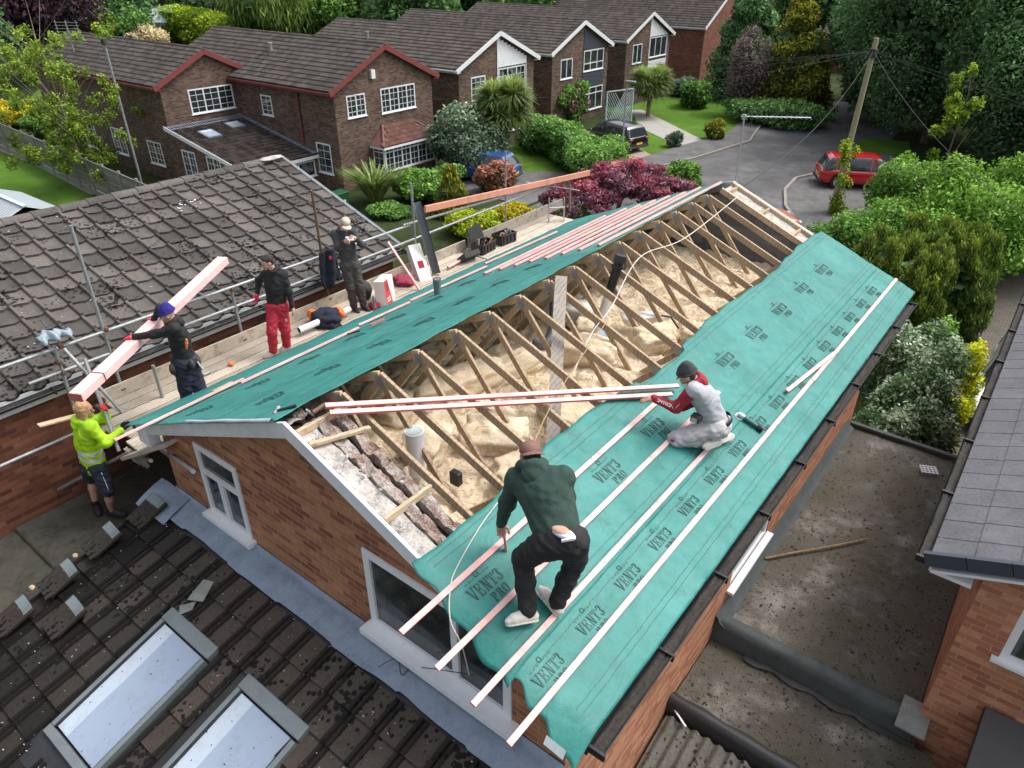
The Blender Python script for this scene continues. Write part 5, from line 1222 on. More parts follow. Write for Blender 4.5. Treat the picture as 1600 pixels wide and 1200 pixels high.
rope([rroof(1152, 308, .05), rroof(1070, 372, .07), rroof(1000, 402, .05), rroof(955, 480, .04), rroof(925, 520, -.1), rroof(895, 585, -.2)], .007, 'rope', 'rope', 'pale cord running over the far rafters down past the flue', 'cord')
rope([rroof(950, 500, .02), rroof(900, 570, .03), rroof(858, 640, .06), rroof(835, 690, .05)], .005, 'rope_tan', 'rope', 'tan cord crossing the rafters toward the cap-wearing worker', 'cord')
rope([rroof(790, 770, .06), rroof(752, 820, .035), rroof(712, 890, .03), rroof(703, 925, .05), rroof(704, 970, .02), rroof(722, 1010, -.15), aty(733, 1055, -.1)], .005, 'rope', 'power_cable', 'thin white cable trailing over the lower membrane and off the gable edge', 'cable')
rope([aty(553, 848 + 250, -.2) * 0 + sr(1.0, -.12, .07), sr(1.12, .02, .10), sr(1.25, -.05, .06), sr(1.35, .05, .12), aty(742, 1055, .0)], .004, 'wire', 'loose_wire', 'tangled thin black wire on the lead flashing', 'wire')
# adjustable spanner / hammer-like grips
def tool(pts_in, lab, place, parts):
    t = thing(parts[0][4] if False else 'hand_tool', lab, 'tool', place)
    return t
A, B = lroof(424, 644, .05), lroof(462, 634, .05); t = thing('hammer', 'dark claw hammer lying on the left membrane near the curled edge', 'hammer', A)
b = MB(); b.tube([A.lerp(B, .25), B], [.012, .016], 10); b.build('handle', M['black_plastic'], t); d = unit(B - A); s_ = unit(d.cross(Vector((0, 0, 1))))
b = MB(); b.tube([A.lerp(B, .2) - s_ * .06, A.lerp(B, .2) + s_ * .05], [.02, .013], 10); b.build('head', M['steel'], t)
A, B = rroof(1162, 652, .06), rroof(1192, 672, .06); t = thing('angle_grinder', 'teal cordless angle grinder lying on the right membrane', 'grinder', A)
b = MB(); b.tube([A, A.lerp(B, .7)], [.032, .026], 14); b.build('motor_body', M['tool_green'], t)
b = MB(); b.tube([A.lerp(B, .7), A.lerp(B, .74), B], [.026, .038, .042], 10); b.build('battery', M['black_plastic'], t)
b = MB(); b.tube([A - unit(B - A) * .07, A], [.03, .036], 12); b.build('gear_head', M['alu'], t)
b = MB(); c = A - unit(B - A) * .05; b.tube([c + Vector((0, 0, -.028)), c + Vector((.002, 0, -.022))], .062, 20); b.build('disc', M['steel'], t)
A = rroof(520, 640, .02); t = thing('claw_hammer', 'hammer resting against the batten ends on the near gable', 'hammer', A)
b = MB(); b.tube([rroof(488, 645, .07), rroof(508, 632, .07)], .022, 10); b.build('head', M['rust'], t)
b = MB(); b.tube([rroof(478, 640, .05), rroof(490, 648, .05)], .012, 8); b.build('handle', M['steel'], t)
A, B = lroof(543, 522, .05), lroof(562, 517, .05); b = MB(); b.tube([A, B], .011, 8); tag(b.build('utility_knife', M['black_plastic']), 'black knife lying by the eaves batten of the left slope', 'knife')
# TV aerial on far gable
A, B = aty(1150, 292, 9.95), aty(1163, 182, 10.05); t = thing('tv_aerial', 'silver TV aerial on a mast at the far gable of the stripped roof', 'aerial', A)
b = MB(); b.tube([A - Vector((0, 0, .5)), B + Vector((0, 0, .04))], .016, 10); b.build('mast', M['alu'], t)
C = aty(1267, 184, 10.7); b = MB(); b.tube([B - (C - B) * .05, C], .009, 8); b.build('boom', M['alu'], t)
for k in range(12):
    q = B.lerp(C, .15 + k * .075); b = MB(); b.tube([q - Vector((.09, -.11, 0)), q + Vector((.09, -.11, 0))], .003, 5); b.build('element', M['alu'], t)
b = MB(); q = B.lerp(C, .12); b.tube([q + Vector((.0, .0, -.16)), q + Vector((0, 0, .16))], .006, 6); b.tube([q + Vector((-.1, .1, .14)), q + Vector((.1, -.1, .14))], .005, 6); b.tube([q + Vector((-.1, .1, -.14)), q + Vector((.1, -.1, -.14))], .005, 6); b.build('reflector', M['charcoal'], t)
b = MB(); b.box(B - Vector((.03, .03, .05)), B + Vector((.03, .03, .03))); b.build('bracket', M['alu'], t)
#@@PART4
# ================================================================== PEOPLE: blended solids polygonised on a grid
def sdf_mesh(prims, res=.010, k=.03, wr_amp=0.0, wr_f=1.0, seed=0, cut=None):
    """prims: ('c',a,b,ra,rb) tapered limb, ('e',centre,radii,3x3 axes) ellipsoid"""
    los, his = [], []
    for p in prims:
        if p[0] == 'c':
            a, b_, ra, rb = np.array(p[1]), np.array(p[2]), p[3], p[4]; los.append(np.minimum(a - ra, b_ - rb)); his.append(np.maximum(a + ra, b_ + rb))
        else:
            c = np.array(p[1]); r = max(p[2]); los.append(c - r); his.append(c + r)
    lo = np.min(los, 0) - .04; hi = np.max(his, 0) + .04
    n = np.ceil((hi - lo) / res).astype(int) + 1
    D = np.full(n, 1.0, dtype=np.float32); pad = k + .03
    for p, l, h in zip(prims, los, his):
        i0 = np.maximum(((l - pad - lo) / res).astype(int), 0); i1 = np.minimum(((h + pad - lo) / res).astype(int) + 2, n)
        xs = [lo[d] + res * np.arange(i0[d], i1[d]) for d in range(3)]
        X = np.stack(np.meshgrid(*xs, indexing='ij'), -1).astype(np.float32)
        if p[0] == 'c':
            a, b_ = np.array(p[1], dtype=np.float32), np.array(p[2], dtype=np.float32); ba = b_ - a; L2 = max(float(ba @ ba), 1e-8)
            t = np.clip(((X - a) @ ba) / L2, 0, 1); d = np.linalg.norm(X - a - t[..., None] * ba, axis=-1) - (p[3] + (p[4] - p[3]) * t)
        else:
            A = np.array(p[3], dtype=np.float32) if p[3] is not None else np.eye(3, dtype=np.float32)
            q = (X - np.array(p[1], dtype=np.float32)) @ A.T; r = np.array(p[2], dtype=np.float32)
            k0 = np.linalg.norm(q / r, axis=-1); k1 = np.linalg.norm(q / (r * r), axis=-1) + 1e-6; d = k0 * (k0 - 1) / k1
        sl = tuple(slice(i0[d_], i1[d_]) for d_ in range(3)); o = D[sl]; kk = p[5] if len(p) > 5 else k
        hh = np.clip(.5 + .5 * (o - d) / kk, 0, 1); D[sl] = o * (1 - hh) + d * hh - kk * hh * (1 - hh)
    gx = [lo[d] + res * np.arange(n[d]) for d in range(3)]
    if wr_amp:
        X, Y, Z = np.meshgrid(*gx, indexing='ij'); f = wr_f
        D += wr_amp * (np.sin(X * 31 * f + 3 * np.sin(Z * 17 * f + seed) + seed) * np.sin(Z * 43 * f + 2.5 * np.sin(Y * 19 * f + X * 9) + seed * 2) + .6 * np.sin(Y * 37 * f + 2 * np.sin(X * 23 * f + Z * 31 * f) + seed)).astype(np.float32)
    if cut is not None:
        X, Y, Z = np.meshgrid(*gx, indexing='ij')
        for (pn, pd) in cut: D = np.maximum(D, (X * pn[0] + Y * pn[1] + Z * pn[2] - pd).astype(np.float32))
    S = D < 0
    c8 = [(0, 0, 0), (1, 0, 0), (0, 1, 0), (1, 1, 0), (0, 0, 1), (1, 0, 1), (0, 1, 1), (1, 1, 1)]
    sh = tuple(n - 1); cnt = np.zeros(sh, dtype=np.int8)
    for c in c8: cnt += S[c[0]:c[0] + sh[0], c[1]:c[1] + sh[1], c[2]:c[2] + sh[2]]
    act = np.argwhere((cnt > 0) & (cnt < 8)); idx = np.full(sh, -1, dtype=np.int64); idx[tuple(act.T)] = np.arange(len(act))
    vals = np.stack([D[act[:, 0] + c[0], act[:, 1] + c[1], act[:, 2] + c[2]] for c in c8], 1); C8 = np.array(c8, dtype=np.float32)
    acc = np.zeros((len(act), 3), dtype=np.float32); w_ = np.zeros(len(act), dtype=np.float32)
    for i in range(8):
        for j in range(i + 1, 8):
            if np.abs(C8[i] - C8[j]).sum() != 1: continue
            m = (vals[:, i] < 0) != (vals[:, j] < 0); t = vals[:, i] / (vals[:, i] - vals[:, j] + 1e-12)
            acc[m] += (C8[i] + (C8[j] - C8[i]) * t[m, None]); w_[m] += 1
    V = lo + res * (act + acc / w_[:, None]); Fs = []
    for ax in range(3):
        a1, a2 = [(1, 2), (2, 0), (0, 1)][ax]; s0 = [slice(None)] * 3; s1 = [slice(None)] * 3; s0[ax] = slice(0, -1); s1[ax] = slice(1, None)
        ch = S[tuple(s0)] != S[tuple(s1)]; e = np.argwhere(ch); e = e[(e[:, a1] > 0) & (e[:, a2] > 0) & (e[:, a1] < sh[a1]) & (e[:, a2] < sh[a2]) & (e[:, ax] < sh[ax])]
        ins = S[e[:, 0], e[:, 1], e[:, 2]]; q = []
        for d1, d2 in ((1, 1), (0, 1), (0, 0), (1, 0)):
            g = e.copy(); g[:, a1] -= d1; g[:, a2] -= d2; q.append(idx[g[:, 0], g[:, 1], g[:, 2]])
        q = np.stack(q, 1); q[~ins] = q[~ins][:, ::-1]; Fs.append(q[(q >= 0).all(1)])
    return V, np.concatenate(Fs)
def np_obj(name, V, Fc, mat, parent=None, smooth=True, label=None, rnd=None, org=None):
    V = np.asarray(V, dtype=np.float64)
    if parent is not None:
        inv = np.array(WM[parent.name].inverted()); V = V @ inv[:3, :3].T + inv[:3, 3]; org = np.zeros(3)
    else: org = np.array([V[:, 0].mean(), V[:, 1].mean(), V[:, 2].min()]) if org is None else np.array(org); V = V - org
    me = bpy.data.meshes.new(name); nf = len(Fc); m = Fc.shape[1]
    me.vertices.add(len(V)); me.vertices.foreach_set('co', V.astype(np.float32).ravel())
    me.loops.add(nf * m); me.loops.foreach_set('vertex_index', Fc.astype(np.int32).ravel())
    me.polygons.add(nf); me.polygons.foreach_set('loop_start', (np.arange(nf) * m).astype(np.int32))
    me.polygons.foreach_set('use_smooth', np.full(nf, smooth, dtype=bool))
    if rnd is not None: a = me.attributes.new('rnd', 'FLOAT', 'FACE'); a.data.foreach_set('value', rnd.astype(np.float32))
    me.update(calc_edges=True); me.validate(); me.materials.append(M[mat] if isinstance(mat, str) else mat)
    o = bpy.data.objects.new(name, me); COL.objects.link(o)
    if parent is not None: o.parent = parent; WM[o.name] = WM[parent.name].copy()
    else: o.location = Vector(org.tolist()); WM[o.name] = Matrix.Translation(o.location)
    if label: o['label'] = label
    return o
def c_(a, b, ra, rb, k=None): return ('c', tuple(a), tuple(b), ra, rb) + ((k,) if k else ())
def e_(c, r, f=None, u=None):
    if f is None: return ('e', tuple(c), r, None)
    f = unit(f); s = unit(f.cross(u)); u2 = unit(s.cross(f)); return ('e', tuple(c), r, [tuple(s), tuple(f), tuple(u2)])
def onray(px, py, parent, L, sign):
    """point on the sight line of (px,py) at distance L from parent; sign +1 the farther one"""
    d = rayd(px, py).normalized(); w0 = parent - CAM; tm = w0.dot(d); h2 = L * L - (w0 - d * tm).length_squared
    if h2 < 0: q = CAM + d * tm; return parent + (q - parent).normalized() * L
    return CAM + d * (tm + sign * math.sqrt(h2))
def hand(prims, wrist, elbow, aim, side_v, S, curl=.6, radii=.0088):
    """palm, four jointed fingers of unequal length and a side thumb; aim = finger direction, side_v = thumb side"""
    aim = unit(aim); sv2 = unit(Vector(side_v) - aim * aim.dot(Vector(side_v))); nrm = unit(aim.cross(sv2)); w0 = Vector(wrist)
    prims.append(c_(w0, w0 + aim * .045 * S, .026 * S, .030 * S)); prims.append(c_(w0 + aim * .03 * S + sv2 * .018 * S, w0 + aim * .085 * S + sv2 * .024 * S, .019 * S, .015 * S)); prims.append(c_(w0 + aim * .03 * S - sv2 * .018 * S, w0 + aim * .08 * S - sv2 * .026 * S, .019 * S, .014 * S))
    tips = []
    for i, (off, L) in enumerate(((.030, .068), (.011, .076), (-.009, .070), (-.028, .056))):
        p = w0 + aim * (.085 - abs(off) * .12) * S + sv2 * off * S; d = aim + sv2 * off * 2
        for j, (f, a) in enumerate(((.45, curl * .5), (.30, curl * 1.1), (.25, curl * 1.6))):
            dd = unit(unit(d) * math.cos(a) + nrm * math.sin(a)); q = p + dd * L * f * S; prims.append(c_(p, q, (radii - .0006 * j) * S, (radii - .0006 * (j + 1)) * S, .006)); p = q
        tips.append(p)
    p = w0 + aim * .028 * S + sv2 * .026 * S
    for f, d in ((.034, aim * .6 + sv2 * .9 + nrm * .25), (.03, aim * .9 + sv2 * .4 + nrm * .5), (.024, aim + nrm * .7)):
        q = p + unit(d) * f * S; prims.append(c_(p, q, .0115 * S, .0098 * S, .008)); p = q
    return w0 + aim * .09 * S + nrm * .02 * S
def person(label, J, S, face, up=(0, 0, 1), top='charcoal', bottom='jeans', shoes='shoe_black', hair=None, cap=None, brim=None, beanie=None, hood=None, shorts=False, gloves=None, puff=0, jacket_len=.0,
           baggy=1.25, hand_aim=None, curl=(.6, .6), sleeve=None, hoodcol=None, seed=0, shoe_dir=None, loose=1.0, collar=True):
    """J: joints in world metres - head neck chest pelvis shL elL wrL shR elR wrR hipL knL anL toL hipR knR anR toR"""
    J = {k: Vector(v) for k, v in J.items()}; f = unit(face); up = unit(up)
    base = (J['anL'] + J['anR']) / 2 - Vector((0, 0, .08)); t = thing('person', label, 'person', base)
    hd, nk, ch, pv = J['head'], J['neck'], J['chest'], J['pelvis']; hu = unit(hd - nk) * .55 + Vector(up) * .6; hu = unit(hu); f = unit(f - hu * f.dot(hu) * .6); s = unit(f.cross(hu))
    B = []
    # head: skull, jaw, nose, brow, ears, neck
    B += [e_(hd + hu * .02 * S, (.074 * S, .092 * S, .088 * S), f, hu), e_(hd + f * .022 * S - hu * .045 * S, (.056 * S, .062 * S, .062 * S), f, hu), e_(hd + f * .07 * S - hu * .085 * S, (.022 * S, .02 * S, .018 * S), f, hu)]
    B += [('c', tuple(hd + f * .088 * S + hu * .004 * S), tuple(hd + f * .108 * S - hu * .028 * S), .008 * S, .0125 * S, .008), c_(hd + f * .082 * S + hu * .022 * S - s * .03 * S, hd + f * .082 * S + hu * .022 * S + s * .03 * S, .010 * S, .010 * S, .01)]
    for sg in (-1, 1): B.append(e_(hd + s * sg * .076 * S - f * .004 * S - hu * .01 * S, (.010 * S, .018 * S, .030 * S), f, hu))
    for sg in (-1, 1): B.append(e_(hd + s * sg * .036 * S + f * .06 * S - hu * .025 * S, (.02 * S, .02 * S, .02 * S), f, hu))
    B += [c_(hd - hu * .04 * S - f * .02 * S, nk, .052 * S, .060 * S)]
    # hidden trunk and limbs keep the body one surface
    B += [c_(nk, ch, .06 * S, .10 * S), c_(ch, pv, .10 * S, .10 * S)]
    for q in 'LR':
        B += [c_(J['sh' + q], nk, .05 * S, .05 * S), c_(J['sh' + q], J['el' + q], .045 * S, .036 * S), c_(J['el' + q], J['wr' + q], .037 * S, .024 * S)]
        B += [c_(pv, J['hip' + q], .08 * S, .08 * S), c_(J['hip' + q], J['kn' + q], .075 * S, .050 * S), c_(J['kn' + q], J['kn' + q].lerp(J['an' + q], .35), .048 * S, .054 * S), c_(J['kn' + q].lerp(J['an' + q], .35), J['an' + q], .054 * S, .034 * S), c_(J['an' + q], J['an' + q].lerp(J['to' + q], .35), .033 * S, .022 * S)]
    for i, q in enumerate('LR'):
        a = (hand_aim or {}).get(q) or (J['wr' + q] - J['el' + q]); sdv = (hand_aim or {}).get('s' + q) or Vector((0, 0, 1)); H = []
        hand(H, J['wr' + q], J['el' + q], a, sdv, S, curl[i]); B += H
        if gloves and gloves[i]:
            Vv, Fc = sdf_mesh([(p[0], p[1], p[2], p[3] + .0035 * S, p[4] + .0035 * S) + tuple(p[5:]) for p in H], .006, .010); np_obj('glove', Vv, Fc, gloves[i], t)
    V, Fc = sdf_mesh(B, .0072 * max(.9, S), .022 * S); body = np_obj('body', V, Fc, 'skin', t)
    for sg in (-1, 1):
        m = MB(); c = hd + s * sg * .031 * S + f * .083 * S + hu * .008 * S; m.ball(c, .0105 * S, nu=8, nv=6); m.build('eye', M['eye'], body)
    m = MB(); c = hd + f * .083 * S - hu * .055 * S; m.tube([c - s * .022 * S, c + f * .006 * S, c + s * .022 * S], [.003 * S, .006 * S, .003 * S], 6); m.build('mouth', M['lip'], body)
    # jacket / top
    P = []; w_ = (1.0 + puff) * loose
    def sp(q): return J['sh' + q] * .94 + nk * .06
    fwd = unit(Vector(face) - Vector((0, 0, Vector(face).z)) * .6)
    lowr = pv + unit(pv - ch) * jacket_len * S
    for q in 'LR':
        hp = J['hip' + q]
        P += [c_(sp(q), ch.lerp(J['sh' + q], .45), .072 * S * w_, .105 * S * w_), c_(ch.lerp(J['sh' + q], .45), pv.lerp(hp, .55) + (lowr - pv), .105 * S * w_, .108 * S * w_)]
        P += [c_(sp(q), J['el' + q], .066 * S * w_, .052 * S * w_), c_(J['el' + q], J['wr' + q].lerp(J['el' + q], .06), .054 * S * w_, .036 * S * w_), c_(J['wr' + q].lerp(J['el' + q], .12), J['wr' + q].lerp(J['el' + q], .02), .039 * S * w_, .037 * S * w_, .012)]
        P += [c_(sp(q), nk - hu * .01 * S, .062 * S * w_, .060 * S)]
    P += [c_(nk.lerp(ch, .2), ch, .095 * S, .125 * S * w_), c_(ch, lowr, .12 * S * w_, .112 * S * w_)]
    if sleeve:
        SL_ = [p for i, p in enumerate(P) if i % 6 in (2, 3, 4) and i < 12]; P2 = [p for i, p in enumerate(P) if not (i % 6 in (3, 4) and i < 12)]
        P2 = [p for i, p in enumerate(P) if not (i % 6 in (2, 3, 4) and i < 12)]
        V, Fc = sdf_mesh([(p[0], p[1], p[2], p[3] + .004, p[4] + .004) + tuple(p[5:]) for p in SL_], .010, .03 * S, .004, 1.2, seed + 1); np_obj('sleeves', V, Fc, sleeve, t); P = P2
    V, Fc = sdf_mesh(P, .0095, .045 * S, .0038, 1.0, seed); jk = np_obj('jacket' if not sleeve else 'sweatshirt', V, Fc, top, t)
    # hem band
    if hood:
        H = []; hb = nk - f * .055 * S - hu * .0 * S; ring = []
        for k in range(9):
            a = math.pi * (k / 8) * 1.25 - math.pi * .125; ring.append(nk + hu * (.028 + .01 * math.sin(a)) * S - f * math.sin(a) * .085 * S * hood + s * math.cos(a) * .085 * S + f * .015 * S)
        for a, b_ in zip(ring, ring[1:]): H.append(c_(a, b_, .032 * S * hood, .032 * S * hood))
        H.append(e_(nk - f * .085 * S - hu * .03 * S, (.085 * S * hood, .045 * S * hood, .075 * S * hood), f, hu))
        V, Fc = sdf_mesh(H, .008, .02, .003, 1.4, seed + 5); np_obj('hood', V, Fc, hoodcol or top, t)
    # trousers
    P = []; k2 = .0
    for q in 'LR':
        hp, kn, an = J['hip' + q], J['kn' + q], J['an' + q]
        if shorts:
            m_ = kn.lerp(hp, .10); P += [c_(hp, m_, .100 * S, .092 * S)]
        else:
            mid = kn.lerp(an, .5); P += [c_(hp, kn, .098 * S, .070 * S), c_(kn, mid, .068 * S, .060 * S), c_(mid, an + (kn - an) * .04, .060 * S, .056 * S)]
        P += [c_(pv, hp, .110 * S, .102 * S)]
    P = [(p[0], p[1], p[2], p[3] * lerp(1, baggy, .75), p[4] * baggy) for p in P[:]] if not shorts else P
    P += [c_(pv + unit(ch - pv) * .05 * S, pv, .108 * S, .115 * S), e_(pv - fwd * .05 * S - Vector((0, 0, .03 * S)), (.14 * S, .10 * S, .11 * S), fwd, (0, 0, 1))]
    V, Fc = sdf_mesh(P, .0095, .035 * S, .0058, 1.15, seed + 2); tr = np_obj('shorts' if shorts else 'trousers', V, Fc, bottom, t)
    for q in 'LR':
        an, to = J['an' + q], J['to' + q]; d = to - an; d = unit(Vector((d.x, d.y, d.z))); upf = unit(J['kn' + q] - an); nf = unit(upf - d * upf.dot(d))
        hl = an - d * .055 * S - nf * .035 * S; P = [c_(hl, an + d * .12 * S - nf * .040 * S, .036 * S, .042 * S), c_(an + d * .03 * S - nf * .01 * S, an + d * .12 * S - nf * .03 * S, .045 * S, .036 * S), c_(an + d * .12 * S - nf * .040 * S, an + d * .165 * S - nf * .046 * S, .041 * S, .031 * S), c_(an + nf * .015 * S - d * .02 * S, hl, .044 * S, .036 * S)]
        V, Fc = sdf_mesh(P, .0075, .02, cut=[(tuple(-nf), float((-nf).dot(an - nf * .073 * S)))]); sh_ = np_obj('shoe', V, Fc, shoes, t)
        P = [c_(hl - nf * .03 * S, an + d * .15 * S - nf * .068 * S, .038 * S, .043 * S)]
        V, Fc = sdf_mesh(P, .008, .02, cut=[(tuple(nf), float(nf.dot(an - nf * .066 * S))), (tuple(-nf), float((-nf).dot(an - nf * .082 * S)))]); np_obj('sole', V, Fc, 'shoe_white' if shoes == 'shoe_white' else 'rubber', sh_)
    # headgear / hair
    if beanie:
        V, Fc = sdf_mesh([e_(hd + hu * .045 * S - f * .012 * S, (.089 * S, .103 * S, .094 * S), f, hu), e_(hd + hu * .12 * S - f * .03 * S, (.045 * S, .05 * S, .04 * S), f, hu)], .008, .04, .002, 2, cut=[(tuple(-hu), float((-hu).dot(hd + hu * .025 * S)))])
        bn = np_obj('beanie', V, Fc, beanie, t)
        R0 = []
        for k in range(25):
            a = 2 * math.pi * k / 24; R0.append(hd + hu * .036 * S - f * .010 * S + s * math.cos(a) * .087 * S + f * math.sin(a) * .102 * S)
        m = MB(); m.tube(R0, .014 * S, 8, caps=False); m.build('turn_up', M[beanie], bn)
    if cap:
        V, Fc = sdf_mesh([e_(hd + hu * .040 * S - f * .008 * S, (.086 * S, .102 * S, .082 * S), f, hu)], .008, .02, cut=[(tuple(-hu), float((-hu).dot(hd + hu * .03 * S)))]); cp = np_obj('cap', V, Fc, cap, t)
        bd_ = f if brim == 'front' else -f; m = MB(); P = []
        for i in range(9):
            a = lerp(-.9, .9, i / 8); row = []
            for j in range(5):
                r = lerp(.085, .085 + .075 * math.cos(a * 1.1), j / 4) * S; row.append(hd + hu * (.036 - .022 * (j / 4) ** 2 - .015 * abs(a)) * S + bd_ * math.cos(a) * r * 1.08 + s * math.sin(a) * r * .95)
            P.append(row)
        m.grid(P); o = m.build('brim', M[cap], cp); q = o.modifiers.new('t', 'SOLIDIFY'); q.thickness = .005; m = MB(); m.ball(hd + hu * .124 * S - f * .008 * S, .009 * S); m.build('button', M[cap], cp)
    if hair:
        kind, mt = hair; P = []
        if kind == 'short': P = [e_(hd + hu * .048 * S - f * .02 * S, (.084 * S, .094 * S, .078 * S), f, hu), e_(hd + hu * .085 * S + f * .03 * S, (.06 * S, .05 * S, .035 * S), f, hu), e_(hd - f * .05 * S - hu * .01 * S, (.072 * S, .05 * S, .06 * S), f, hu)]
        elif kind == 'back': P = [e_(hd - f * .045 * S - hu * .005 * S, (.073 * S, .052 * S, .062 * S), f, hu)]
        else:
            P = [e_(hd + hu * .035 * S - f * .02 * S, (.088 * S, .098 * S, .088 * S), f, hu)]
            rg = random.Random(4)
            for k in range(22):
                a = lerp(-1.9, 1.9, k / 21); p0 = hd + hu * .03 * S - f * math.cos(a) * .075 * S + s * math.sin(a) * .078 * S; p1 = p0 - Vector((0, 0, .10 * S)) - f * .01 * S * math.cos(a); p2 = p1 - Vector((0, 0, (.07 + rg.random() * .07) * S)) + s * math.sin(a) * .03 * S - f * (.02 * math.cos(a)) * S
                P += [c_(p0, p1, .022 * S, .018 * S, .008), c_(p1, p2, .018 * S, .006 * S, .008)]
        V, Fc = sdf_mesh(P, .007, .012, .004, 3.0); np_obj('hair', V, Fc, mt, t)
    return t, J, dict(f=f, s=s, hu=hu)
def chain(px, order, start, S, lens):
    J = {}
    for name, par, L, sg in order:
        J[name] = onray(px[name][0], px[name][1], J[par] if par in J else start[par], L * S, sg)
    return J
def ik(a, c, la, lb, hintp):
    """middle joint between a and c, on the side of hint point"""
    d = c - a; L = min(d.length, (la + lb) * .999); u = unit(d); x = (la * la - lb * lb + L * L) / (2 * L); h = math.sqrt(max(la * la - x * x, 0)); hv = Vector(hintp) - a; hv = hv - u * hv.dot(u)
    return a + u * x + unit(hv) * h
TH, SHN, UA, FA = .43, .42, .28, .25
RIGHT, VIEW = R_.copy(), Vector((F_.x, F_.y, 0)).normalized()
def ray_at(px, py, P, off=0.0):
    """sight line of (px,py) met by the upright plane facing us through P, moved off metres away"""
    return atpl(px, py, tuple(VIEW), VIEW.dot(Vector(P)) + off)

# ---- worker in the green hood, bending over the battens
S = 1.0
fl = rroof(824, 968, .05) + Vector((0, 0, .085)); fr = rroof(870, 952, .05) + Vector((0, 0, .085))
anL, anR = fl, fr
mid = (anL + anR) / 2
pv = ray_at(874, 840, mid, -.02); 
hipL, hipR = ray_at(856, 848, mid, -.02), ray_at(893, 846, mid, -.04)
knL = ik(hipL, anL, TH, SHN, ray_at(800, 868, mid, .30)); knR = ik(hipR, anR, TH, SHN, ray_at(895, 905, mid, .25))
ch = ray_at(855, 775, mid, .22); nk = ray_at(832, 732, mid, .38); hd = nk + (ray_at(829, 712, mid, .48) - nk)
shL, shR = ray_at(806, 750, mid, .40), ray_at(882, 748, mid, .28)
wrL = ray_at(783, 818, mid, .50); elL = ik(shL, wrL, UA, FA, ray_at(770, 790, mid, .35))
wrR = ray_at(884, 806, mid, .52); elR = ik(shR, wrR, UA, FA, ray_at(940, 795, mid, .25))
J = dict(head=hd, neck=nk, chest=ch, pelvis=pv, shL=shL, elL=elL, wrL=wrL, shR=shR, elR=elR, wrR=wrR, hipL=hipL, knL=knL, anL=anL, toL=anL + (rroof(789, 972, .05) - rroof(830, 965, .05)).normalized() * .15, hipR=hipR, knR=knR, anR=anR, toR=anR + (rroof(846, 918, .05) - rroof(872, 950, .05)).normalized() * .15)
PACKNOTE = 0
if 0: print('P1 dims', [(a + b_, round((J[a] - J[b_]).length, 2)) for a, b_ in (('head', 'neck'), ('neck', 'pelvis'), ('shL', 'shR'), ('hipL', 'anL'), ('hipR', 'anR'), ('shL', 'wrL'), ('shR', 'wrR'))])
p1, J1, ax1 = person('worker bending over in a dark green hooded top, black trousers and a brown cap', J, S, unit(VIEW * .8 + Vector((-.2, -.1, -.75))), top='green_fleece', bottom='black_cloth', shoes='shoe_white', cap='brown_cap', brim='back', hood=1.25, curl=(1.0, .6), loose=1.22, baggy=1.32, jacket_len=-.09, seed=1, hair=('back', 'hair_dark'),
    hand_aim={'L': Vector((0, 0, -1)) + VIEW * .2, 'sL': RIGHT})
def band(parent, name, c, n, r, h, mat, ry=None, seg=28, rr=.006):
    n = unit(n); s, u = perp(n); m = MB(); P = []
    for i in range(seg + 1):
        a = 2 * math.pi * i / seg; d = s * math.cos(a) * r + u * math.sin(a) * (ry or r); P.append([c + d - n * h / 2, c + d * (1 + rr / r) - n * h / 2, c + d * (1 + rr / r) + n * h / 2, c + d + n * h / 2])
    m.grid(P); return m.build(name, M[mat], parent)
# bare lower back, waistband
b = MB(); c = ray_at(876, 828, mid, -.080); b.ball(c, .085, .045, .024, nu=22, nv=12); b.build('lower_back', M['skin'], p1)
b = MB(); c = ray_at(880, 833, mid, -.098); b.ball(c, .105, .05, .030, nu=22, nv=12); b.build('underpants', M['pants_blue'], p1)
b = MB(); c = ray_at(887, 846, mid, -.20); b.obox(c - RIGHT * .045, RIGHT * .09 + Vector((0, 0, .02)), Vector((0, 0, .02)), -VIEW * .012); b.build('waist_label', M['print_white'], p1)
for q in 'LR':
    c = J1['kn' + q].lerp(J1['an' + q], .68); n = unit(J1['kn' + q] - J1['an' + q]); m = MB(); P = []
    s_, u_ = perp(n)
    for i in range(12):
        a0 = math.atan2((CAM - c).dot(u_), (CAM - c).dot(s_)) + lerp(-.75, .75, i / 11) ; d = s_ * math.cos(a0) + u_ * math.sin(a0); P.append([c + d * .069 - n * .006, c + d * .069 + n * .006])
    m.grid(P); m.build('reflective_strip', M['print_white'], p1)
b = MB(); b.ball(ray_at(912, 845, mid, -.02), .035, .05, .09, disp=lambda d: .2 * mnoise.noise(d * 3)); b.build('holster_pocket', M['black_cloth'], p1)
A = J1['wrL'] + Vector((0, 0, -.06)); b = MB(); b.beam(ray_at(786, 824, A), ray_at(791, 861, A), .032, .02); tag(b.build('wood_offcut', M['orange_wood']), 'small orange batten offcut held by the worker in the green hood', 'offcut')

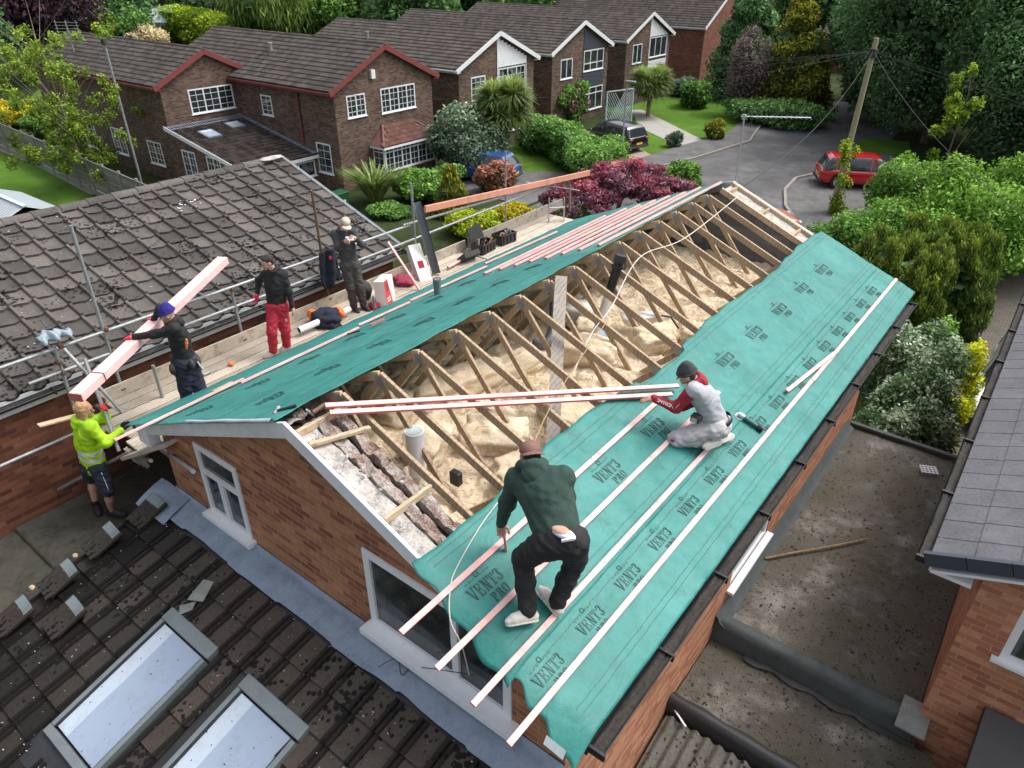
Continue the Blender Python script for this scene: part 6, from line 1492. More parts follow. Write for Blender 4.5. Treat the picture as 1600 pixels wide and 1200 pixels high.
# ---- crouching worker in grey and red
S = .97
fn = rroof(1108, 703, .05) + Vector((0, 0, .09)); ff = rroof(1138, 688, .05) + Vector((0, 0, .09)); mid = (fn + ff) / 2
pv = ray_at(1121, 664, mid, .0); hipL = ray_at(1115, 668, mid, -.10); hipR = ray_at(1125, 660, mid, .10)
anL = ray_at(1112, 689, mid, -.09); anR = ray_at(1131, 682, mid, .12); anL.z = max(anL.z, fn.z - .02)
knL = ik(hipL, anL, TH * .96, SHN * .96, ray_at(1030, 655, mid, -.16)); knR = ik(hipR, anR, TH * .96, SHN * .96, ray_at(1050, 630, mid, .14))
ch = ray_at(1104, 624, mid, .0); nk = ray_at(1086, 596, mid, .02); hd = ray_at(1073, 585, mid, .02)
shL, shR = ray_at(1083, 610, mid, -.16), ray_at(1087, 600, mid, .19)
wrL = ray_at(1021, 622, mid, -.02); elL = ik(shL, wrL, UA, FA, ray_at(1045, 660, mid, -.10)); wrR = ray_at(1066, 637, mid, .16); elR = ik(shR, wrR, UA * .8, FA * .8, ray_at(1090, 660, mid, .22))
toL = rroof(1092, 702, .05) - fn; toL = anL + (rroof(1086, 706, .05) - rroof(1128, 692, .05)).normalized() * .15; toR = anR + (rroof(1086, 706, .05) - rroof(1128, 692, .05)).normalized() * .15
J = dict(head=hd, neck=nk, chest=ch, pelvis=pv, shL=shL, elL=elL, wrL=wrL, shR=shR, elR=elR, wrR=wrR, hipL=hipL, knL=knL, anL=anL, toL=toL, hipR=hipR, knR=knR, anR=anR, toR=toR)
print('P2 dims', [(a + b_, round((J[a] - J[b_]).length, 2)) for a, b_ in (('head', 'neck'), ('neck', 'pelvis'), ('shL', 'shR'), ('hipL', 'knL'), ('knL', 'anL'), ('shL', 'wrL'), ('shR', 'wrR'))])
p2, J2, ax2 = person('crouching worker in a grey sweatshirt with red sleeves and a dark beanie', J, S, unit(-RIGHT + VIEW * .25 + Vector((0, 0, -.35))), top='grey_cloth', sleeve='dark_red_cloth', hoodcol='dark_red_cloth', bottom='pale_trousers', shoes='shoe_white', beanie='charcoal', hood=1.0, curl=(.5, .5), seed=4, loose=1.05,
    hair=('back', 'hair_dark'), hand_aim={'L': -RIGHT + Vector((0, 0, -.2)), 'sL': VIEW, 'R': -RIGHT + Vector((0, 0, -.3)), 'sR': Vector((0, 0, 1))})
ax = unit(J2['pelvis'] - J2['chest']); band(p2, 'belt', J2['pelvis'] - ax * .045, ax, .137, .05, 'black_plastic', ry=.165)
c = ray_at(1088, 653, mid, -.14); b = MB(); b.box(c - Vector((.05, .05, .04)), c + Vector((.05, .05, .04))); pk = bevel(b.build('belt_pouch', M['leather'], p2), .01)
b = MB(); b.obox(c + Vector((-.03, -.054, -.025)), (.06, 0, 0), (0, -.004, 0), (0, 0, .05)); b.build('pouch_trim', M['tan_cap'], pk)
# white lettering blocks down the forearm sleeve
m = MB(); a0 = elL.lerp(shL, .25); a1 = wrL.lerp(elL, .18); dr = unit(a1 - a0); outw = unit((CAM - a0) - dr * (CAM - a0).dot(dr)); upv = unit(outw.cross(dr))
if upv.z < 0: upv = -upv
LN_ = (elL - a0).length, (a1 - elL).length
def slp(t_):
    L0, L1 = LN_; d_ = t_ * (L0 + L1)
    if d_ < L0: p_ = a0.lerp(elL, d_ / L0); r_ = .060
    else: p_ = elL.lerp(a1, (d_ - L0) / L1); r_ = lerp(.058, .045, (d_ - L0) / L1)
    return p_ + outw * (r_ + .004)
for k in range(9):
    for (x0, x1, y0, y1) in [((0, .25, -1, 1), (.25, .8, .6, 1), (.25, .8, -1, -.6)), ((0, .25, -1, 1), (.55, .8, -1, 1)), ((.3, .55, -1, 1), (0, .8, .6, 1)), ((0, .25, -1, 1), (.25, .7, -.2, .2), (.55, .8, .1, 1))][k % 4]:
        ta, tb = (k + x0) / 9, (k + x1) / 9; qs = [slp(ta) + upv * .017 * y0, slp(tb) + upv * .017 * y0, slp(tb) + upv * .017 * y1, slp(ta) + upv * .017 * y1]; m.face(qs)
m.build('sleeve_lettering', M['print_white'], p2)
b = MB(); c = knL + (knL - hipL).normalized() * .03; b.ball(c + (CAM - c).normalized() * .062 , .03, .03, .015); b.build('knee_patch', M['dark_red_cloth'], p2)
b = MB(); b.beam(ray_at(1047, 632, mid, .1), ray_at(1060, 643, mid, .05), .03, .02); tag(b.build('wood_offcut', M['weathered']), 'short dark batten offcut under the crouching man\'s hand', 'offcut')

# ---- man with the blue beanie on the walkway
S = 1.0; gz = BZ
PKA, PKB = aty(119, 621, -.42), atx(349, 406, -5.2)
def packpt(px, py, up):
    best = min((k / 200 for k in range(201)), key=lambda s: abs((PKA.lerp(PKB, s) - CAM).normalized().dot(R_) - rayd(px, py).normalized().dot(R_))); return PKA.lerp(PKB, best) + Vector((0, 0, up))
anL = atz(296, 646, gz + .085); anR = atz(326, 634, gz + .085); mid = (anL + anR) / 2
pv = ray_at(289, 563, mid, .02); hipL = ray_at(284, 567, mid, -.05); hipR = ray_at(296, 564, mid, .08)
knL = ik(hipL, anL, TH * .9, SHN * .9, ray_at(275, 592, mid, -.3)); knR = ik(hipR, anR, TH * .9, SHN * .9, ray_at(300, 590, mid, -.2))
ch = ray_at(281, 530, mid, .02); nk = ray_at(271, 503, mid, .0); hd = ray_at(261, 491, mid, -.02)
shL = ray_at(272, 515, mid, -.14); shR = ray_at(267, 504, mid, .18)
wrL = packpt(212, 540, .075); elL = ik(shL, wrL, UA, FA * 1.05, ray_at(240, 560, mid, -.2)); wrR = packpt(238, 503, .06) + VIEW * .08; elR = ik(shR, wrR, UA * .9, FA * .9, ray_at(255, 480, mid, .3))
J = dict(head=hd, neck=nk, chest=ch, pelvis=pv, shL=shL, elL=elL, wrL=wrL, shR=shR, elR=elR, wrR=wrR, hipL=hipL, knL=knL, anL=anL, toL=anL + unit(-RIGHT * .6 - VIEW * .6) * .14, hipR=hipR, knR=knR, anR=anR, toR=anR + unit(-RIGHT * .6 - VIEW * .6) * .14)
print('P3 dims', [(a + b_, round((J[a] - J[b_]).length, 2)) for a, b_ in (('head', 'neck'), ('neck', 'pelvis'), ('shL', 'shR'), ('hipL', 'anL'), ('shL', 'wrL'), ('shR', 'wrR'))])
p3, J3, ax3 = person('man in a royal blue beanie and black jacket, arms over the pink pack', J, S, unit(-RIGHT - VIEW * .35 + Vector((0, 0, -.55))), top='black_cloth', bottom='jeans', shoes='shoe_black', beanie='blue_wool', hood=.9, gloves=('glove_red', 'glove_red'), curl=(.4, .8), seed=7, loose=1.03,
    hand_aim={'L': -RIGHT + Vector((0, 0, -.15)), 'sL': VIEW})
c = J3['chest'].lerp(J3['pelvis'], .05); b = MB()
for k, (dx, dz, s_) in enumerate(((0, .05, .035), (.004, .0, .045), (.0, -.05, .04), (.012, -.09, .028))): b.ball(ray_at(291.5, 532 + k * 4, mid, -.16) + Vector((0, 0, 0)), s_ * .45, s_ * .45, s_ * .75, nu=10, nv=8)
b.build('orange_mark', M['print_orange'], p3)
band(p3, 'tool_belt', J3['pelvis'] + Vector((0, 0, .03)), Vector((0, 0, 1)), .135, .06, 'leather', ry=.15)
for (px, py, of, s_) in ((270, 577, -.16, .075), (300, 570, -.12, .06), (309, 565, .05, .065)):
    b = MB(); c = ray_at(px, py, mid, of); b.ball(c, s_ * .7, s_ * .6, s_ * 1.15, disp=lambda d: .22 * mnoise.noise(d * 3 + Vector((px, 0, 0)))); b.build('tool_pouch', M['leather'], p3)
b = MB(); b.tube([ray_at(308, 565, mid, .0), ray_at(317, 577, mid, -.02)], [.012, .02], 8); b.build('belt_tool', M['steel'], p3)

# ---- man in black quilted jacket and red joggers
S = .92; mid = Vector((-4.62, 2.92, gz + .08))
anL = atz(427, 548, gz + .085); anR = atz(448, 539, gz + .085); mid = (anL + anR) / 2
pv = ray_at(433, 476, mid, .0); hipL = ray_at(427, 480, mid, -.02); hipR = ray_at(439, 478, mid, .02)
knL = ik(hipL, anL, TH * .9, SHN * .9, ray_at(420, 512, mid, -.4)); knR = ik(hipR, anR, TH * .9, SHN * .9, ray_at(448, 508, mid, -.35))
ch = ray_at(430, 448, mid, -.0); nk = ray_at(427, 423, mid, .0); hd = ray_at(418, 410, mid, -.05)
shL = ray_at(415, 429, mid, .04); shR = ray_at(443, 429, mid, .03)
wrL = ray_at(402, 459, mid, .05); elL = ik(shL, wrL, UA * .85, FA * .85, ray_at(400, 440, mid, .2)); wrR = ray_at(457, 480, mid, -.04); elR = ik(shR, wrR, UA * .95, FA * .95, ray_at(470, 455, mid, .1))
J = dict(head=hd, neck=nk, chest=ch, pelvis=pv, shL=shL, elL=elL, wrL=wrL, shR=shR, elR=elR, wrR=wrR, hipL=hipL, knL=knL, anL=anL, toL=atz(410, 556, gz + .05), hipR=hipR, knR=knR, anR=anR, toR=atz(440, 545, gz + .05))
print('P4 dims', [(a + b_, round((J[a] - J[b_]).length, 2)) for a, b_ in (('head', 'neck'), ('neck', 'pelvis'), ('shL', 'shR'), ('hipL', 'anL'), ('shL', 'wrL'), ('shR', 'wrR'))])
p4, J4, ax4 = person('dark-haired man in a black jacket and red jogging trousers on the boards', J, S, unit(-RIGHT * .9 - VIEW * .75 + Vector((0, 0, -.5))), top='black_cloth', bottom='red_cloth', shoes='shoe_white', hair=('short', 'hair_dark'), hood=1.0, gloves=('glove_red', None), curl=(.6, .5), seed=12, puff=.06)
m = MB(); c = J4['knR'].lerp(J4['hipR'], .28); n_ = unit(CAM - c)
for k in range(6):
    p_ = c + n_ * .078 + RIGHT * (-.045 + .018 * k) + Vector((0, 0, .03 * math.sin(k * 1.7))); m.obox(p_, RIGHT * .012, Vector((0, 0, .055)), n_ * .004)
m.build('leg_lettering', M['print_white'], p4)

# ---- man with a pale cap looking at a phone
S = .92
anL = atz(553, 478, gz + .085); anR = atz(568, 476, gz + .085); mid = (anL + anR) / 2
pv = ray_at(547, 412, mid, .0); hipL = ray_at(541, 415, mid, -.03); hipR = ray_at(553, 414, mid, .03)
knL = ik(hipL, anL, TH * .92, SHN * .92, ray_at(548, 446, mid, -.5)); knR = ik(hipR, anR, TH * .92, SHN * .92, ray_at(566, 446, mid, -.4))
ch = ray_at(540, 384, mid, .03); nk = ray_at(535, 361, mid, .02); hd = ray_at(540, 350, mid, -.04)
shL = ray_at(522, 366, mid, .0); shR = ray_at(551, 362, mid, .06)
wrL = ray_at(538, 377, mid, -.22); elL = ik(shL, wrL, UA * .92, FA * .92, ray_at(515, 400, mid, -.05)); wrR = ray_at(556, 372, mid, -.16); elR = ik(shR, wrR, UA * .92, FA * .92, ray_at(575, 395, mid, .1))
J = dict(head=hd, neck=nk, chest=ch, pelvis=pv, shL=shL, elL=elL, wrL=wrL, shR=shR, elR=elR, wrR=wrR, hipL=hipL, knL=knL, anL=anL, toL=atz(560, 485, gz + .05), hipR=hipR, knR=knR, anR=anR, toR=atz(576, 482, gz + .05))
print('P5 dims', [(a + b_, round((J[a] - J[b_]).length, 2)) for a, b_ in (('head', 'neck'), ('neck', 'pelvis'), ('shL', 'shR'), ('hipL', 'anL'), ('shL', 'wrL'), ('shR', 'wrR'))])
p5, J5, ax5 = person('man in a pale cap and charcoal jacket looking down at a phone', J, S, unit(RIGHT * .25 - VIEW * .8 + Vector((0, 0, -.75))), top='charcoal', bottom='leather', shoes='shoe_black', cap='tan_cap', brim='front', hair=('back', 'hair_dark'), hood=.8, curl=(1.0, 1.0), seed=21,
    hand_aim={'L': RIGHT - VIEW * .3, 'sL': Vector((0, 0, 1)), 'R': -RIGHT * .6 - VIEW * .6, 'sR': Vector((0, 0, 1))})
A = J5['wrL'].lerp(J5['wrR'], .5) - VIEW * .05; b = MB(); b.obox(A - RIGHT * .07 + Vector((0, 0, .0)), RIGHT * .14, VIEW * .05 + Vector((0, 0, .05)), Vector((0, 0, .008)) - VIEW * .006); o = bevel(b.build('phone', M['white']), .003); tag(o, 'phone with a white back held by the man in the pale cap', 'phone')
c = J5['chest'] + Vector((0, 0, .10)) - VIEW * .13 - RIGHT * .02; b = MB(); b.ball(c, .025, .015, .014); b.build('chest_logo', M['print_orange'], p5)

# ---- labourer in the yellow hi-vis
S = 1.07; mid = Vector((-4.55, -.22, -3.35))
anL = ray_at(174, 798, mid, -.05); anR = ray_at(150, 789, mid, .12)
pv = ray_at(146, 722, mid, .0); hipL = ray_at(152, 728, mid, -.08); hipR = ray_at(138, 724, mid, .08)
knL = ik(hipL, anL, TH, SHN, ray_at(172, 763, mid, -.2)); knR = ik(hipR, anR, TH, SHN, ray_at(145, 763, mid, .2))
ch = ray_at(136, 690, mid, .0); nk = ray_at(131, 657, mid, .0); hd = ray_at(131, 640, mid, -.0)
shL = ray_at(142, 667, mid, -.15); shR = ray_at(128, 661, mid, .18)
wrL = ray_at(190, 671, mid, -.02); elL = ik(shL, wrL, UA, FA, ray_at(162, 700, mid, -.2)); wrR = ray_at(164, 641, mid, .2); elR = ik(shR, wrR, UA, FA, ray_at(150, 665, mid, .35))
J = dict(head=hd, neck=nk, chest=ch, pelvis=pv, shL=shL, elL=elL, wrL=wrL, shR=shR, elR=elR, wrR=wrR, hipL=hipL, knL=knL, anL=anL, toL=anL + unit(RIGHT * .9 - VIEW * .1 + Vector((0, 0, -.05))) * .16, hipR=hipR, knR=knR, anR=anR, toR=anR + unit(RIGHT * .4 - VIEW * .5) * .16)
print('P6 dims', [(a + b_, round((J[a] - J[b_]).length, 2)) for a, b_ in (('head', 'neck'), ('neck', 'pelvis'), ('shL', 'shR'), ('hipL', 'anL'), ('shL', 'wrL'), ('shR', 'wrR'))], anL, anR)
p6, J6, ax6 = person('long-haired labourer in a yellow hi-vis jacket and dark striped shorts', J, S, unit(RIGHT + VIEW * .2 + Vector((0, 0, .1))), top='hi_vis', bottom='navy_shorts', shorts=True, shoes='shoe_black', hair=('long', 'hair_blond'), hood=1.25, hoodcol='hi_vis', gloves=('black_cloth', 'glove_red'), curl=(.8, .8), seed=31, loose=1.10, jacket_len=.05)
axis = unit(J6['chest'] - J6['pelvis'])
jk6 = [o for o in p6.children if o.name.startswith('jacket')][0]
def paint(o, mat, pred):
    o.data.materials.append(M[mat]); k = len(o.data.materials) - 1; mw = WM[o.name]
    for p in o.data.polygons:
        if pred(mw @ p.center): p.material_index = k
L6 = (J6['chest'] - J6['pelvis']).length
paint(jk6, 'silver', lambda q: (.115 < (q - J6['pelvis']).dot(axis) < .17 or .225 < (q - J6['pelvis']).dot(axis) < .28) and min((q - J6['elL']).length, (q - J6['elR']).length) > .09)
m = MB(); a0, a1 = J6['hipL'], J6['knL'].lerp(J6['hipL'], .1); n_ = unit(CAM - a0)
for k in (-1, 0, 1):
    m.beam(a0 + n_ * .106 + RIGHT * k * .018, a1 + n_ * .098 + RIGHT * k * .018, .007, .004, up=n_)
m.build('side_stripes', M['print_white'], p6)
for q in 'LR': band(p6, 'sock', J6['an' + q] + Vector((0, 0, .05)), J6['kn' + q] - J6['an' + q], .044, .06, 'black_cloth')
# plinth the labourer stands on
zt = min(anL.z, anR.z) - .085
b = MB(); b.box((-5.38, -1.2, GZ), (-3.6, 1.5, zt)); tag(bevel(b.build('abutment', M['slab_moss']), .02), 'stained concrete abutment under the labourer\'s feet', 'abutment')
#@@PART5
# ================================================================== FOLIAGE
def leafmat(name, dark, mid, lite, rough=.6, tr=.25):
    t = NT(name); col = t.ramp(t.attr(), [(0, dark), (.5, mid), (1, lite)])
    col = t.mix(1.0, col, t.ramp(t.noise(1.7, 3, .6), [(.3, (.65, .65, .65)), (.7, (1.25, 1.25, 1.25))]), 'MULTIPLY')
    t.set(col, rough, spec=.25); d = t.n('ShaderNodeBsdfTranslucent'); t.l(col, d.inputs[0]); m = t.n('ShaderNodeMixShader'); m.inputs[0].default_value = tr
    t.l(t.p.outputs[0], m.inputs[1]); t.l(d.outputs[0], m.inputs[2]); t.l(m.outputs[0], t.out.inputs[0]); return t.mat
LM = {
 'dark': ((.018, .040, .014), (.055, .115, .034), (.115, .21, .06)), 'mid': ((.015, .038, .008), (.052, .115, .022), (.13, .23, .05)),
 'light': ((.02, .05, .010), (.065, .135, .022), (.14, .25, .05)), 'spring': ((.06, .10, .01), (.19, .29, .03), (.36, .46, .07)),
 'yellow': ((.10, .10, .006), (.38, .34, .015), (.68, .56, .03)), 'lime': ((.03, .055, .004), (.11, .165, .010), (.26, .32, .02)),
 'purple': ((.008, .006, .008), (.03, .015, .022), (.07, .035, .045)), 'acer': ((.05, .010, .018), (.17, .028, .045), (.32, .07, .07)), 'acer_grey': ((.035, .018, .026), (.12, .052, .072), (.24, .13, .15)),
 'cypress': ((.014, .028, .006), (.060, .095, .014), (.17, .21, .03)), 'gold': ((.02, .026, .004), (.085, .095, .010), (.25, .235, .022)), 'grey': ((.018, .034, .020), (.065, .10, .060), (.15, .20, .13)),
 'deep': ((.020, .042, .016), (.062, .125, .046), (.125, .225, .085)), 'willow': ((.02, .038, .008), (.08, .12, .024), (.18, .235, .055)), 'white': ((.16, .2, .12), (.45, .48, .38), (.72, .73, .65)),
 'cream': ((.3, .25, .13), (.6, .5, .3), (.8, .7, .48)), 'palm': ((.02, .035, .01), (.075, .11, .03), (.19, .24, .075)), 'bare': ((.035, .025, .022), (.09, .07, .065), (.17, .14, .13)),
 'pieris': ((.05, .04, .02), (.16, .07, .045), (.30, .13, .10)), 'gold_lime': ((.05, .07, .004), (.24, .26, .010), (.50, .48, .02)), 'variegated': ((.015, .04, .015), (.045, .09, .035), (.30, .34, .26)), 'orange': ((.05, .07, .01), (.3, .12, .02), (.5, .08, .02)), 'field_maple': ((.018, .042, .006), (.072, .150, .018), (.17, .28, .042)) }
LM = {k: tuple(dk(c, 2.35 if k not in ('white', 'cream', 'yellow', 'spring') else 1.3) for c in v) for k, v in LM.items()}
for k, v in LM.items(): M['leaf_' + k] = leafmat('foliage_' + k, *v)
RNG = np.random.default_rng(5)
def leaves(blobs, n, size, aspect=2.0, shell=.55, droop=0.0, updir=0.0, clump=.35, seed=0, outw=.35):
    """many small leaf faces through a set of ellipsoid clumps; returns V, F, rnd"""
    g = np.random.default_rng(seed + 1); B = np.array([[*b[0], *b[1]] for b in blobs], dtype=float); wv = B[:, 3] * B[:, 4] + B[:, 4] * B[:, 5] + B[:, 3] * B[:, 5]; wv /= wv.sum()
    ib = g.choice(len(B), n, p=wv); d = g.normal(size=(n, 3)); d /= np.linalg.norm(d, axis=1, keepdims=True)
    r = (shell + (1 - shell) * g.random(n) ** .6); r *= 1 + g.normal(0, .07, n); C = B[ib, :3] + d * r[:, None] * B[ib, 3:]
    zlo, zhi = C[:, 2].min(), C[:, 2].max()
    nrm = d * outw + g.normal(0, .5, (n, 3)); nrm[:, 2] += .25; nrm /= np.linalg.norm(nrm, axis=1, keepdims=True)
    ax = g.normal(size=(n, 3)); ax[:, 2] += updir * 3 - droop * 3; ax -= nrm * (ax * nrm).sum(1, keepdims=True); ax /= np.linalg.norm(ax, axis=1, keepdims=True) + 1e-9
    if droop or updir:
        ax = ax * .3 + np.array([0, 0, updir - droop]) + g.normal(0, .25, (n, 3)); ax /= np.linalg.norm(ax, axis=1, keepdims=True)
    sd = np.cross(nrm, ax); sd /= np.linalg.norm(sd, axis=1, keepdims=True) + 1e-9
    s = size * g.uniform(.6, 1.35, n)[:, None]; L = s * aspect ** .5; W = s / aspect ** .5
    P = np.stack([C - ax * L * .5, C + sd * W * .5 + ax * L * .05, C + ax * L * .5, C - sd * W * .5 + ax * L * .05], 1).reshape(-1, 3)
    F = np.arange(4 * n).reshape(-1, 4); cb = g.random(len(B))
    rn = .22 + .34 * (C[:, 2] - zlo) / max(zhi - zlo, .01) + .16 * d[:, 2] + clump * (cb[ib] - .5) * .8 + g.normal(0, .16, n) - .35 * (1 - r)  # light painted into leaf tone: paler upper leaves, darker inside each clump
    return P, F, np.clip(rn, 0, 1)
def crown_blobs(c, R, n, seed=0, k=.42, flat=1.0, shape='round'):
    rg = random.Random(seed); out = []; c = Vector(c)
    for i in range(n):
        while True:
            d = Vector((rg.uniform(-1, 1), rg.uniform(-1, 1), rg.uniform(-1, 1)))
            if .15 < d.length < 1: break
        d = d.normalized() * (d.length ** .5)
        if shape == 'cone':
            h = rg.random() ** 1.3; a = rg.uniform(0, 6.28); rr = (1 - h) ** .8 * rg.uniform(.55, .85) ; p = (c.x + math.cos(a) * rr * R[0], c.y + math.sin(a) * rr * R[1], c.z - R[2] + 2 * R[2] * h * .95); s = k * (.45 + .6 * (1 - h))
            out.append((p, (R[0] * s, R[1] * s, R[2] * s * .55)))
        else:
            s = k * rg.uniform(.65, 1.2); out.append(((c.x + d.x * R[0] * (1 - k * .7), c.y + d.y * R[1] * (1 - k * .7), c.z + d.z * R[2] * (1 - k * .7)), (R[0] * s, R[1] * s, R[2] * s * flat)))
    return out
def trunk(parent, base, top, r0, r1, seed, nb=7, mat='bark', spread=1.0, name='trunk'):
    rg = random.Random(seed); b = MB(); base, top = Vector(base), Vector(top); n = 7; pts = [base.lerp(top, i / n) + Vector((rg.gauss(0, r0 * .35), rg.gauss(0, r0 * .35), 0)) * (i > 0) for i in range(n + 1)]
    b.tube(pts, [lerp(r0, r1, i / n) for i in range(n + 1)], 9)
    L = (top - base).length
    for k in range(nb):
        t = rg.uniform(.35, .95); i = min(int(t * n), n - 1); p = pts[i].lerp(pts[i + 1], t * n - i); a = rg.uniform(0, 6.28); ln = L * rg.uniform(.22, .42) * spread
        q = p + Vector((math.cos(a) * ln * .4, math.sin(a) * ln * .4, ln * .35)); e = p + Vector((math.cos(a) * ln * .85, math.sin(a) * ln * .85, ln * .75)); rr = lerp(r0, r1, t) * .5
        b.tube([p, q, e], [rr, rr * .6, rr * .2], 6)
    return b.build(name, M[mat], parent)
def foliage_obj(parent, name, mat, blobs, n, size, **kw):
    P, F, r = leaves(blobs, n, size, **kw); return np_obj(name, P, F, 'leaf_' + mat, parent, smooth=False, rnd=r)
def tree(name, label, cat, base, H, R, mat, n=6000, size=.22, trunk_h=.35, shape='round', seed=0, group=None, nb=26, k=.42, tmat='bark', rb=None, core=True, **kw):
    base = Vector(base); t = thing(name, label, cat, base, group=group); R = (R, R) if not isinstance(R, tuple) else R
    cz = base.z + H * (trunk_h + 1) / 2; hz = H * (1 - trunk_h) / 2; c = (base.x, base.y, cz); r0 = rb or max(.05, H * .022)
    trunk(t, base, (base.x + .1, base.y, base.z + H * (.9 if shape != 'cone' else .97)), r0, r0 * .25, seed, 9, tmat)
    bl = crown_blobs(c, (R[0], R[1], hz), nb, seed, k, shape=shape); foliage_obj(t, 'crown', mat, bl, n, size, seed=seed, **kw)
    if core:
        P, F, r = leaves([(c if shape != 'cone' else (c[0], c[1], cz - hz * .25), (R[0] * .62, R[1] * .62, hz * .68))], max(300, n // 14), size * 3.2, shell=.3, seed=seed + 9); np_obj('inner_foliage', P, F, 'leaf_deep' if mat not in ('acer', 'purple', 'yellow', 'lime') else 'leaf_' + mat, t, smooth=False, rnd=r * .35)  # inner leaves coloured darker to paint the shade inside the crown
    return t
def shrub(name, label, cat, base, H, R, mat, n=3500, size=.10, seed=0, group=None, nb=18, k=.45, extra=None, **kw):
    base = Vector(base); t = thing(name, label, cat, base, group=group); R = (R, R) if not isinstance(R, tuple) else R
    b = MB(); rg = random.Random(seed)
    for i in range(5):
        a = rg.uniform(0, 6.28); b.tube([base, base + Vector((math.cos(a) * R[0] * .3, math.sin(a) * R[1] * .3, H * .45)), base + Vector((math.cos(a) * R[0] * .6, math.sin(a) * R[1] * .6, H * .8))], [.035, .025, .01], 6)
    b.build('stem', M['bark'], t)
    c = (base.x, base.y, base.z + H * .5); bl = crown_blobs(c, (R[0], R[1], H * .5), nb, seed, k); bl.append((c, (R[0] * .6, R[1] * .6, H * .38)))
    foliage_obj(t, 'foliage', mat, bl, n, size, seed=seed, **kw)
    if extra: m2, n2, s2 = extra; bl2 = [(p, tuple(x * 1.05 for x in r)) for p, r in bl]; foliage_obj(t, 'blossom', m2, bl2, n2, s2, seed=seed + 3, shell=.9, aspect=1.2)
    return t
def bpx(px, py, wpx, hpx):
    """ground point of a plant plus its radius and height in metres"""
    g = atz(px, py, GZ); z = depth(g); r = wpx / 2 * z / FPX; h = max(.4, (hpx * z / FPX - r * .45) / .86); return g, r, h

# ---- left garden
g = atz(145, 302, GZ); t = thing('young_tree', 'airy young tree with fresh yellow-green leaves beside the panel fence', 'tree', g)
tr_ = trunk(t, g, g + Vector((-1.6, .2, 7.2)), .10, .02, 3, 26, 'bark_pale', 1.25)
bl = [((g.x - 1.1 + random.gauss(0, 1.45), g.y + random.gauss(0, 1.45), g.z + 1.3 + random.random() ** 1.15 * 6.1), (.34, .34, .34)) for k in range(150)]
foliage_obj(t, 'crown', 'spring', bl, 15000, .11, seed=2, shell=.05)
def fence(pts, lab, h=1.75, name='panel_fence'):
    t = thing(name, lab, 'fence', Vector((*pts[0], GZ))); k = 0
    for (a, c) in zip(pts, pts[1:]):
        a, c = Vector((*a, GZ)), Vector((*c, GZ)); n = max(1, round((c - a).length / 1.85))
        for i in range(n):
            p, q = a.lerp(c, i / n), a.lerp(c, (i + 1) / n); b = MB(); b.beam(p, p + Vector((0, 0, h + .12)), .11, .11, up=(1, 0, 0)); b.build('post', M['slab'], t); d = unit(q - p)
            b = MB(); b.beam(p + d * .06 + Vector((0, 0, .15)), q - d * .06 + Vector((0, 0, .15)), .05, .28); b.build('gravel_board', M['slab'], t)
            b = MB(); m = 12
            for j in range(m): z = .32 + (h - .35) * j / m; b.beam(p + d * .06 + Vector((0, 0, z + .06)), q - d * .06 + Vector((0, 0, z + .06)), .022 + .012 * (j % 2), (h - .35) / m * 1.05, r=random.random())
            b.beam(p + Vector((0, 0, h)), q + Vector((0, 0, h)), .06, .03); b.build('panel', M['fence'], t)
    return t
f0, f1 = atz(-90, 200, GZ), atz(0, 232, GZ); f2 = atz(290, 372, GZ)
fence([(f0.x, f0.y), (f1.x, f1.y), (f2.x, f2.y)], 'long grey concrete-post fence dividing the lawn from the first brick house')
for i, (px, py, w_, h_, m_, lb) in enumerate([(28, 196, 80, 44, 'yellow', 'bright yellow shrub behind the fence at the left border'), (-5, 190, 60, 40, 'yellow', 'bright yellow shrub cut by the left border'), (75, 212, 62, 44, 'mid', 'dense green shrub at the foot of the airy young tree'),
        (60, 170, 44, 24, 'lime', 'yellow-green shrub behind the yellow one by the fence'), (105, 160, 40, 30, 'grey', 'pale grass-like shrub on the far lawn edge')]):
    g, r, h = bpx(px, py, w_, h_); shrub('shrub', lb, 'shrub', g, h, r, m_, 3600, .16, seed=i + 5, group='shrubs behind the panel fence')
# shed
g0, g1, g2 = atz(-30, 345, GZ), atz(88, 335, GZ), atz(50, 302, GZ); g = atz(26, 372, GZ); t = thing('garden_shed', 'low shed with a pale blue-grey ribbed roof behind the brown tiled roof', 'shed', g)
b = MB(); b.box((g.x - 2.2, g.y - 1.2, GZ), (g.x + 1.9, g.y + 1.3, GZ + 1.2)); b.build('wall', M['fence'], t)
b = MB(); zr = GZ + 1.75
for s in (-1, 1):
    for k in range(22):
        x0 = g.x - 2.4 + 4.5 * k / 22; x1 = x0 + 4.5 / 22; b.face([(x0, g.y + .05 + s * 1.5, GZ + 1.15), (x1, g.y + .05 + s * 1.5, GZ + 1.15), (x1, g.y + .05, zr), (x0, g.y + .05, zr)], 0, random.random())
        b.beam((x0, g.y + .05 + s * 1.5, GZ + 1.18), (x0, g.y + .05, zr + .03), .03, .04)
b.beam((g.x - 2.45, g.y + .05, zr + .03), (g.x + 2.15, g.y + .05, zr + .03), .2, .05); b.build('roof', M['shed_blue'], t)
